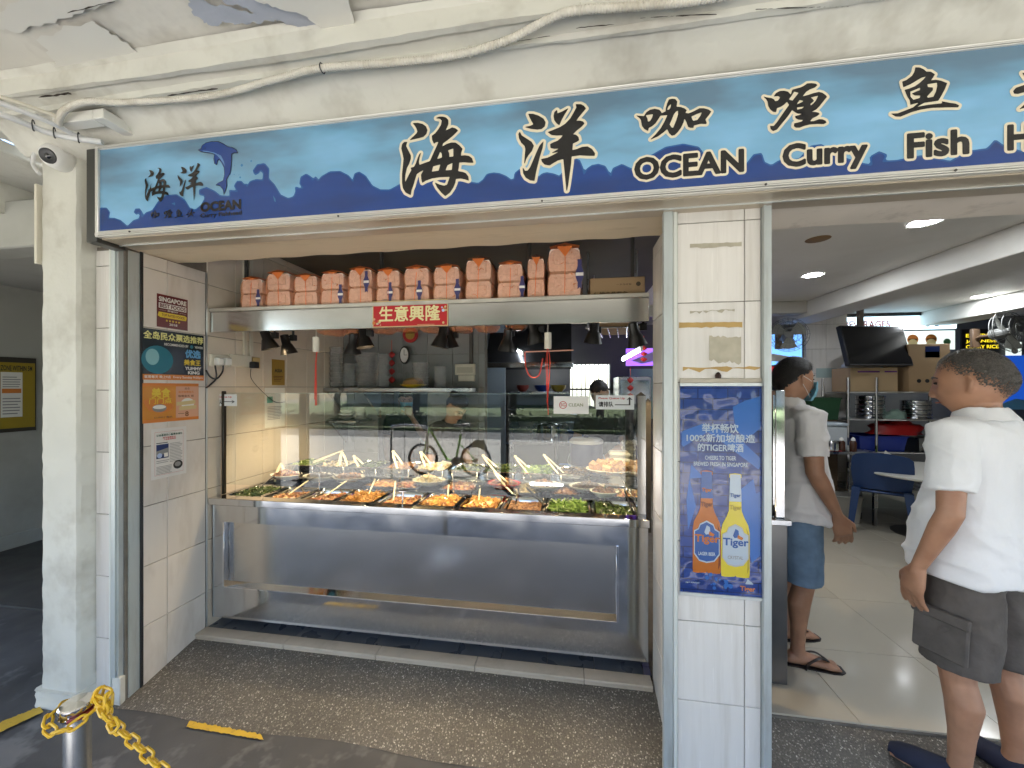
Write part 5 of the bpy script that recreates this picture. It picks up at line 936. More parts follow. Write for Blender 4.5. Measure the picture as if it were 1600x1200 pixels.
# ---------------------------------------------------------------- kitchen wall things
so_ = empty('power_socket', (-2.22, 2.25, 1.72), 'white power socket strip with two plugs on the kitchen wall', 'socket')
def lwp(px, py, x=-2.222): return P(px, py, X=x)
for px0, px1 in ((327, 358), (358, 392)):
    a = lwp(px0, 553); b = lwp(px1, 574); MB().bbox(-2.2295, -2.210, a.y, b.y - .003, b.z, a.z, .003).build('socket_plate', cream_p, so_)
a = lwp(393, 558); b = lwp(405, 576); MB().bbox(-2.2295, -2.212, a.y, b.y, b.z, a.z, .003).build('fuse_box', M('yellowed_plastic', (.55, .4, .18), .4), so_)
for px in (336, 349): q = lwp(px, 565); MB().bbox(-2.2095, -2.175, q.y - .022, q.y + .022, q.z - .024, q.z + .024, .006).build('plug', white_p, so_)
q = lwp(391, 571); MB().bbox(-2.2095, -2.165, q.y - .025, q.y + .02, q.z - .02, q.z + .025, .005).build('adapter', black_p, so_)
def wire(name, label, pts, m, r=.004): 
    o = MB().tube(smooth_path([Vector(p) for p in pts], 8), r, 6).build(name, m); tag(o, label, 'cable'); return o
wire('power_cable', 'black cable looping from the first plug', [lwp(336, 571, -2.19), lwp(338, 590, -2.20), lwp(330, 600, -2.21), lwp(322, 606, -2.22)], black_p, .005)
wire('power_cable', 'black cable curling from the second plug', [lwp(349, 571, -2.19), lwp(347, 582, -2.2), lwp(338, 592, -2.205), lwp(328, 588, -2.215), lwp(322, 578, -2.22)], black_p, .005)
wire('thin_wire', 'thin black wire hanging from the adapter', [lwp(392, 576, -2.19), lwp(393, 592, -2.21), lwp(410, 612, -2.22), lwp(430, 628, -2.222), lwp(445, 628, -2.21)], black_p, .002)
for px in (383, 392): a = lwp(px, 522); b = lwp(px, 556); MB().box(-2.2295, -2.214, a.y - .012, a.y + .012, b.z, 2.6).build('cable_trunking', cream_p); 
for k, o in enumerate([x for x in bpy.data.objects if x.name.startswith('cable_trunking')]): tag(o, ['cream cable trunking above the sockets', 'second cream cable trunking nearer the fuse box'][k % 2], 'trunking', 'wall trunking')
a = lwp(426, 561); b = lwp(446, 602); ga = Poster('gold_plaque', 'gold award poster on the kitchen wall', 'poster', (-2.2295, a.y, b.z), (0, 1, 0), (0, 0, 1), b.y - a.y, a.z - b.z, M('gold_foil', (.45, .28, .06), .3, metal=.4)); ga.text('ASIA', .2, .5, .8, .64, I_black, .03); ga.lines(.15, .85, .15, .4, 4, I_brown); ga.disc(.5, .56, .36, I_brown, 0, ry=.2) if False else ga.rect(.1, .32, .9, .33, I_brown)
a = lwp(415, 606); b = lwp(446, 665); pp = Poster('paper_notice', 'white printed paper taped on the kitchen wall', 'notice', (-2.2295, a.y, b.z), (0, 1, 0), (0, 0, 1), b.y - a.y, a.z - b.z, M('yellowed_paper', (.78, .76, .70), .5)); pp.lines(.12, .85, .2, .55, 9, I_grey); pp.rect(.1, .62, .38, .78, ink_m('mint', (.15, .45, .33)))
# upper wall shelf with containers
us = empty('wall_shelf', (-1.9, 3.3, 1.6), 'steel wall shelf with angled brackets on the kitchen partition', 'shelf')
UZ = P(600, 606, Y=3.3).z; MB().bbox(-2.225, -.86, 3.18, 3.50, UZ - .035, UZ, .003).build('board', steel_d, us)
for x in (-2.2, -1.85, -1.0): MB().add([(x, 3.5, UZ - .036), (x, 3.19, UZ - .036), (x, 3.5, UZ - .3), (x + .02, 3.5, UZ - .036), (x + .02, 3.19, UZ - .036), (x + .02, 3.5, UZ - .3)], [(0, 1, 2), (3, 5, 4), (0, 3, 4, 1), (1, 4, 5, 2)]).build('bracket', steel, us)
l2 = empty('low_wall_shelf', (-2.0, 3.3, 1.35), 'small steel shelf holding plates and knives below the wall shelf', 'shelf')
LZ = P(535, 656, Y=3.3).z; MB().bbox(-2.225, DX0 - .01, 3.22, 3.5, LZ - .02, LZ, .003).build('board', steel_d, l2)
MB().add([(-2.2, 3.5, LZ - .021), (-2.2, 3.23, LZ - .021), (-2.2, 3.5, LZ - .25), (-2.18, 3.5, LZ - .021), (-2.18, 3.23, LZ - .021), (-2.18, 3.5, LZ - .25)], [(0, 1, 2), (3, 5, 4), (0, 3, 4, 1), (1, 4, 5, 2)]).build('bracket', steel, l2)
clear_p = film_mat('cloudy_clear_plastic', (.62, .64, .66), .22, .15, .75)
for k, (px0, px1, pt) in enumerate([(496, 512, 566), (512, 532, 542), (532, 553, 568), (553, 583, 550), (583, 605, 552), (642, 668, 566), (676, 695, 572)]):
    a = P(px0, 600, Y=3.26); b = P(px1, 600, Y=3.26); zt = P((px0 + px1) / 2, pt, Y=3.26).z; o = empty('cup_sleeve', ((a.x + b.x) / 2, 3.3, UZ), ['short clear cup stack beside the black bag', 'tallest clear cup stack', 'square clear container pack', 'wide clear container pack', 'clear container pack by the red charm', 'clear cup stack behind the yellow plate', 'last clear cup stack on the shelf'][k], 'plastic containers', 'clear plastic containers on the shelf')
    n = max(2, int((zt - UZ) / .045))
    for j in range(n): z = UZ + .002 + j * (zt - UZ) / n; MB().lathe(((a.x + b.x) / 2, 3.3, z), [(.001, 0), ((b.x - a.x) * .43, .002), ((b.x - a.x) * .5, (zt - UZ) / n * .9), ((b.x - a.x) * .47, (zt - UZ) / n)], 12).build('container', clear_p, o)
bb = empty('black_bag', (P(488, 600, Y=3.28).x, 3.28, UZ), 'black pouch at the wall end of the shelf', 'bag'); mb = MB(); x_ = P(488, 600, Y=3.28).x; mb.lathe((x_, 3.28, UZ), [(.06, 0), (.075, .04), (.07, .12), (.055, .19), (.02, .205), (.001, .205)], 14, 1, .6); mb.build('pouch', black_p, bb); MB().tube([(x_ - .03, 3.22, UZ + .1), (x_, 3.2, UZ + .06), (x_ + .03, 3.22, UZ + .1)], .004, 6).build('strap', black_p, bb)
yp = empty('yellow_basket', (P(646, 600, Y=3.28).x, 3.28, UZ), 'flat yellow plate with a loaf on the shelf', 'plate'); x_ = P(646, 600, Y=3.28).x; MB().lathe((x_, 3.28, UZ), [(.06, 0), (.12, .025), (.118, .03), (.001, .012)], 18, 1, .8).build('plate', M('yellow_plastic', (.55, .4, .03), .4), yp); mb = MB(); mb.lathe((x_, 3.28, UZ + .015), [(.1, 0), (.095, .04), (.06, .07), (.001, .08)], 16, 1, .7); mb.build('loaf', M('bread_crust', (.38, .24, .1), .6, var=.2, vs=15), yp)
kn = empty('knife', (P(505, 650, Y=3.4).x, 3.4, LZ), 'pair of black handled knives in a holder', 'knives'); 
for px in (503, 511): x_ = P(px, 640, Y=3.44).x; MB().bbox(x_ - .012, x_ + .012, 3.43, 3.45, LZ + .1, LZ + .22, .003).build('handle', black_p, kn); MB().box(x_ - .014, x_ + .014, 3.438, 3.442, LZ, LZ + .1).build('blade', steel, kn)
for k, (px, n, r_) in enumerate([(512, 1, .085), (541, 3, .075), (562, 8, .07)]):
    o = empty('plate_stack', (P(px, 650, Y=3.36).x, 3.36, LZ), ['single white plate on the low shelf', 'white bowls stacked on the low shelf', 'tall stack of white plates on the low shelf'][k], 'plates', 'white crockery on the low shelf'); x_ = P(px, 650, Y=3.36).x
    for j in range(n): MB().lathe((x_, 3.36, LZ + .001 + j * (.03 if k == 1 else .014)), [(r_ * .5, 0), (r_ * .9, .02), (r_, .028 if k == 1 else .018), (r_ * .94, .027 if k == 1 else .017), (.001, .008)], 18).build('plate', porc, o)
# red festive hangings and clock on the partition
rd = M('festive_red', (.42, .02, .02), .5, var=.2, vs=14); rc = M('red_cord', (.62, .06, .035), .55)
def hung(label, px, py0, py1, y, parts):
    a = P(px, py0, Y=y); b = P(px, py1, Y=y); o = empty('red_charm', b, label, 'ornament', 'red festive hangings'); MB().tube([a + Vector((0, 0, .1)), a], .003, 6).build('cord', rc, o)
    h = a.z - b.z
    for k in range(parts): z = b.z + h * (k + .5) / parts; mb = MB(); mb.lathe((a.x, y, z - h / parts * .4), [(.004, 0), (.03, h / parts * .3), (.034, h / parts * .5), (.004, h / parts * .8)], 10, 1, .5); mb.build('charm', rd, o)
    return o
hung('red firecracker ornament hanging beside the clock', 612, 548, 600, 3.44, 4)
rdisc = empty('red_disc_ornament', P(641, 523, Y=3.44), 'round red ornament hanging above the clock', 'ornament', 'red festive hangings'); q = P(641, 523, Y=3.44); MB().tube([q + Vector((0, .01, 0)), q], .075, 24).build('disc', rd, rdisc); MB().tube([q + Vector((0, -.002, 0)), q + Vector((0, -.006, 0))], .045, 20).build('emblem', M('ornament_gold', (.5, .33, .08), .35, metal=.5), rdisc)
ck = empty('wall_clock', P(633, 555, Y=3.45), 'oval black rimmed wall clock on the partition', 'clock'); q = P(633, 555, Y=3.45); mb = MB(); mb.lathe((0, 0, 0), [(.001, .02), (.06, .02), (.062, .01), (.062, 0)], 24, .8, 1.4); mb.v = [Matrix.Translation(q) @ Matrix.Rotation(R(90), 4, 'X') @ a for a in mb.v]; mb.build('case', black_p, ck); mb = MB(); mb.lathe((0, 0, 0), [(.001, .0215), (.05, .0215)], 24, .8, 1.4); mb.v = [Matrix.Translation(q) @ Matrix.Rotation(R(90), 4, 'X') @ a for a in mb.v]; mb.build('dial', white_p, ck); MB().box(q.x - .002, q.x + .002, q.y - .024, q.y - .0225, q.z, q.z + .05).box(q.x, q.x + .03, q.y - .024, q.y - .0225, q.z - .002, q.z + .002).build('hands', black_p, ck)
sw = empty('switch_box', P(728, 578, Y=3.49), 'cream switch box on the partition', 'switch box'); a = P(712, 569, Y=3.49); b = P(743, 586, Y=3.49); MB().bbox(a.x, b.x, 3.46, 3.499, b.z, a.z, .004).bbox(a.x + .03, b.x - .005, 3.47, 3.499, b.z - .06, b.z - .002, .004).build('case', cream_p, sw); MB().box(a.x + .02, b.x - .02, 3.455, 3.4598, b.z + .02, a.z - .03).build('rocker', M('cream_shadow_plastic', (.5, .47, .38), .4), sw); MB().box(P(734, 570, Y=3.49).x, P(739, 570, Y=3.49).x, 3.47, 3.499, a.z + .002, 2.6).build('conduit_pipe', dark_m, sw)
# toilet-roll style holders with red cords hung in front of the shelf
def roll_hang(label, px, py0, py1, pc):
    y = 2.14; a = P(px, py0, Y=y); b = P(px, py1, Y=y); o = empty('cord_reel', b, label, 'cord reel', 'white reels with red cords'); MB().tube([b, a], .020, 12).build('reel', cream_p, o); MB().tube([a, (a.x, y, 1.95)], .002, 5).build('string', cream_p, o)
    for k in range(4):
        pts = [b + Vector((rnd.uniform(-.008, .008), rnd.uniform(-.008, .008), .01)), b + Vector((rnd.uniform(-.014, .014), rnd.uniform(-.01, .01), -.08)), Vector((b.x + rnd.uniform(-.012, .012), y, P(px, pc, Y=y).z + rnd.uniform(0, .08)))]
        MB().tube(smooth_path(pts, 5), .0035, 5, flat=.5).build('red_cord', rc, o)
    return o
roll_hang('white cord reel with red cords hanging before the wall shelf', 494, 527, 550, 640)
o = roll_hang('white cord reel with long red cords and a looped hanger', 856, 520, 545, 650)
a = P(820, 550, Y=2.14); b = P(896, 547, Y=2.14); MB().tube([a, b], .004, 6).build('cross_stick', M('stick_pink', (.6, .3, .22), .5), o); MB().tube(smooth_path([a, P(822, 575, Y=2.14), P(830, 589, Y=2.14), P(842, 586, Y=2.14), P(848, 560, Y=2.14)], 6), .004, 6).build('cord_loop', rc, o)
# ---------------------------------------------------------------- deeper kitchen
tube_m = M('lit_tube', (1, 1, 1), .4, emit=3.5, ecol=(.86, .94, 1))
def tube_light(label, a, b, r=.014, power=0):
    o = empty('tube_light', (a + b) / 2, label, 'tube light', 'lit fluorescent tubes'); MB().tube([a, b], r, 10).build('tube', tube_m, o); d = (b - a).normalized()
    MB().tube([a + Vector((0, 0, r + .014)), b + Vector((0, 0, r + .014))], .012, 6).build('batten', white_p, o)
    for e in (a, b): MB().bbox(e.x - .012, e.x + .012, e.y - .012, e.y + .012, e.z - .016, e.z + .03, .002).build('lamp_holder', white_p, o)
tube_light('lit tube across the top of the barred window', P(828, 574, Y=5.9), P(880, 573, Y=5.9)); tube_light('slanting lit tube under the cooker hood', P(804, 545, Y=4.6), P(818, 553, Y=4.2)); tube_light('slanting lit tube beside the purple panel', P(973, 562, Y=4.2), P(1002, 546, Y=3.6))
hd = empty('cooker_hood', (-.5, 4.8, 1.85), 'dark steel cooker hood with a shiny rim', 'hood'); hm = M('sooty_steel', (.06, .06, .065), .35, metal=.7, var=.3, vs=4)
MB().add([(-.98, 4.3, 1.86), (.0, 4.3, 1.86), (.0, 5.6, 1.86), (-.98, 5.6, 1.86), (-.98, 4.7, 2.4), (.0, 4.7, 2.4), (.0, 5.6, 2.4), (-.98, 5.6, 2.4)], [(0, 1, 5, 4), (1, 2, 6, 5), (2, 3, 7, 6), (3, 0, 4, 7), (4, 5, 6, 7)]).build('canopy', hm, hd); MB().bbox(-1.0, .02, 4.27, 4.3, 1.82, 1.88, .004).build('rim', steel, hd); MB().box(-.6, -.3, 4.8, 5.2, 2.4, 2.6).build('duct', hm, hd)
wt = empty('work_table', (-.2, 5.2, .1), 'long steel kitchen work table at the back', 'table'); MB().bbox(-.9, .85, 4.9, 5.6, .86, .90, .003).build('table_top', steel, wt); MB().bbox(-.9, .85, 5.55, 5.6, .9, 1.1, .003).build('splash_back', steel_d, wt)
for x, y in ((-.86, 4.94), (.81, 4.94), (-.86, 5.56), (.81, 5.56)): MB().box(x - .02, x + .02, y - .02, y + .02, .1, .86).build('leg', steel_d, wt)
MB().bbox(-.88, .83, 4.95, 5.55, .3, .33, .003).build('lower_shelf', steel_d, wt)
def pot(label, x, y, z, r, h, m, group='kitchen pots'):
    o = empty('pot', (x, y, z), label, 'pot', group); MB().lathe((x, y, z), [(.001, 0), (r * .96, 0), (r, .01), (r, h), (r * 1.06, h + .004), (r * 1.04, h + .008), (r * .96, h), (r * .94, .012), (.001, .012)], 22).build('vessel', m, o)
    for s_ in (-1, 1): MB().tube(smooth_path([(x + s_ * r, y - .03, z + h * .75), (x + s_ * (r + .03), y - .02, z + h * .78), (x + s_ * (r + .03), y + .02, z + h * .78), (x + s_ * r, y + .03, z + h * .75)], 4), .004, 6).build('handle', m, o)
pot('steel pot on the back work table', -.3, 5.1, .9, .16, .2, steel); pot('blue basin on the back work table', .1, 5.15, .9, .15, .12, M('blue_plastic', (.02, .06, .28), .35)); pot('tall steel stock pot on the back work table', .5, 5.2, .9, .17, .3, steel_d)
ks = empty('kitchen_rack', (-.6, 5.9, 1.5), 'dark kitchen wall rack with bowls', 'rack'); MB().bbox(-.95, -.05, 5.75, 6.39, 1.50, 1.53, .003).build('board', steel_d, ks); MB().bbox(-.95, -.05, 5.75, 6.39, 1.25, 1.28, .003).build('board', steel_d, ks)
for k, (x, c, r_) in enumerate([(-.75, (.3, .05, .04), .1), (-.45, (.02, .07, .35), .12), (-.2, (.45, .33, .04), .12)]): o = empty('mixing_bowl', (x, 5.95, 1.531), ['red bowl on the kitchen rack', 'blue bowl on the kitchen rack', 'yellow bowl on the kitchen rack'][k], 'bowl', 'bowls on the rack'); MB().lathe((x, 5.95, 1.531), [(r_ * .5, 0), (r_ * .9, .05), (r_, .1), (r_ * .96, .1), (.001, .02)], 18).build('bowl', M('bowl%d' % k, c, .35), o)
fz = empty('steel_cabinet', (.55, 5.4, .1), 'grey steel cabinet beside the barred window', 'cabinet'); MB().bbox(.66, 1.1, 5.6, 6.3, .1, 1.75, .005).build('body', steel_d, fz); MB().bbox(.68, 1.08, 5.585, 5.599, .15, 1.7, .004).build('door', steel, fz); MB().bbox(.71, .73, 5.56, 5.584, .9, 1.2, .003).build('handle', chrome, fz)
hr = empty('hanging_rack', (.4, 3.1, 2.1), 'hanging wire rack with cartons under the ceiling', 'rack')
for k in range(6): MB().tube([(.12 + k * .07, 2.9, 2.04), (.20 + k * .07, 3.5, 2.04)], .005, 6).build('bar', steel_d, hr)
for x, y in ((.12, 2.9), (.47, 2.9), (.2, 3.5), (.55, 3.5)): MB().tube([(x, y, 2.04), (x, y, 2.6)], .006, 6).build('hanger', steel_d, hr)
MB().tube([(.1, 2.9, 2.04), (.5, 2.9, 2.04)], .007, 6).build('front_rail', steel_d, hr)
carton('carton', 'brown carton on the hanging wire rack', .16, .46, 3.0, 3.4, 2.05, 2.25)
pl_m = M('purple_light_panel', (.25, .1, .7), .3, emit=.3, ecol=(.22, .08, .75), var=.0)
a = P(978, 545, Y=5.3); b = P(1060, 571, Y=5.3); pg = Poster('purple_light_panel', 'glowing purple drinks panel beyond the kitchen', 'light box', (a.x, 5.3, b.z), (1, 0, 0), (0, 0, 1), b.x - a.x, a.z - b.z, pl_m, t=.03); pg.blob([(.1, .3), (.5, .8), (.9, .5), (.6, .3), (.3, .1)], ink_m('violet', (.4, .3, .75)))
mw = empty('mint_board', (.95, 6.3, 1.2), 'pale mint board on the back wall', 'board'); a = P(984, 576, Y=6.3); b = P(1045, 655, Y=6.3); MB().bbox(a.x, b.x, 6.36, 6.39, b.z, a.z, .003).build('board', M('mint_paint', (.35, .55, .5), .5), mw)
hung('red tassel hanging beside the purple panel', 985, 588, 625, 4.4, 3); hung('small red tassel nearer the steel post', 1006, 540, 566, 4.0, 3)
# rice warmer, stool, foam boxes behind the counter
rwm = empty('rice_warmer', (.16, 3.2, .9), 'navy insulated rice warmer with a pale lid behind the counter', 'rice warmer'); cx = P(916, 700, Y=3.2).x; navy = M('navy_plastic', (.012, .016, .075), .35)
MB().lathe((cx, 3.2, .905), [(.001, 0), (.12, 0), (.128, .02), (.132, .15), (.133, .24)], 24).build('body', navy, rwm); MB().lathe((cx, 3.2, 1.147), [(.136, 0), (.137, .02), (.12, .035), (.03, .042), (.001, .043)], 24).build('lid', M('grey_lid', (.3, .32, .36), .35), rwm); MB().lathe((cx, 3.2, 1.191), [(.02, 0), (.022, .012), (.001, .014)], 12).build('knob', navy, rwm); MB().tube(smooth_path([(cx - .135, 3.2, 1.05), (cx - .14, 3.09, .99), (cx, 3.055, .97), (cx + .14, 3.09, .99), (cx + .135, 3.2, 1.05)], 5), .005, 6).build('bail_handle', steel_d, rwm)
tb = empty('side_table', (cx, 3.2, .12), 'steel side table under the rice warmer', 'table'); MB().bbox(cx - .28, cx + .3, 3.07, 3.5, .87, .9, .003).build('table_top', steel, tb)
for x in (cx - .26, cx + .28):
    for y in (3.09, 3.48): MB().box(x - .015, x + .015, y - .015, y + .015, .115, .869).build('leg', steel_d, tb)
st = empty('stool_chair', (-.05, 3.6, .1), 'black chair with a blue seat behind the counter', 'chair'); cx = P(876, 700, Y=3.5).x; bc = M('chair_black', (.02, .022, .026), .4); MB().bbox(cx - .02, cx + .16, 3.42, 3.62, .86, .89, .01).build('seat', M('seat_blue', (.03, .12, .5), .4), st); MB().bbox(cx - .06, cx - .03, 3.42, 3.62, .93, 1.16, .01).build('backrest', bc, st)
for x, y in ((cx - .04, 3.43), (cx - .04, 3.61), (cx + .14, 3.43), (cx + .14, 3.61)): MB().tube([(x, y, .11), (x, y, .93 if x < cx else .86)], .012, 8).build('leg', bc, st)
foam_w = M('white_foam', (.74, .72, .66), .6, var=.03)
for k, (px, n, y, z) in enumerate([(964, 4, 3.02, .916), (985, 6, 2.99, .916)]):
    x = P(px, 700, Y=y + .1).x; o = empty('foam_box_stack', (x, y + .1, z), ['short stack of white foam clamshells by the fish plate', 'taller stack of white foam boxes beside the steel post'][k], 'foam boxes', 'foam boxes on the counter')
    for j in range(n): zz = z + .002 + j * .045; MB().loft([[Vector((x + a * w_, y + .1 + b * w_, zz + h)) for a, b in ((-1, -1), (1, -1), (1, 1), (-1, 1))] for w_, h in ((.05, 0), (.062, .02), (.064, .024), (.05, .042))], True, False).build('foam_box', foam_w, o)
# ---------------------------------------------------------------- dining room
dl_m = M('downlight_glow', (1, 1, 1), .4, emit=12, ecol=(.9, .95, 1))
for px, py, wd in ((1445, 347, 'nearest the doorway'), (1270, 430, 'above the man in denim shorts'), (1533, 463, 'beyond the ceiling beam')):
    q = P(px, py, Z=2.598); o = empty('downlight', q, f'round white ceiling downlight {wd}', 'downlight', 'ceiling downlights'); MB().lathe((q.x, q.y, 2.5985), [(.07, 0), (.082, -.004), (.084, .0)], 28).build('rim', white_p, o); MB().lathe((q.x, q.y, 2.5965), [(.001, 0), (.068, 0)], 28).build('lens', dl_m, o)
    li = bpy.data.lights.new('downlight', 'AREA'); li.shape = 'DISK'; li.size = .13; li.energy = .9; li.color = (.9, .95, 1); lo = bpy.data.objects.new('downlight_light', li); lo.location = (q.x, q.y, 2.590); link(lo, o)
q = P(1278, 374, Z=2.598); hc = empty('ceiling_cover', q, 'brown blanking plate over an empty light hole', 'cover plate'); MB().lathe((q.x, q.y, 2.5975), [(.001, 0), (.07, 0), (.072, .001)], 24).build('plate', M('brown_cover', (.2, .12, .05), .6), hc)
col = empty('tiled_column', (3.2, 5.8, .1), 'white tiled column at the back of the dining room', 'column'); MB().box(3.0, 3.48, 5.508, 5.9, .09, 2.6).build('core', grout, col); tiles(col, (3.0, 5.508, .09), (1, 0, 0), (0, 0, 1), .48, 2.5, .25, .317, tile_w, u0=.24, v0=.1); tiles(col, (3.0, 5.9, .09), (0, -1, 0), (0, 0, 1), .39, 2.5, .25, .317, tile_w, v0=.1)
Poster('no_smoking_sign', 'small pale sign on the tiled column', 'sign', (3.12, 5.4995, P(1300, 590, Y=5.5).z), (1, 0, 0), (0, 0, 1), .24, .12, M('pale_blue_sign', (.35, .45, .45), .4))
# steel station just inside the doorway
ss = empty('steel_station', (1.02, 2.15, .1), 'dark steel service cabinet with an upright post at the doorway', 'cabinet')
X0s, X1s = P(1206, 900, Y=2.12).x, P(1231, 900, Y=2.12).x; MB().bbox(.88, X1s, 2.12, 2.7, .10, .905, .004).build('cabinet', M('dark_steel', (.2, .2, .2), .3, metal=1, var=.2), ss); MB().bbox(.87, X1s + .012, 2.105, 2.72, .906, .935, .003).build('worktop', steel, ss); MB().bbox(P(1212, 700, Y=2.13).x, P(1227, 700, Y=2.13).x, 2.13, 2.19, .936, 1.585, .003).build('post', steel, ss); MB().box(P(1213, 700, Y=2.13).x - .01, P(1213, 700, Y=2.13).x + .0, 2.14, 2.5, 1.0, 1.56).build('side_panel', steel, ss)
# drinks chiller
dc = empty('drinks_chiller', (2.7, 5.5, .1), 'dark drinks chiller with a lit blue header and red band', 'chiller'); MB().bbox(2.42, 2.97, 5.5, 6.1, .1, 2.33, .006).build('cabinet', black_p, dc)
blu = M('chiller_header', (.1, .25, .6), .3, emit=.3, ecol=(.12, .3, .7)); a = P(1216, 521, Y=5.49); b = P(1252, 570, Y=5.49)
MB().box(2.45, 2.95, 5.488, 5.499, b.z, a.z).build('header_panel', blu, dc); flat('wave_print', blob2d([[(2.46, b.z + .02), (2.6, b.z + .15), (2.94, b.z + .08), (2.94, b.z + .02), (2.6, b.z + .05)]], 0, 50), I_white, dc, (0, 5.487, 0), (1, 0, 0), (0, 0, 1)); flat('ring_print', disc2d(2.8, a.z - .12, .07), I_lav, dc, (0, 5.4865, 0), (1, 0, 0), (0, 0, 1))
rbm = M('red_band', (.4, .01, .015), .3, emit=.1, ecol=(.5, .01, .02)); a = P(1206, 573, Y=5.48); b = P(1250, 591, Y=5.48); MB().box(2.43, 2.96, 5.478, 5.4985, b.z, a.z).build('red_band', rbm, dc); flat('lettering', fit2d(text2d('ATP', .03), 2.62, b.z + .03, 2.92, a.z - .03), I_white, dc, (0, 5.476, 0), (1, 0, 0), (0, 0, 1)); MB().box(2.46, 2.93, 5.492, 5.499, .3, b.z - .03).build('glass_door', M('dark_glass', (.02, .025, .03), .05), dc)
for k in range(6):
    z = .45 + .2 * k; MB().box(2.48, 2.91, 5.486, 5.4915, z, z + .01).build('shelf_edge', steel_d, dc)
def fan(label, px, py, y, yaw, r=.2):
    c = P(px, py, Y=y); o = empty('wall_fan', c, label, 'fan', 'wall fans'); Mx = Matrix.Translation(c) @ Matrix.Rotation(R(yaw), 4, 'Z') @ Matrix.Rotation(R(80), 4, 'X'); gm = M('fan_grey', (.16, .16, .15), .5)
    cage = MB()
    for rr, h in ((r, 0), (r * .85, .05), (r * .6, .075), (r * .3, .085), (r * .85, -.05), (r * .5, -.075)): cage.tube([Vector((rr * math.cos(t * .3142), rr * math.sin(t * .3142), h)) for t in range(20)], .003, 5, closed=True)
    for t in range(24): a = t * math.pi / 12; cage.tube([Vector((q_ * math.cos(a), q_ * math.sin(a), h)) for q_, h in ((r * .15, .085), (r * .6, .075), (r, 0), (r * .5, -.075))], .0016, 4)
    cage.v = [Mx @ v_ for v_ in cage.v]; cage.build('cage', gm, o)
    for k in range(3):
        bl = MB(); a0 = k * 2.094; v_ = []
        for j in range(6): t = a0 + j * .2; v_ += [Vector((.03 * math.cos(t), .03 * math.sin(t), -.01 + j * .005)), Vector((r * .85 * math.cos(t), r * .85 * math.sin(t), -.02 + j * .009))]
        bl.add([Mx @ q_ for q_ in v_], [(2 * j, 2 * j + 1, 2 * j + 3, 2 * j + 2) for j in range(5)], True); bl.build('blade', M('fan_blade', (.25, .25, .22), .4), o)
    mt = MB(); mt.lathe((0, 0, 0), [(.001, .02), (.04, .015), (.045, -.02), (.06, -.05), (.06, -.14), (.001, -.15)], 16); mt.v = [Mx @ v_ for v_ in mt.v]; mt.build('motor', gm, o); e = Mx @ Vector((0, 0, -.14)); MB().tube([e, e + Vector((0, .12, 0)), e + Vector((0, .16, -.02))], .018, 8).bbox(e.x - .04, e.x + .04, e.y + .16, e.y + .2, e.z - .12, e.z + .1, .005).build('bracket', M('fan_brown', (.16, .1, .06), .5), o)
fan('grey wall fan beside the tiled column', 1232, 523, 5.1, -18, .21); fan('grey wall fan above the grey haired man', 1577, 518, 5.0, 20, .24)
# light boxes at the back
lbm = M('light_box_white', (.8, .9, 1), .3, emit=.5, ecol=(.5, .75, .9)); a = P(1318, 495, Y=5.95); b = P(1490, 517, Y=5.95)
lbx = Poster('beverage_light_box', 'long lit beverages light box under the ceiling', 'light box', (3.7, 5.95, P(1320, 517, Y=5.95).z), (1, 0, 0), (0, 0, 1), b.x - 3.7, P(1320, 497, Y=5.95).z - P(1320, 517, Y=5.95).z, lbm, t=.04); lbx.text('BEVERAGES', .0, .15, .42, .72, I_red, .03); lbx.disc(.75, .45, .03, I_sky, 0, ry=.3); lbx.disc(.83, .4, .03, I_sky, 0, ry=.25)
MB().box(3.68, b.x + .05, 5.88, 5.98, P(1320, 496, Y=5.9).z, 2.599).build('top_board', black_p, lbx.e)
mnm = M('menu_panel_lit', (.7, .75, .72), .3, emit=.14, ecol=(.7, .8, .75)); a = P(1408, 518, Y=5.95); b = P(1490, 546, Y=5.95)
mn = Poster('menu_panel', 'lit white menu panel with burger pictures', 'menu board', (a.x, 5.95, b.z), (1, 0, 0), (0, 0, 1), b.x - a.x, a.z - b.z, mnm, t=.02)
for x in (.2, .55): mn.disc(x, .55, .11, I_org, 0); mn.rect(x - .09, .5, x + .09, .6, I_brown, lv=1); mn.disc(x, .35, .09, I_gold, 1)
mn.disc(.85, .4, .07, I_green, 0)
a = P(1500, 515, Y=5.95); b = P(1568, 560, Y=5.95); my = Poster('yellow_letter_board', 'black menu board with yellow lettering', 'menu board', (a.x, 5.95, b.z), (1, 0, 0), (0, 0, 1), b.x - a.x, a.z - b.z, M('board_black', (.012, .01, .012), .4), t=.02); Iy = M('lit_yellow', (.8, .6, .02), .4, emit=.2, ecol=(.8, .6, .02)); my.text('E.E. FRESH', .1, .72, .85, .84, Iy); my.text('JAPANESE', .1, .52, .8, .64, Iy); my.text('CURRY RICE', .1, .34, .85, .46, Iy)
a = P(1560, 556, Y=5.9); b = P(1640, 640, Y=5.9); bpn = Poster('blue_light_panel', 'deep blue lit panel behind the grey haired man', 'light box', (a.x, 5.9, b.z), (1, 0, 0), (0, 0, 1), b.x - a.x, a.z - b.z, M('deep_blue_panel', (.01, .05, .3), .2, emit=.1, ecol=(.01, .08, .5)), t=.03); bpn.blob([(0, .1), (.3, .2), (.6, .15), (1, .3), (1, 0), (0, 0)], I_sky)
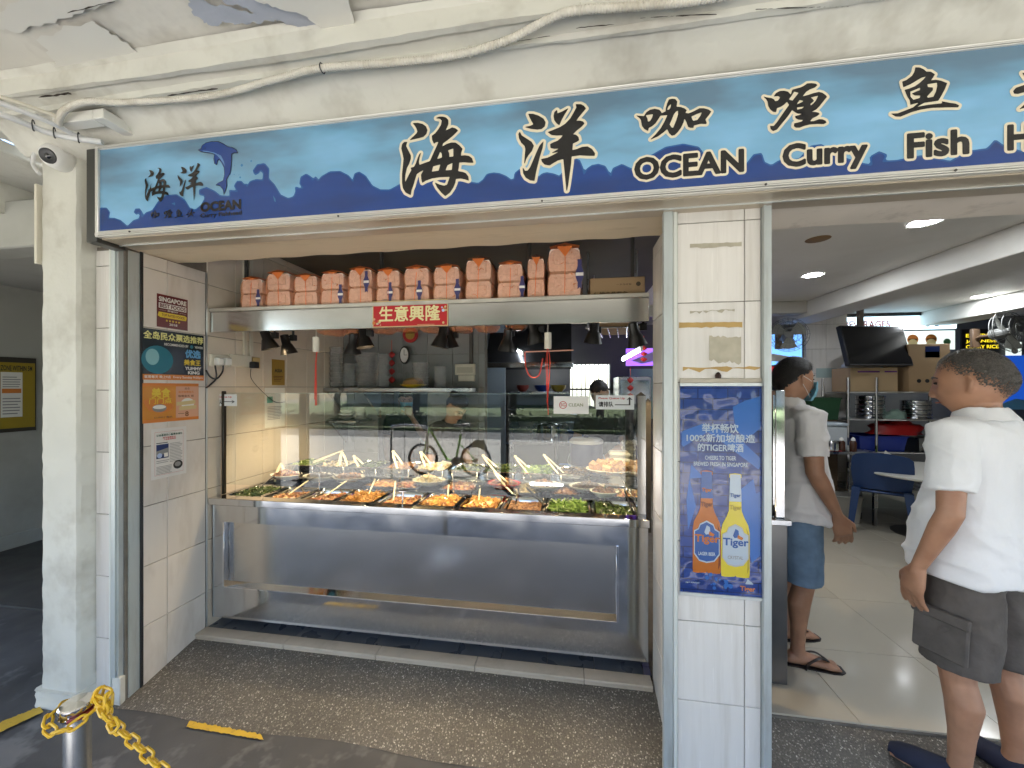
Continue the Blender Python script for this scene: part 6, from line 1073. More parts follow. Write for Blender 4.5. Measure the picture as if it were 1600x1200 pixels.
a = P(1571, 535, Y=5.92); b = P(1592, 558, Y=5.92); mk = Poster('small_lit_picture', 'small lit white and green picture panel', 'light box', (a.x, 5.92, b.z), (1, 0, 0), (0, 0, 1), b.x - a.x, a.z - b.z, mnm, t=.03); mk.disc(.5, .4, .25, I_black); mk.disc(.5, .4, .2, I_white, 1); mk.rect(.1, .8, .5, .95, I_green)
tv = empty('television', (3.2, 5.0, 1.8), 'black flat television hanging from a ceiling pole', 'television'); c = P(1366, 541, Y=5.0); Mt = Matrix.Translation(c) @ Matrix.Rotation(R(14), 4, 'Z') @ Matrix.Rotation(R(-14), 4, 'X')
mb = MB().bbox(-.40, .40, -.03, .03, -.24, .24, .006, Mt); mb.build('body', black_p, tv); MB().bbox(-.385, .385, -.033, -.0305, -.22, .225, .001, Mt).build('screen', M('dark_screen', (.008, .008, .01), .12), tv); MB().bbox(c.x - .12, c.x - .07, 5.05, 5.1, c.z + .1, 2.599, .003).build('pole', M('tv_pole', (.16, .13, .1), .5), tv)
# rack with goods
rk = empty('steel_rack', (3.8, 5.3, .1), 'steel wire rack stacked with cartons and pots', 'rack'); RX0, RX1, RY0, RY1 = 3.17, 4.35, 5.0, 5.45; rzs = [P(1400, 613, Y=5.0).z, P(1400, 656, Y=5.0).z, P(1400, 707, Y=5.0).z, .42]
for x in (RX0, 3.46, RX1):
    for y in (RY0, RY1): MB().tube([(x, y, .1), (x, y, rzs[0] + .17)], .014, 8).build('upright', chrome, rk)
for z in rzs:
    MB().tube([(RX0, RY0, z), (RX1, RY0, z)], .009, 6).build('front_rail', chrome, rk); MB().box(RX0, RX1, RY0 + .01, RY1, z - .012, z - .004).build('shelf_plate', steel_d, rk)
def rx(px): return P(px, 600, Y=5.02).x
def rz_(py, px=1400): return P(px, py, Y=5.02).z
carton('carton', 'brown carton with purple tape on the rack top', rx(1329), rx(1403), 5.02, 5.35, rzs[0] + .002, rz_(574), card_p, prints=((.15, .80, .62, .86, M('purple_print', (.12, .03, .2), .6)), (.72, .80, .98, .86, M('purple_print'))))
carton('carton', 'large brown carton with blue labels behind on the rack', rx(1377), rx(1418), 5.37, 5.47, rzs[0] + .002, rz_(541), card, prints=((.62, .55, .99, .95, I_sky),)); c5 = carton('carton', 'tall brown carton with round marks at the rack end', rx(1421), rx(1486), 5.03, 5.4, rzs[0] + .002, rz_(538), card, prints=((.4, .72, .75, .95, I_navy), (.4, .72, .75, .84, I_sky)))
x_a, x_b = rx(1421), rx(1486); flat('round_marks', merge2d(*[disc2d(x_a + (x_b - x_a) * (.25 + .2 * k), rzs[0] + .13, .022) for k in range(4)]), I_black, c5, (0, 5.03, 0), (1, 0, 0), (0, 0, 1), .001)
def crumple(name, label, cat, c, rx_, ry_, h, m, seed=0, group=None):
    from mathutils import noise as nz
    v = []; f = []; NU, NV = 22, 10
    for j in range(NV + 1):
        for i in range(NU):
            t = 2 * math.pi * i / NU; s_ = j / NV * math.pi / 2; p = Vector((math.cos(t) * math.cos(s_), math.sin(t) * math.cos(s_), math.sin(s_)))
            k = 1 + .35 * nz.noise(p * 2.5 + Vector((seed, 0, 0))) + .12 * nz.noise(p * 7 + Vector((0, seed, 0))); v.append((c[0] + p.x * rx_ * k, c[1] + p.y * ry_ * k, c[2] + max(0, p.z) * h * k))
    for j in range(NV):
        for i in range(NU): f.append((j * NU + i, j * NU + (i + 1) % NU, (j + 1) * NU + (i + 1) % NU, (j + 1) * NU + i))
    o = link(bpy.data.objects.new(name, new_mesh(name, v, f, m, True))); return tag(o, label, cat, group)
crumple('plastic_bag', 'crumpled white plastic bag on the carton with purple tape', 'bag', ((rx(1332) + rx(1385)) / 2, 5.15, rz_(573)), .19, .1, .09, film_mat('white_bag_film', (.75, .76, .78), .8, .3), 3)
crumple('red_bag', 'red plastic bag of goods on the rack shelf', 'bag', (rx(1420), 5.2, rzs[2] + .19), .28, .15, .17, M('red_bag_plastic', (.38, .012, .012), .35), 5)
crumple('cloth', 'pale green cloth on the rack shelf', 'cloth', (rx(1412), 5.15, rzs[1]), .12, .1, .1, M('green_cloth', (.25, .36, .3), .8), 8)
kk = [(1378, 17, 5), (1453, 20, 4)]
for k, (px, rp, n) in enumerate(kk):
    o = empty('steamer_pot', (rx(px), 5.2, rzs[1]), ['stack of steel steamer rings near the rack upright', 'steel steamer pot nearer the grey haired man'][k], 'steamer pot', 'steamer pots on the rack')
    for j in range(n): z = rzs[1] + .001 + j * .055; MB().lathe((rx(px), 5.2, z), [(.001, 0), (.13, 0), (.135, .006), (.135, .045), (.14, .05), (.13, .054), (.001, .054)], 22).build('ring', steel, o)
def tub(name, label, cat, x0, x1, y0, y1, z0, z1, m, t=.012, rim=.01, group=None):
    o = empty(name, ((x0 + x1) / 2, (y0 + y1) / 2, z0), label, cat, group); q = lambda e, z: [Vector((x0 - e, y0 - e, z)), Vector((x1 + e, y0 - e, z)), Vector((x1 + e, y1 + e, z)), Vector((x0 - e, y1 + e, z))]
    MB().loft([q(-.02, z0), q(0, z1 - .015), q(rim, z1 - .014), q(rim, z1), q(-t, z1), q(-t - .02, z0 + .01)], True, False).build('tub', m, o); return o
tub('blue_tub', 'blue plastic tub on the rack shelf', 'tub', rx(1343), rx(1418), 5.02, 5.4, rzs[2] + .001, rz_(682), M('tub_blue', (.01, .03, .25), .4)); tub('steel_tray', 'steel tray at the end of the rack shelf', 'tray', rx(1436), rx(1480), 5.02, 5.4, rzs[2] + .001, rz_(684), steel_d)
tub('green_crate', 'dark green crate beside the rack', 'crate', P(1268, 650, Y=5.0).x, P(1314, 650, Y=5.0).x, 5.0, 5.35, rz_(657), rz_(622), M('crate_green', (.015, .06, .025), .5)); 
stb = empty('prep_table', (2.9, 4.9, .1), 'low steel prep table left of the rack', 'table'); PT = rz_(690, 1300) + .0; tx0, tx1 = P(1262, 700, Y=4.7).x, P(1375, 700, Y=4.7).x; zt_ = P(1320, 706, Y=4.7).z; MB().bbox(tx0, tx1, 4.7, 4.98, zt_ - .03, zt_, .003).build('table_top', steel_d, stb)
for x in (tx0 + .03, tx1 - .03):
    for y in (4.73, 4.95): MB().box(x - .015, x + .015, y - .015, y + .015, .1, zt_ - .031).build('leg', steel_d, stb)
def px47(p): return P(p, 700, Y=4.75).x
clb = empty('cool_box', (px47(1302), 4.85, zt_), 'white cool box on the prep table', 'cool box'); zc = P(1300, 664, Y=4.75).z; MB().bbox(px47(1280), px47(1328), 4.78, 4.96, zt_ + .001, zc - .02, .012).build('box', M('cool_box_white', (.5, .53, .56), .4), clb); MB().bbox(px47(1279), px47(1329), 4.77, 4.97, zc - .019, zc + .02, .012).build('lid', M('cool_box_lid', (.4, .46, .52), .4), clb)
# crate stack base under the green crate
cr0 = tub('grey_crate', 'grey ventilated crate on the floor under the prep table', 'crate', px47(1305), px47(1345), 4.72, 4.95, .101, .40, M('crate_grey', (.32, .31, .28), .5)); cr1 = carton('carton', 'dark carton under the green crate', P(1268, 650, Y=5.0).x, P(1312, 650, Y=5.0).x, 5.03, 5.33, .1, rz_(657) - .003, M('dark_cardboard', (.12, .08, .05), .8))
for k, px in enumerate((1313, 1331)):
    o = empty('sauce_bottle', (px47(px), 4.72, zt_), ['dark sauce bottle with white cap on the prep table', 'second sauce bottle with white cap by the blue tub'][k], 'bottle', 'sauce bottles'); MB().lathe((px47(px), 4.73, zt_ + .001), [(.001, 0), (.032, 0), (.032, .1), (.02, .12)], 14).build('bottle', M('sauce_dark', (.06, .025, .015), .2), o); MB().lathe((px47(px), 4.73, zt_ + .121), [(.02, 0), (.018, .02), (.005, .035), (.001, .036)], 12).build('cap', white_p, o)
pot('steel pot on a red mat on the prep table', px47(1297), 4.74, zt_ + .012, .075, .1, steel)
o = MB().bbox(px47(1283), px47(1312), 4.7, 4.85, zt_ + .001, zt_ + .011, .003).build('red_mat', M('red_bag_plastic')); tag(o, 'red mat under the small steel pot', 'mat')
# round table, tissue box, blue chair
rt = empty('round_table', (3.6, 4.5, .1), 'round white table behind the blue chair', 'table'); tw_ = M('table_white', (.62, .6, .54), .3, var=.04); MB().lathe((3.6, 4.5, .0), [(.001, .755), (.60, .755), (.615, .75), (.615, .735), (.6, .725), (.001, .725)], 48).build('table_top', tw_, rt); MB().lathe((3.6, 4.5, 0), [(.04, .724), (.035, .2), (.06, .12), (.3, .1), (.001, .1)], 16).build('pedestal', dark_m, rt)
tx = empty('tissue_box', P(1412, 730, Y=4.2), 'green and white tissue box on the round table', 'tissue box'); c = P(1412, 735, Z=.757); MB().bbox(c.x - .045, c.x + .045, c.y - .03, c.y + .05, .756, .87, .003).build('box', M('tissue_green', (.12, .22, .04), .5), tx); MB().box(c.x - .04, c.x + .04, c.y - .0325, c.y - .0305, .77, .80).build('label_band', I_white, tx); MB().add([(c.x - .05, c.y, .871), (c.x - .16, c.y + .02, .92), (c.x - .13, c.y + .05, .95), (c.x - .03, c.y + .04, .871)], [(0, 1, 2, 3)]).build('open_flap', M('flap_grey', (.5, .48, .42), .7), tx)
bcm = M('blue_chair_plastic', (.012, .04, .13), .4, var=.1)
def plastic_chair(name, label, x, y, rz, group=None):
    o = empty(name, (x, y, .098), label, 'chair', group, rz=rz); Mx = basis(o)
    def T(mb, nm): mb.v = [Mx @ a for a in mb.v]; mb.build(nm, bcm, o)
    mb = MB(); mb.bbox(-.22, .22, -.21, .21, .43, .455, .01); T(mb, 'seat')
    v = []; n = 8; m_ = 7
    for side in (0, .012):
        for j in range(m_):
            z = .47 + .38 * j / (m_ - 1)
            for i in range(n): a = -1 + 2 * i / (n - 1); w_ = .21 + .02 * math.sin(j / (m_ - 1) * 3); v.append((a * w_ * (1 - .10 * (j == m_ - 1)), -.2 - .10 * j / (m_ - 1) + .045 * a * a - side, z - (.03 * a * a if j == m_ - 1 else 0)))
    f = []; K = n * m_
    for j in range(m_ - 1):
        for i in range(n - 1): q = j * n + i; f += [(q, q + 1, q + n + 1, q + n), (K + q + n, K + q + n + 1, K + q + 1, K + q)]
    for j in range(m_ - 1): q = j * n; f += [(q, q + n, K + q + n, K + q), (q + n - 1, K + q + n - 1, K + q + 2 * n - 1, q + 2 * n - 1)]
    for i in range(n - 1): q = (m_ - 1) * n + i; f += [(q, q + 1, K + q + 1, K + q), (i, K + i, K + i + 1, i + 1)]
    mb = MB(); mb.add(v, f, True); T(mb, 'backrest')
    for sx in (-1, 1):
        for sy in (-1, 1): mb = MB(); mb.loft([[Vector((sx * (.24 - .05 * t) + a * (.022 + .012 * t), sy * (.24 - .05 * t) + b * (.022 + .012 * t), .47 * t)) for a, b in ((-1, -1), (1, -1), (1, 1), (-1, 1))] for t in (0, .5, 1)], True, False); T(mb, 'leg')
    return o
q = P(1382, 838, Z=.1); plastic_chair('plastic_chair', 'dark blue plastic chair with its back to the doorway', q.x + .08, q.y + .15, R(-35))
# ---------------------------------------------------------------- people
from mathutils import noise as mnoise
def remeshed(mb, voxel, smooth=4, fold=None):
    me = mb.mesh('tmp', [], True); ob = bpy.data.objects.new('tmp', me); C.objects.link(ob)
    r_ = ob.modifiers.new('r', 'REMESH'); r_.mode = 'VOXEL'; r_.voxel_size = voxel; r_.use_smooth_shade = True
    s_ = ob.modifiers.new('s', 'SMOOTH'); s_.iterations = smooth; s_.factor = .5
    dg = bpy.context.evaluated_depsgraph_get(); ev = ob.evaluated_get(dg); m2 = bpy.data.meshes.new_from_object(ev, depsgraph=dg)
    bpy.data.objects.remove(ob); bpy.data.meshes.remove(me)
    if fold:
        nr = [v.normal.copy() for v in m2.vertices]
        for v, n in zip(m2.vertices, nr): v.co += n * fold(v.co)
    m2.polygons.foreach_set('use_smooth', [True] * len(m2.polygons)); m2.update(); return m2
XV, YV, ZV = Vector((1, 0, 0)), Vector((0, 1, 0)), Vector((0, 0, 1))
def limb(mb, pts, n=14):
    """pts: (point, rx, ry) joined as a tapered limb with elliptical section"""
    rings = []; P_ = [Vector(p[0]) for p in pts]
    for i, p in enumerate(pts):
        t = (P_[min(i + 1, len(P_) - 1)] - P_[max(i - 1, 0)]).normalized(); a = t.cross(YV); a = XV.copy() if a.length < .2 else a.normalized(); b = a.cross(t).normalized()
        rings.append(mb.ring(P_[i], a, b, p[1], p[2], n))
    mb.loft(rings, True, True)
def slabs(mb, rows, n=24):
    """horizontal sections (z, cx, cy, rx, ry, power)"""
    rings = []
    for z, cx, cy_, rx_, ry_, e in rows:
        q = []
        for i in range(n):
            t = 2 * math.pi * i / n; c, s_ = math.cos(t), math.sin(t); q.append(Vector((cx + rx_ * math.copysign(abs(c) ** e, c), cy_ + ry_ * math.copysign(abs(s_) ** e, s_), z)))
        rings.append(q)
    mb.loft(rings, True, True)
def head_pt(lat, lon):
    x, y, z = math.cos(lat) * math.sin(lon), math.cos(lat) * math.cos(lon), math.sin(lat)   # y forward
    px, py, pz = .076 * x, (.092 if y > 0 else .102) * y, .118 * z
    if pz < 0:
        k = (-z) ** 1.4; px *= 1 - .22 * k
        if y < 0: py *= 1 - .55 * k
        else: py *= 1 + .02 * k
    fr_ = max(0, y)
    if fr_ > 0:
        g = lambda a, b: math.exp(-(a / b) ** 2)
        ns = max(0, min(1, (.026 - pz) / .055)) if pz > -.036 else max(0, 1 - (-.036 - pz) / .008)
        py += fr_ * (.027 * g(px, .011 + .006 * ns) * ns + .007 * g(pz - .033, .012) * g(px, .05) - .010 * g(pz - .014, .012) * g(abs(px) - .032, .015) + .009 * g(pz + .060, .011) * g(px, .022) - .004 * g(pz + .048, .006) * g(px, .02) - .004 * g(pz + .075, .007) * g(px, .02) + .010 * g(pz + .100, .018) * g(px, .026) + .004 * g(pz + .02, .02) * g(abs(px) - .045, .015))
    return Vector((px, py, pz))
def hand(mb, w, fd, pn, ts, curl=.5, sc_=1.12):
    """w wrist, fd finger direction, pn palm normal, ts towards the thumb"""
    fd = Vector(fd).normalized(); pn = (Vector(pn) - fd * Vector(pn).dot(fd)).normalized(); ts = (Vector(ts) - fd * Vector(ts).dot(fd) - pn * Vector(ts).dot(pn)).normalized(); w = Vector(w)
    rows = [(0, .026, .019), (.02, .031, .018), (.05, .039, .016), (.08, .041, .0135), (.094, .038, .010)]
    mb.loft([mb.ring(w + fd * (t * sc_), ts, pn, a * sc_, b * sc_, 14) for t, a, b in rows], True, True)
    for k, (off, ln, tw) in enumerate([(.029, .90, .06), (.010, 1.0, .0), (-.010, .95, -.05), (-.028, .76, -.12)]):
        d = (fd + ts * tw * 1.2).normalized(); p = w + fd * (.083 * sc_) + ts * (off * sc_); pts = [p]; c = curl * (1 + .12 * k); ang = .2
        for L_ in (.046, .028, .022):
            ang += c * (.55 if L_ > .04 else .65); dd = d * math.cos(ang) + pn * math.sin(ang); p = p + dd * (L_ * ln * sc_); pts.append(p)
        mb.tube([pts[0] - d * .012] + pts, [q * sc_ for q in (.0098, .0098, .0090, .0082, .0068)], 8)
    b = w + fd * (.028 * sc_) + ts * (.026 * sc_); d1 = (fd * .75 + ts * .62 + pn * .35).normalized(); d2 = (fd * .95 + ts * .18 + pn * .4).normalized(); p1 = b + d1 * .042 * sc_; p2 = p1 + d2 * .03 * sc_; p3 = p2 + d2 * .022 * sc_
    mb.tube([b - d1 * .012, b, p1, p2, p3], [q * sc_ for q in (.014, .0135, .0115, .0105, .0075)], 8)
def person(label, loc, height, face, skin, hairc, shirt, shorts, head_turn=0, head_tilt=0, arms=None, legs=None, mask=False, sleeve=.62, hem=.80, short_hem=.47, shoe=None, belly=0, vox=.0065, polo=True, lean=0, hair_grey=0, group=None, bun=False, pants_loose=1.0, strands=0, strand_len=.012, hair_th=1.0, head_scale=1.05, fade=.075, slim=1.0):
    k = height / 1.70; ang = math.atan2(-face[0], face[1]); root = empty('person', loc, label, 'person', group, rz=ang)
    W = Matrix.Translation(loc) @ Matrix.Rotation(ang, 4, 'Z') @ Matrix.Rotation(-lean, 4, 'X') @ Matrix.Scale(k, 4)
    sk = M('skin_' + label[:14], skin, .48, var=.14, vs=14, bump=.3, bs=130, bdist=.0012, dirt=(skin[0] * .75, skin[1] * .55, skin[2] * .5), dirt_amt=.45, ds=9, dcut=(.45, .75))
    def put(me, name, m, parent=root):
        me.transform(W); me.materials.clear(); me.materials.append(m); me.name = name; o = bpy.data.objects.new(name, me); return link(o, parent)
    Hc = Vector((0, .012, 1.580 - (head_scale - 1.05) * .10)); HR = Matrix.Translation(Hc) @ Matrix.Rotation(head_turn, 4, 'Z') @ Matrix.Rotation(head_tilt, 4, 'X') @ Matrix.Scale(head_scale, 4)
    b = MB()
    rows = []; NL, NO = 44, 60
    for i in range(1, NL): lat = -math.pi / 2 + math.pi * i / NL; rows.append([HR @ head_pt(lat, 2 * math.pi * j / NO) for j in range(NO)])
    b.loft(rows, True, True)
    for s_ in (-1, 1):
        er = [HR @ Vector((s_ * (.072 + .016 * math.sin(t)), -.012 - .010 * math.sin(t) + .0 , -.003 + .031 * math.cos(t))) for t in [q * math.pi / 6 for q in range(7)]]
        b.tube([HR @ Vector((s_ * .07, -.006, .024)), HR @ Vector((s_ * .083, -.014, .027)), HR @ Vector((s_ * .087, -.022, .010)), HR @ Vector((s_ * .084, -.016, -.012)), HR @ Vector((s_ * .076, -.004, -.030))], [.0045, .0055, .006, .0055, .0055], 8); b.tube([HR @ Vector((s_ * .07, -.008, .012)), HR @ Vector((s_ * .08, -.012, .0)), HR @ Vector((s_ * .072, -.004, -.018))], [.008, .007, .006], 8)
    limb(b, [((0, -.02, 1.36), .075, .065), ((0, -.018, 1.43), .060, .060), ((0, -.008, 1.49), .056, .058), ((0, .0, 1.53), .055, .06)])
    slabs(b, [(.84, 0, 0, .125, .08, .9), (.95, 0, 0, .130, .085, .8), (1.10, 0, .005, .135, .095, .8), (1.25, 0, 0, .15, .10, .8), (1.36, 0, -.012, .15, .085, .8), (1.42, 0, -.018, .09, .06, .9)])
    arms = arms or {}
    A = {}
    for s_, nm in ((-1, 'L'), (1, 'R')):
        sh_ = Vector((s_ * .175, -.015, 1.375)); el, wr, fd, pn, ts, cu = arms.get(nm, (Vector((s_ * .235, -.03, 1.09)), Vector((s_ * .25, .05, .845)), (0, .15, -1), (-s_, 0, 0), (0, 1, 0), .5)); el = Vector(el); wr = Vector(wr); A[nm] = (sh_, el, wr)
        limb(b, [(sh_ - Vector((s_ * .03, 0, 0)), .055, .055), (sh_, .056 * slim, .056 * slim), (sh_.lerp(el, .35), .050 * slim, .052 * slim), (sh_.lerp(el, .75), .044 * slim, .045 * slim), (el, .041 * slim, .043 * slim), (el.lerp(wr, .25), .043 * slim, .042 * slim), (el.lerp(wr, .6), .034 * slim, .034 * slim), (wr, .026, .022), (wr.lerp(wr + Vector(fd).normalized() * .02, 1), .028, .02)]); hand(b, wr, fd, pn, ts, cu)
    legs = legs or {}
    Lg = {}
    for s_, nm in ((-1, 'L'), (1, 'R')):
        hp = Vector((s_ * .085, 0, .86)); kn, an, ft = legs.get(nm, (Vector((s_ * .10, .012, .47)), Vector((s_ * .11, -.02, .085)), (s_ * .2, 1, 0))); kn = Vector(kn); an = Vector(an); Lg[nm] = (hp, kn, an); fv = Vector(ft).normalized(); sv = Vector((fv.y, -fv.x, 0))
        limb(b, [(hp + Vector((0, 0, .03)), .066, .078), (hp.lerp(kn, .15), .074, .084), (hp.lerp(kn, .6), .068, .07), (kn + Vector((0, .006, .02)), .055, .058), (kn.lerp(an, .12), .050, .052), (kn.lerp(an, .33) + Vector((0, -.016, 0)), .052, .056), (kn.lerp(an, .65) + Vector((0, -.008, 0)), .038, .04), (an + Vector((0, 0, .02)), .031, .034), (an - Vector((0, 0, .03)), .034, .04)])
        b.loft([b.ring(an + fv * t + Vector((0, 0, z - an.z)), sv, ZV, a, h, 12) for t, z, a, h in ((-.06, .03, .022, .022), (-.045, .035, .033, .033), (0, .04, .036, .038), (.06, .034, .040, .030), (.12, .024, .045, .020), (.155, .018, .045, .014))], True, True)
        for j in range(5): off = -.034 + .017 * j; ln = (.05, .043, .04, .036, .03)[j if s_ > 0 else 4 - j] if False else .042; p = an + fv * .15 + sv * off; p.z = .017; b.tube([p - fv * .02, p, p + fv * ln * .6 + Vector((0, 0, .002)), p + fv * ln], [.010, .010, .0095, .007], 7)
    put(remeshed(b, vox, 3), 'body', sk)
    # hair: a cap that follows the skull
    hm_ = M('hair_' + label[:14], hairc, .6, var=.55, vs=190, bump=1.0, bs=420, bdist=.004)
    hb = MB(); v = []; f = []; idx = {}
    NL2, NO2 = (46, 72) if fade < .1 else (110, 170)
    def hair_at(lat, lon):
        y = math.cos(lat) * math.cos(lon); z = math.sin(lat); front = math.cos(lon)
        lim = .50 if front > .55 else (.50 - (.55 - front) * .55 if front > .05 else .22 - (.05 - front) * .72)
        if abs(abs(lon if lon < math.pi else lon - 2 * math.pi) - 1.55) < .30: lim = max(lim, .16)
        return z - lim
    for i in range(NL2 + 1):
        lat = -1.1 + (1.1 + math.pi / 2) * i / NL2
        for j in range(NO2):
            lon = 2 * math.pi * j / NO2; h = hair_at(lat, lon); p = head_pt(lat, lon); th_ = max(-.004, min(.010, h * .045) * hair_th) + .004 * hair_th * max(0, math.sin(lat)); n_ = p.normalized(); g = th_ + (.0022 * mnoise.noise(p * 160) + .002 * mnoise.noise(p * 60) if h > 0 else 0); idx[i, j] = len(v); v.append(HR @ (p + n_ * g))
    for i in range(NL2):
        for j in range(NO2):
            if max(hair_at(-1.1 + (1.1 + math.pi / 2) * i / NL2, 2 * math.pi * j / NO2), hair_at(-1.1 + (1.1 + math.pi / 2) * (i + 1) / NL2, 2 * math.pi * j / NO2)) > rnd.uniform(-.02, fade): f.append((idx[i, j], idx[i, (j + 1) % NO2], idx[i + 1, (j + 1) % NO2], idx[i + 1, j]))
    hb.add(v, f, True)
    if bun: hb.lathe(HR @ Vector((0, -.10, .06)), [(.001, -.04), (.03, -.03), (.042, 0), (.03, .03), (.001, .04)], 14)
    ho = put(hb.mesh('hair', hm_), 'hair', hm_)
    if strands:
        hs_ = [M('hair_strand_a_' + label[:14], tuple(min(1, c * 2.2) for c in hairc), .5), M('hair_strand_b_' + label[:14], hairc, .5), M('hair_strand_c_' + label[:14], tuple(c * .45 for c in hairc), .5)]; sb = MB(); made = 0
        while made < strands:
            lat = math.asin(rnd.uniform(-.75, 1)); lon = rnd.uniform(0, 2 * math.pi); h = hair_at(lat, lon)
            if h < rnd.uniform(-.03, max(.10, fade)): continue
            made += 1; p = head_pt(lat, lon); n_ = p.normalized(); dn = Vector((0, -.55 if p.y < .03 else .25, -.8 if p.z < .06 else -.25)); d_ = (n_ * (.8 if strand_len < .01 else .18) + dn * (.5 if strand_len < .01 else 1.0) + Vector((rnd.gauss(0, .14), rnd.gauss(0, .14), rnd.gauss(0, .14)))).normalized()
            L_ = strand_len * rnd.uniform(.5, 1.2) * min(1, .35 + max(0, h) * 3); w__ = d_.cross(n_ if abs(d_.dot(n_)) < .95 else XV).normalized() * .00045; base_ = p + n_ * (max(-.002, min(.010, h * .045) * hair_th) + .004 * hair_th * max(0, math.sin(lat)) - .001); sb.cur = rnd.choices((0, 1, 2), (.3, .4, .3))[0]
            m_ = base_ + d_ * (L_ * .6); e_ = base_ + d_ * L_ - n_ * (L_ * .18); sb.add([HR @ (base_ - w__), HR @ (base_ + w__), HR @ (m_ + w__ * .8), HR @ (m_ - w__ * .8), HR @ e_], [(0, 1, 2, 3), (3, 2, 4)])
        sme = sb.mesh('hair_strands', hs_, False); sme.transform(W); link(bpy.data.objects.new('hair_strands', sme), ho)
    # eyes and brows
    eb = MB()
    for s_ in (-1, 1):
        eb.lathe(HR @ Vector((s_ * .032, .076, .013)), [(.001, -.006), (.009, -.003), (.011, 0), (.009, .004), (.001, .006)], 10)
    put(eb.mesh('eyes', hm_), 'eyes', M('eye_dark', (.03, .022, .018), .2))
    bw = MB()
    for s_ in (-1, 1): bw.tube([HR @ Vector((s_ * .015, .089, .031)), HR @ Vector((s_ * .033, .084, .036)), HR @ Vector((s_ * .052, .067, .031))], [.003, .0042, .002], 6)
    put(bw.mesh('brows', hm_), 'brows', hm_)
    lp_ = MB(); lp_.tube([HR @ Vector((-.022, .078, -.058)), HR @ Vector((-.008, .094, -.056)), HR @ Vector((.008, .094, -.056)), HR @ Vector((.022, .078, -.058))], [.002, .004, .004, .002], 6); put(lp_.mesh('lips', hm_), 'lips', M('lip_tone', (skin[0] * .85, skin[1] * .6, skin[2] * .6), .45))
    if mask:
        mm = M('surgical_mask_blue', (.22, .50, .66), .6, var=.04, vs=20); mb = MB(); v = []; f = []; n1, n2 = 15, 11
        for j in range(n2):
            for i in range(n1):
                a = -1.05 + 2.1 * i / (n1 - 1); la = .02 - .98 * j / (n2 - 1); p = head_pt(la, a); q = max(0, math.cos(a)); sm_ = Vector((.082 * math.sin(a) * (1 - .1 * j / n2), .030 + .080 * math.cos(a) - .010 * (j / (n2 - 1)) ** 2 + .012 * q * math.sin(math.pi * j / (n2 - 1)), .118 * math.sin(la) - .004)); p = p + p.normalized() * .005
                if sm_.y > p.y: p = Vector((p.x * .5 + sm_.x * .5, sm_.y, p.z))
                p += p.normalized() * (.0018 * math.sin(j * 2.2)); v.append(HR @ p)
        f = [(j * n1 + i, j * n1 + i + 1, (j + 1) * n1 + i + 1, (j + 1) * n1 + i) for j in range(n2 - 1) for i in range(n1 - 1)]
        mb.add(v, f, True); mo = put(mb.mesh('face_mask', mm), 'face_mask', mm)
        for s_ in (-1, 1):
            for (z0, z1) in ((.0, .02), (-.085, -.02)):
                mb = MB(); mb.tube([HR @ Vector((s_ * .068, .045, z0)), HR @ Vector((s_ * .08, .015, (z0 + z1) / 2)), HR @ Vector((s_ * .084, -.012, z1))], .0014, 5); put(mb.mesh('ear_loop', white_p), 'ear_loop', white_p, mo)
    # shirt
    sm = M('shirt_' + label[:14], shirt, .85, var=.04, vs=7, bump=.55, bs=17, bdist=.011, sheen=.15, stretch=(1, 1, .7))
    s = MB(); bl = belly
    slabs(s, [(hem, 0, .012 + bl * .3, .198, .146 + bl * .5, .85), (hem + .01, 0, .012 + bl * .3, .200, .148 + bl * .5, .85), (hem + .10, 0, .014 + bl * .4, .192, .138 + bl * .6, .82), (1.0, 0, .014 + bl * .5, .180, .124 + bl * .8, .8), (1.10, 0, .010 + bl * .4, .170, .114 + bl * .6, .8), (1.22, 0, .0, .178, .116, .8), (1.31, 0, -.010, .186, .112, .8), (1.375, 0, -.018, .186, .100, .85), (1.41, 0, -.020, .145, .084, .9), (1.44, 0, -.022, .095, .074, 1)])
    for nm, s_ in (('L', -1), ('R', 1)):
        sh_, el, wr = A[nm]; e = sh_.lerp(el, sleeve * 1.18); d = (el - sh_).normalized()
        limb(s, [(sh_ - Vector((s_ * .07, 0, -.012)), .068, .075), (sh_ + Vector((s_ * .004, 0, .004)), .072, .076), (sh_.lerp(e, .4), .073, .076), (sh_.lerp(e, .8), .072, .074), (e, .072, .073)])
    if polo: limb(s, [((0, -.020, 1.40), .084, .076), ((0, -.012, 1.445), .072, .070), ((0, -.004, 1.475), .070, .070)], 20)
    sd_ = rnd.uniform(0, 50)
    def fold(p):
        w_ = Vector((mnoise.noise(p * 3 + Vector((sd_, 1, 0))), mnoise.noise(p * 3 + Vector((1, sd_, 0))), 0)) * .5
        side = abs(p.x) / .18; low = max(0, min(1, (1.15 - p.z) / .25))
        r1 = 1 - abs(mnoise.noise(Vector((p.x * 3 + p.z * 5.5 * (1 if p.x < 0 else -1), p.y * 5, p.z * 6.5)) + w_ + Vector((sd_, 0, 0)))) * 2.2      # drag lines from the armpits
        r2 = 1 - abs(mnoise.noise(Vector((p.x * 5, p.y * 5, p.z * 9)) + w_ * 2 + Vector((0, sd_, 4)))) * 2.4                                          # crumple round the waist
        r3 = 1 - abs(mnoise.noise(Vector((p.x * 11, p.y * 11, p.z * 2.2)) + w_ + Vector((3, 0, sd_)))) * 2.2                                          # hanging folds
        return .012 * max(0, r1) ** 2 * (.4 + .6 * min(1, side)) + .009 * max(0, r2) ** 2 * low + .008 * max(0, r3) ** 2 * (.3 + .7 * low) - .008 + .0015 * mnoise.noise(p * 40)
    so2 = put(remeshed(s, .0085 if vox < .009 else .012, 3, fold), 'shirt', sm)
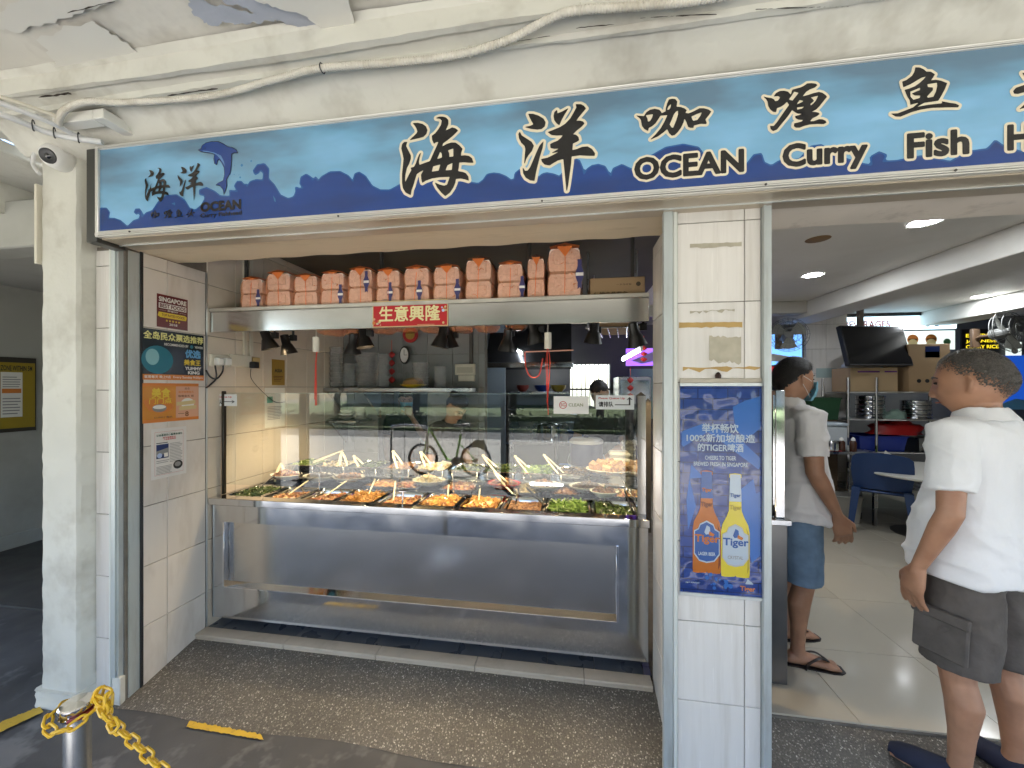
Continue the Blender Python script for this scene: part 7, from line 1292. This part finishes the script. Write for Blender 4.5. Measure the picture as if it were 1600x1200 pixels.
    if polo:
        cm_ = MB(); NN = 28; pr_ = [(1.476, .066, .0), (1.480, .071, .0), (1.476, .075, -.001), (1.455, .084, -.006), (1.436, .094, -.010), (1.433, .092, -.010), (1.455, .079, -.006)]
        cm_.loft([[Vector((r_ * math.cos(2 * math.pi * i / NN), -.010 + y_ + r_ * 1.0 * math.sin(2 * math.pi * i / NN), z_ - .012 * max(0, math.sin(2 * math.pi * i / NN)) * 2 + .004 * mnoise.noise(Vector((i * .7, z_ * 20, sd_))))) for i in range(NN)] for z_, r_, y_ in pr_], False, True); put(cm_.mesh('collar', sm), 'collar', sm, so2)
    # shorts or trousers
    tm = M('shorts_' + label[:14], shorts, .9, var=.22, vs=14, bump=.6, bs=24, bdist=.008)
    t = MB(); slabs(t, [(.80, 0, .004, .158, .118, .8), (.90, 0, .006, .160, .114, .8), (.985, 0, .008, .152, .108, .8)])
    for nm, s_ in (('L', -1), ('R', 1)):
        hp, kn, an = Lg[nm]; zt_ = short_hem; cut_ = (kn.lerp(an, (kn.z - zt_) / max(kn.z - an.z, .01)) if zt_ < kn.z else hp.lerp(kn, (hp.z - zt_) / (hp.z - kn.z)))
        limb(t, [(hp + Vector((0, 0, .02)), .080, .108), (hp.lerp(cut_, .2), .086, .110), (hp.lerp(cut_, .6), .090 * pants_loose, .102 * pants_loose), (cut_ + Vector((0, 0, .015)), .088 * pants_loose, .098 * pants_loose), (cut_, .088 * pants_loose, .098 * pants_loose)])
    def fold2(p): return .009 * max(0, 1 - abs(mnoise.noise(Vector((p.x * 6 + p.z * 3, p.y * 6, p.z * 5)) + Vector((sd_, 3, 0)))) * 2.3) ** 2 - .003 + .004 * mnoise.noise(Vector((p.x * 7, p.y * 7, p.z * 5)) + Vector((sd_, 3, 0))) + .0025 * mnoise.noise(p * 22)
    to = put(remeshed(t, .0105, 3, fold2), 'shorts', tm)
    return root, W, put, Lg, sm, tm, to
V = Vector
# grey haired man at the doorway
pa_ = P(1500, 605, Y=1.66)
rA = person('man with short greying hair in a white polo and grey cargo shorts at the doorway', (1.58, 1.78, .06), 1.68, (-.42, .91), (.40, .21, .128), (.085, .075, .066), (.80, .80, .82), (.098, .085, .077), head_turn=R(11), head_tilt=R(-8), belly=.03, strands=12000, strand_len=.0045, hair_th=.6, head_scale=1.14, fade=.42, slim=.90,
 arms={'L': (V((-.255, -.045, 1.09)), V((-.262, .045, .850)), (.02, .22, -1), (.9, -.25, 0), (.3, .9, 0), .24), 'R': (V((.25, -.03, 1.09)), V((.26, .05, .85)), (0, .2, -1), (-1, 0, 0), (0, 1, 0), .5)}, legs={'L': (V((-.115, .0, .46)), V((-.135, -.015, .09)), (-.35, 1, 0)), 'R': (V((.115, -.02, .46)), V((.13, -.05, .09)), (.15, 1, 0))}, short_hem=.47, hem=.815, pants_loose=1.12)
def shoe(rt, nm, an, fv, m):
    root, W = rt[0], rt[1]; fv = Vector(fv).normalized(); sv = Vector((fv.y, -fv.x, 0)); mb = MB()
    mb.loft([mb.ring(Vector((an.x, an.y, 0)) + fv * t + Vector((0, 0, z)), sv, ZV, a, h, 16) for t, z, a, h in ((-.085, .035, .020, .025), (-.07, .043, .038, .042), (-.02, .052, .043, .050), (.05, .045, .046, .043), (.12, .036, .052, .034), (.17, .028, .046, .026), (.198, .022, .028, .016))], True, True); mb.v = [W @ q for q in mb.v]; mb.build('shoe', m, root)
shm = M('navy_canvas', (.012, .016, .04), .8, var=.2, vs=12, bump=.3, bs=200)
shoe(rA, 'L', V((-.135, -.015, 0)), (-.35, 1, 0), shm); shoe(rA, 'R', V((.13, -.05, 0)), (.15, 1, 0), shm)
# cargo pocket and waistband
pk = MB().bbox(-.009, .009, -.08, .08, -.08, .08, .006); Mp = rA[1] @ Matrix.Translation((-.200, .01, .60)) @ Matrix.Rotation(R(6), 4, 'Y'); pk.v = [Mp @ q for q in pk.v]; pk.build('cargo_pocket', rA[5], rA[0]); pk = MB().bbox(-.012, .012, -.084, .084, -.02, .02, .005); Mp = rA[1] @ Matrix.Translation((-.200, .01, .675)) @ Matrix.Rotation(R(6), 4, 'Y'); pk.v = [Mp @ q for q in pk.v]; pk.build('pocket_flap', rA[5], rA[0])
# man with mask inside the doorway
rB = person('man with a blue face mask, white polo and denim shorts inside the doorway', (1.235, 2.40, .098), 1.66, (.99, .10), (.38, .20, .12), (.012, .011, .011), (.76, .75, .76), (.16, .25, .37), head_turn=R(4), head_tilt=R(-6), mask=True, strands=8000, strand_len=.016, hair_th=.9, head_scale=1.08,
 arms={'R': (V((.215, -.02, 1.09)), V((.205, .105, .86)), (0, .3, -1), (-.9, .2, 0), (-.1, 1, 0), .34), 'L': (V((-.215, -.02, 1.09)), V((-.2, .09, .86)), (0, .3, -1), (1, 0, 0), (0, 1, 0), .5)}, legs={'R': (V((.10, .0, .46)), V((.10, -.03, .085)), (.2, 1, 0)), 'L': (V((-.10, .03, .46)), V((-.12, .04, .085)), (-.12, 1, 0))}, short_hem=.455, hem=.80, belly=.025)
slm = M('flip_flop_black', (.02, .015, .014), .5)
for nm, an, fv in (('R', V((.10, -.03, 0)), V((.2, 1, 0))), ('L', V((-.12, .04, 0)), V((-.12, 1, 0)))):
    fv.normalize(); sv = Vector((fv.y, -fv.x, 0)); mb = MB(); out = []
    for t, a in ((-.085, .022), (-.07, .036), (0, .038), (.08, .044), (.15, .050), (.19, .044), (.215, .024)): out.append((an + fv * t + sv * a, an + fv * t - sv * a))
    poly = [q[0] for q in out] + [q[1] for q in out[::-1]]; n = len(poly); mb.add([q + Vector((0, 0, -.012)) for q in poly] + [q + Vector((0, 0, .006)) for q in poly], [list(range(n))[::-1], list(range(n, 2 * n))] + [(i, (i + 1) % n, n + (i + 1) % n, n + i) for i in range(n)]); mb.v = [rB[1] @ q for q in mb.v]; mb.build('sandal_sole', slm, rB[0])
    mb = MB(); tip = an + fv * .145 + Vector((0, 0, .038)); 
    for s_ in (-1, 1): mb.tube(smooth_path([tip, an + fv * .09 + sv * (s_ * .028) + Vector((0, 0, .062)), an + fv * .03 + sv * (s_ * .045) + Vector((0, 0, .03)), an + fv * .02 + sv * (s_ * .044)], 5), .009, 6, flat=.45)
    mb.v = [rB[1] @ q for q in mb.v]; mb.build('sandal_strap', slm, rB[0])
# kitchen workers
q = P(634, 640, Y=3.95)
person('masked kitchen worker in a dark shirt with a hand raised to the face', (q.x, 3.95, .03), 1.535, (.35, -.94), (.45, .29, .21), (.015, .014, .014), (.03, .035, .05), (.02, .02, .025), head_turn=R(12), head_tilt=R(-12), mask=True, polo=False, vox=.010, short_hem=.12,
 arms={'L': (V((-.23, .14, 1.13)), V((-.075, .20, 1.40)), (.35, -.15, 1), (.2, -1, 0), (1, .2, 0), .9), 'R': (V((.225, .0, 1.09)), V((.2, .12, .88)), (0, .3, -1), (-1, 0, 0), (0, 1, 0), .5)})
q = P(945, 640, Y=3.75)
person('kitchen worker in a dark shirt bent over behind the rice warmer', (q.x + .02, 3.82, .03), 1.64, (-.45, -.89), (.40, .25, .17), (.012, .011, .011), (.025, .025, .03), (.03, .03, .035), head_tilt=R(-28), polo=False, vox=.010, short_hem=.12, lean=R(6),
 arms={'L': (V((-.25, .06, 1.10)), V((-.14, .26, 1.02)), (.3, 1, -.15), (0, 0, -1), (1, 0, 0), .7), 'R': (V((.25, .06, 1.10)), V((.14, .27, 1.0)), (-.3, 1, -.15), (0, 0, -1), (-1, 0, 0), .7)})
q = P(712, 630, Y=3.3)
person('kitchen worker with hair in a bun leaning behind the trays', (q.x - .34, 3.36, .0), 1.60, (.9, -.42), (.40, .26, .18), (.012, .011, .012), (.03, .035, .06), (.03, .03, .035), head_tilt=R(-30), polo=False, vox=.011, short_hem=.12, lean=R(16), bun=True,
 arms={'L': (V((-.24, .05, 1.10)), V((-.18, .25, .98)), (.1, 1, -.3), (0, 0, -1), (1, 0, 0), .6), 'R': (V((.24, .05, 1.10)), V((.18, .25, .98)), (-.1, 1, -.3), (0, 0, -1), (-1, 0, 0), .6)})
# ---------------------------------------------------------------- walkway things: post, chain, camera, conduit, cables
q = P(118, 1096, Y=.71); PZ = 0.0
def bollard_xy():
    t = P(121, 1092, Z=.90); return t.x, t.y
bx, by = -1.66, 1.02
c = P(121, 1096, Y=.74); bx, by, bz = c.x, c.y, c.z; K = .60
po = empty('barrier_post', (bx, by, 0), 'polished steel barrier post with a flat cap', 'post')
MB().cyl((bx, by, .012), .0235, bz - .045, 28).build('tube', M('brushed_post', (.72, .73, .72), .22, metal=1, rv=.05, vs=6, stretch=(1, 1, .1)), po); MB().lathe((bx, by, bz - .034), [(.0235, 0), (.027, .002), (.031, .010), (.029, .016), (.032, .024), (.032, .031), (.029, .034), (.001, .035)], 28).build('cap', chrome, po); MB().lathe((bx, by, 0), [(.001, .02), (.12, .012), (.14, .002), (.14, 0), (.001, 0)], 28).build('base', steel_d, po)
MB().tube([Vector((bx + .034 * math.cos(t), by + .034 * math.sin(t), bz - .022)) for t in [R(a) for a in range(-60, 60, 15)]], .0045, 6).build('red_ring', M('red_ring', (.3, .02, .02), .4), po)
chn = empty('plastic_chain', (bx, by, bz - .05), 'yellow plastic chain looped round the post and hanging off', 'chain'); ylw = M('yellow_plastic_chain', (.72, .44, .025), .35, var=.06, vs=20)
pth = [Vector((bx + .047 * math.cos(t), by + .047 * math.sin(t), bz - .024 + .010 * math.sin(t * 2 + 1))) for t in [R(a) for a in range(20, 400, 20)]]
e0 = pth[-1]; pth += smooth_path([e0, P(165, 1100, Y=.71), P(172, 1125, Y=.70), P(215, 1165, Y=.68), P(250, 1200, Y=.66), P(300, 1246, Y=.64), P(380, 1310, Y=.60)], 8)[1:]
pth2 = smooth_path([pth[-30] + Vector((.02, -.02, .02)), P(150, 1088, Y=.71), P(160, 1079, Y=.71), P(173, 1090, Y=.71), P(168, 1106, Y=.705), P(150, 1103, Y=.705), P(146, 1090, Y=.705)], 6)
lk = MB(); LN, LWd, LR = .0345, .0095, .0031
def sample(path, step):
    out = [path[0]]; acc = 0
    for a, b in zip(path, path[1:]):
        d = (b - a).length
        while acc + d >= step and d > 1e-9: t = (step - acc) / d; a = a.lerp(b, t); out.append(a); d = (b - a).length; acc = 0
        acc += d
    return out
def add_links(path):
    pts = sample(path, .0275)
    for i in range(len(pts) - 1):
        a, b = pts[i], pts[i + 1]; d = (b - a).normalized(); up = Vector((0, 0, 1)) if abs(d.z) < .95 else Vector((1, 0, 0)); s_ = d.cross(up).normalized(); u = s_.cross(d).normalized()
        ang = R(45 + (90 if i % 2 else 0)); w_ = s_ * math.cos(ang) + u * math.sin(ang); c_ = (a + b) / 2; hl = LN / 2 - LWd; loop = []
        for k in range(12): t = 2 * math.pi * k / 12; loop.append(c_ + d * (math.cos(t) * LWd * .9 + math.copysign(hl, math.cos(t))) + w_ * (math.sin(t) * LWd * .9))
        MB().tube(loop, LR, 6, closed=True).build('chain_link', ylw, chn)
add_links(pth); add_links(pth2)
# security camera at the top of the left pillar
cc = empty('security_camera', P(88, 245, Y=1.53), 'white dome security camera on the pillar top', 'camera'); c = P(86, 245, Y=1.50); Mc = Matrix.Translation(c) @ Vector((.30, -.9, -.42)).to_track_quat('Z', 'Y').to_matrix().to_4x4()
def CM(mb, nm, m): mb.v = [Mc @ a for a in mb.v]; mb.build(nm, m, cc)
mb = MB(); mb.lathe((0, 0, 0), [(.001, -.065), (.045, -.06), (.062, -.045), (.064, -.02), (.055, .01), (.045, .028), (.034, .036), (.001, .037)], 30); CM(mb, 'housing', white_p); mb = MB(); mb.lathe((0, 0, 0), [(.034, .0365), (.033, .041), (.03, .042), (.024, .039), (.001, .0385)], 26); CM(mb, 'lens_ring', black_p); mb = MB(); mb.lathe((0, 0, .035), [(.001, .009), (.010, .007), (.014, .002)], 18); CM(mb, 'lens', M('lens_glass', (.01, .01, .012), .03, coat=1))
mb = MB(); mb.lathe((0, 0, 0), [(.001, -.09), (.06, -.09), (.064, -.066), (.05, -.06)], 26); CM(mb, 'mount', white_p)
# ribbed conduit along the moulding
def ztop(px, py, z): return P(px, py, Z=z)
cp = [P(92, 200, Z=2.735), P(93, 185, Z=2.755), P(104, 170, Z=2.775), P(135, 159, Z=2.79), P(200, 160, Z=2.79), P(330, 150, Z=2.79), P(430, 124, Z=2.795), P(500, 107, Z=2.80), P(600, 99, Z=2.80), P(680, 91, Z=2.80), P(740, 80, Z=2.80), P(800, 60, Z=2.805), P(850, 34, Z=2.815), P(890, 18, Z=2.815), P(960, 12, Z=2.815), P(1060, 4, Z=2.815), P(1160, -10, Z=2.815)]
path = sample(smooth_path(cp, 10), .0048); mb = MB(); mb.tube(path, [.0135 if (i % 2 == 0) else .0115 for i in range(len(path))], 10); tag(mb.build('ribbed_conduit', conduit_m), 'ribbed flexible conduit running along the ceiling moulding', 'conduit')
for k, px in enumerate((500, 740, 905)):
    q_ = min(path, key=lambda a: abs((a - P(px, 90, Z=2.83)).x)); o = MB().tube([q_ + Vector((0, .0165 * math.cos(t), .0165 * math.sin(t))) for t in [R(a) for a in range(0, 360, 45)]], .0022, 5, closed=True).build('cable_tie', black_p if k == 0 else conduit_m); tag(o, ['black cable tie round the conduit', 'cable clip where the conduit starts to rise', 'cable clip at the top of the conduit rise'][k], 'clip', 'conduit clips')
wm = M('white_cable', (.68, .68, .68), .4)
CB = [([(-30, 168), (20, 185), (70, 205), (110, 215), (160, 222)], 2.72, .012, 'thickest white cable running to the sign corner'), ([(-30, 150), (30, 172), (80, 192), (120, 212), (150, 220)], 2.735, .010, 'white cable above the thickest one'), ([(-30, 142), (20, 158), (60, 172), (88, 182)], 2.76, .009, 'upper cream cable under the batten'), ([(90, 212), (66, 222), (54, 240), (52, 258), (62, 272)], 2.66, .008, 'white cable bending down to the security camera'), ([(110, 216), (80, 222), (66, 232)], 2.68, .007, 'short white cable behind the security camera')]
for pts, z, r_, lb_ in CB: o = MB().tube(smooth_path([P(a, b, Z=z) if z > 2.7 else P(a, b, Y=1.50) for a, b in pts], 8), r_, 9).build('ceiling_cable', wm if 'cream' not in lb_ else cream_p); tag(o, lb_, 'cable', 'cables at the sign corner')
for k, t_ in enumerate((.42, .62, .84)):
    pc = smooth_path([P(a, b, Z=CB[0][1]) for a, b in CB[0][0]], 8); c = pc[int(t_ * (len(pc) - 1))]; dd = (pc[-1] - pc[0]).normalized(); s_ = dd.cross(ZV).normalized(); u_ = s_.cross(dd)
    o = MB().tube([c + s_ * (.020 * math.cos(t)) + u_ * (.006 + .022 * math.sin(t)) for t in [R(x) for x in range(0, 360, 30)]], .0022, 5, closed=True).build('cable_tie', black_p); tag(o, ['black tie round the cables at the picture edge', 'black tie round the cables in mid run', 'black tie round the cables by the sign'][k], 'cable tie', 'black cable ties')
# ---------------------------------------------------------------- street side, mirrored in the counter glass and steel
from mathutils import noise as n3
def leaves(mb, c, r_, n, s, squash=1.0):
    for _ in range(n):
        d = Vector((rnd.gauss(0, 1), rnd.gauss(0, 1), rnd.gauss(0, 1))).normalized() * (rnd.random() ** .4); p = Vector(c) + Vector((d.x * r_, d.y * r_, d.z * r_ * squash)); a = Vector((rnd.gauss(0, 1), rnd.gauss(0, 1), rnd.gauss(0, .6))).normalized(); b = a.cross(Vector((rnd.gauss(0, 1), rnd.gauss(0, 1), 1))).normalized(); k = s * rnd.uniform(.6, 1.3); mb.add([p - a * k, p + b * k * .45, p + a * k, p - b * k * .45], [(0, 1, 2, 3)])
leaf_m = M('leaf_green', (.03, .058, .016), .55, var=.4, vs=2); leaf_d = M('leaf_dark', (.022, .045, .014), .55, var=.4, vs=2); bark = M('bark', (.09, .07, .05), .9, var=.3, vs=8)
MB().box(-30, 30, -12.2, -10.4, -.159, -.04).build('planted_median', M('verge'))['kind'] = 'structure'
hg = MB()
for i in range(70): leaves(hg, (-15 + i * .44, -11.2 + rnd.uniform(-.2, .2), .22), .42, 60, .09, .9)
hg.box(-15.3, 15.5, -11.45, -10.95, -.05, .42); tag(hg.build('hedge', leaf_m, fix=False), 'clipped green hedge across the road, mirrored in the glass', 'hedge')
for k, (x, y, h, r_) in enumerate([(-9, -17, 5.2, 2.9), (-3.5, -18.5, 5.6, 3.1), (1.5, -16.8, 4.8, 2.8), (6.5, -18, 5.4, 3.0), (12, -17, 5.0, 3.0), (-15, -18.5, 5.5, 3.2)]):
    o = empty('street_tree', (x, y, -.12), ['broad tree across the road on the passage side', 'tree across the road behind the bicycle', 'lower tree across the road facing the counter', 'tree across the road facing the doorway', 'outermost tree across the road on the doorway side', 'outermost tree across the road on the passage side'][k], 'tree', 'trees across the road'); MB().tube([(x, y, -.15), (x + .1, y, h * .4), (x, y + .1, h * .75)], [.22, .16, .08], 10).build('trunk', bark, o)
    mb = MB()
    for a in range(5): t = a * 1.256; mb.tube([(x, y, h * .45), (x + math.cos(t) * r_ * .5, y + math.sin(t) * r_ * .5, h * .8)], [.07, .03], 6)
    mb.build('limbs', bark, o); mb = MB()
    for _ in range(26):
        d = Vector((rnd.gauss(0, 1), rnd.gauss(0, 1), rnd.gauss(0, .8))).normalized() * rnd.uniform(.3, 1) * r_; leaves(mb, (x + d.x, y + d.y, h * .85 + d.z * .7), r_ * .36, 48, .3)
    mb.build('crown', leaf_m if k % 2 else leaf_d, o, fix=False)
bdm = M('far_block_paint', (.5, .48, .44), .8, var=.05)
bd = empty('apartment_block', (0, -34, 0), 'pale apartment block beyond the trees across the road', 'building'); MB().box(-24, 24, -38, -34, -.2, 14).build('wall', bdm, bd)
wmesh = MB().box(-.9, .9, -.05, 0, -.7, .7).mesh('window', M('far_window', (.05, .06, .07), .2))
for fl in range(4):
    for i in range(14): o = bpy.data.objects.new('window', wmesh); o.location = (-21.5 + i * 3.3, -33.97, 2 + fl * 3); link(o, bd)
    MB().box(-24, 24, -33.995, -33.7, .75 + fl * 3, .9 + fl * 3).build('ledge', bdm, bd)
# bicycle and rack
def bicycle(x0, y0, face=-1):
    o = empty('bicycle', (x0, y0, -.05), 'green share bicycle parked by the walkway, mirrored in the glass', 'bicycle'); g = M('bike_green', (.24, .58, .07), .35); bk = black_p; R_ = .30; z0 = -.05
    T = lambda x, z, y=0: Vector((x0 + x, y0 + y, z0 + z)); wheels = [(-.52, 'front'), (.50, 'rear')]
    for wx, _ in wheels:
        wv = empty('wheel', T(wx, R_)); C.objects.unlink(wv); link(wv, o)
        MB().tube([T(wx + (R_ - .02) * math.cos(t), R_ + (R_ - .02) * math.sin(t)) for t in [k * math.pi / 16 for k in range(32)]], .02, 8, closed=True).build('tyre', bk, wv); MB().tube([T(wx + (R_ - .05) * math.cos(t), R_ + (R_ - .05) * math.sin(t)) for t in [k * math.pi / 16 for k in range(32)]], .008, 6, closed=True).build('rim', M('orange_rim', (.5, .2, .06), .4), wv)
        sp = MB()
        for k in range(12): t = k * math.pi / 6; sp.tube([T(wx, R_), T(wx + (R_ - .05) * math.cos(t), R_ + (R_ - .05) * math.sin(t))], .003, 4)
        sp.build('spokes', M('orange_rim'), wv); MB().tube([T(wx, R_, -.05), T(wx, R_, .05)], .03, 10).build('hub', dark_m, wv)
    fr2 = MB().tube([T(-.36, .82), T(-.05, .30), T(.12, .28)], .024, 8).tube([T(.12, .28), T(.22, .78)], .022, 8).tube([T(-.40, .88), T(-.52, R_)], .02, 8).tube([T(.12, .28), T(.5, R_)], .014, 8).tube([T(.19, .6), T(.5, R_)], .012, 8); fr2.build('frame', g, o)
    MB().tube([T(.22, .78), T(.25, .92)], .014, 8).build('seat_post', chrome, o); mb = MB(); mb.loft([mb.ring(T(.12 + t, .94 + h), YV, ZV, a, b, 12) for t, h, a, b in ((0, 0, .02, .015), (.08, 0, .035, .025), (.18, .01, .07, .035), (.26, .02, .08, .03), (.3, .02, .05, .02))], True, True); mb.build('saddle', bk, o)
    MB().tube([T(-.40, .88), T(-.41, 1.02), T(-.36, 1.05, -.26)], .012, 8).tube([T(-.41, 1.02), T(-.36, 1.05, .26)], .012, 8).build('handlebar', bk, o)
    mb = MB().add([T(.38, .58, -.03), T(.72, .50, -.03), T(.66, .68, -.03), T(.5, .68, -.03), T(.38, .58, .03), T(.72, .50, .03), T(.66, .68, .03), T(.5, .68, .03)], [(0, 1, 2, 3), (7, 6, 5, 4), (0, 4, 5, 1), (1, 5, 6, 2), (2, 6, 7, 3), (3, 7, 4, 0)]); mb.build('rear_guard', bk, o); MB().tube([T(.12, .28, -.06), T(.12, .28, .06)], .07, 14).build('crank', dark_m, o); MB().tube([T(.12, .28, .07), T(.22, .16, .07)], .012, 6).bbox(x0 + .18, x0 + .28, y0 + .07, y0 + .15, z0 + .15, z0 + .17, .003).build('pedal', dark_m, o)
bicycle(-2.25, -2.6)
br_ = MB().tube(smooth_path([(-3.35, -2.5, -.1), (-3.35, -2.5, .75), (-3.25, -2.5, .87), (-2.75, -2.5, .87), (-2.65, -2.5, .75), (-2.65, -2.5, -.1)], 6), .025, 10).build('bike_rack', chrome); tag(br_, 'chrome hoop bike rack beside the bicycle', 'bike rack')
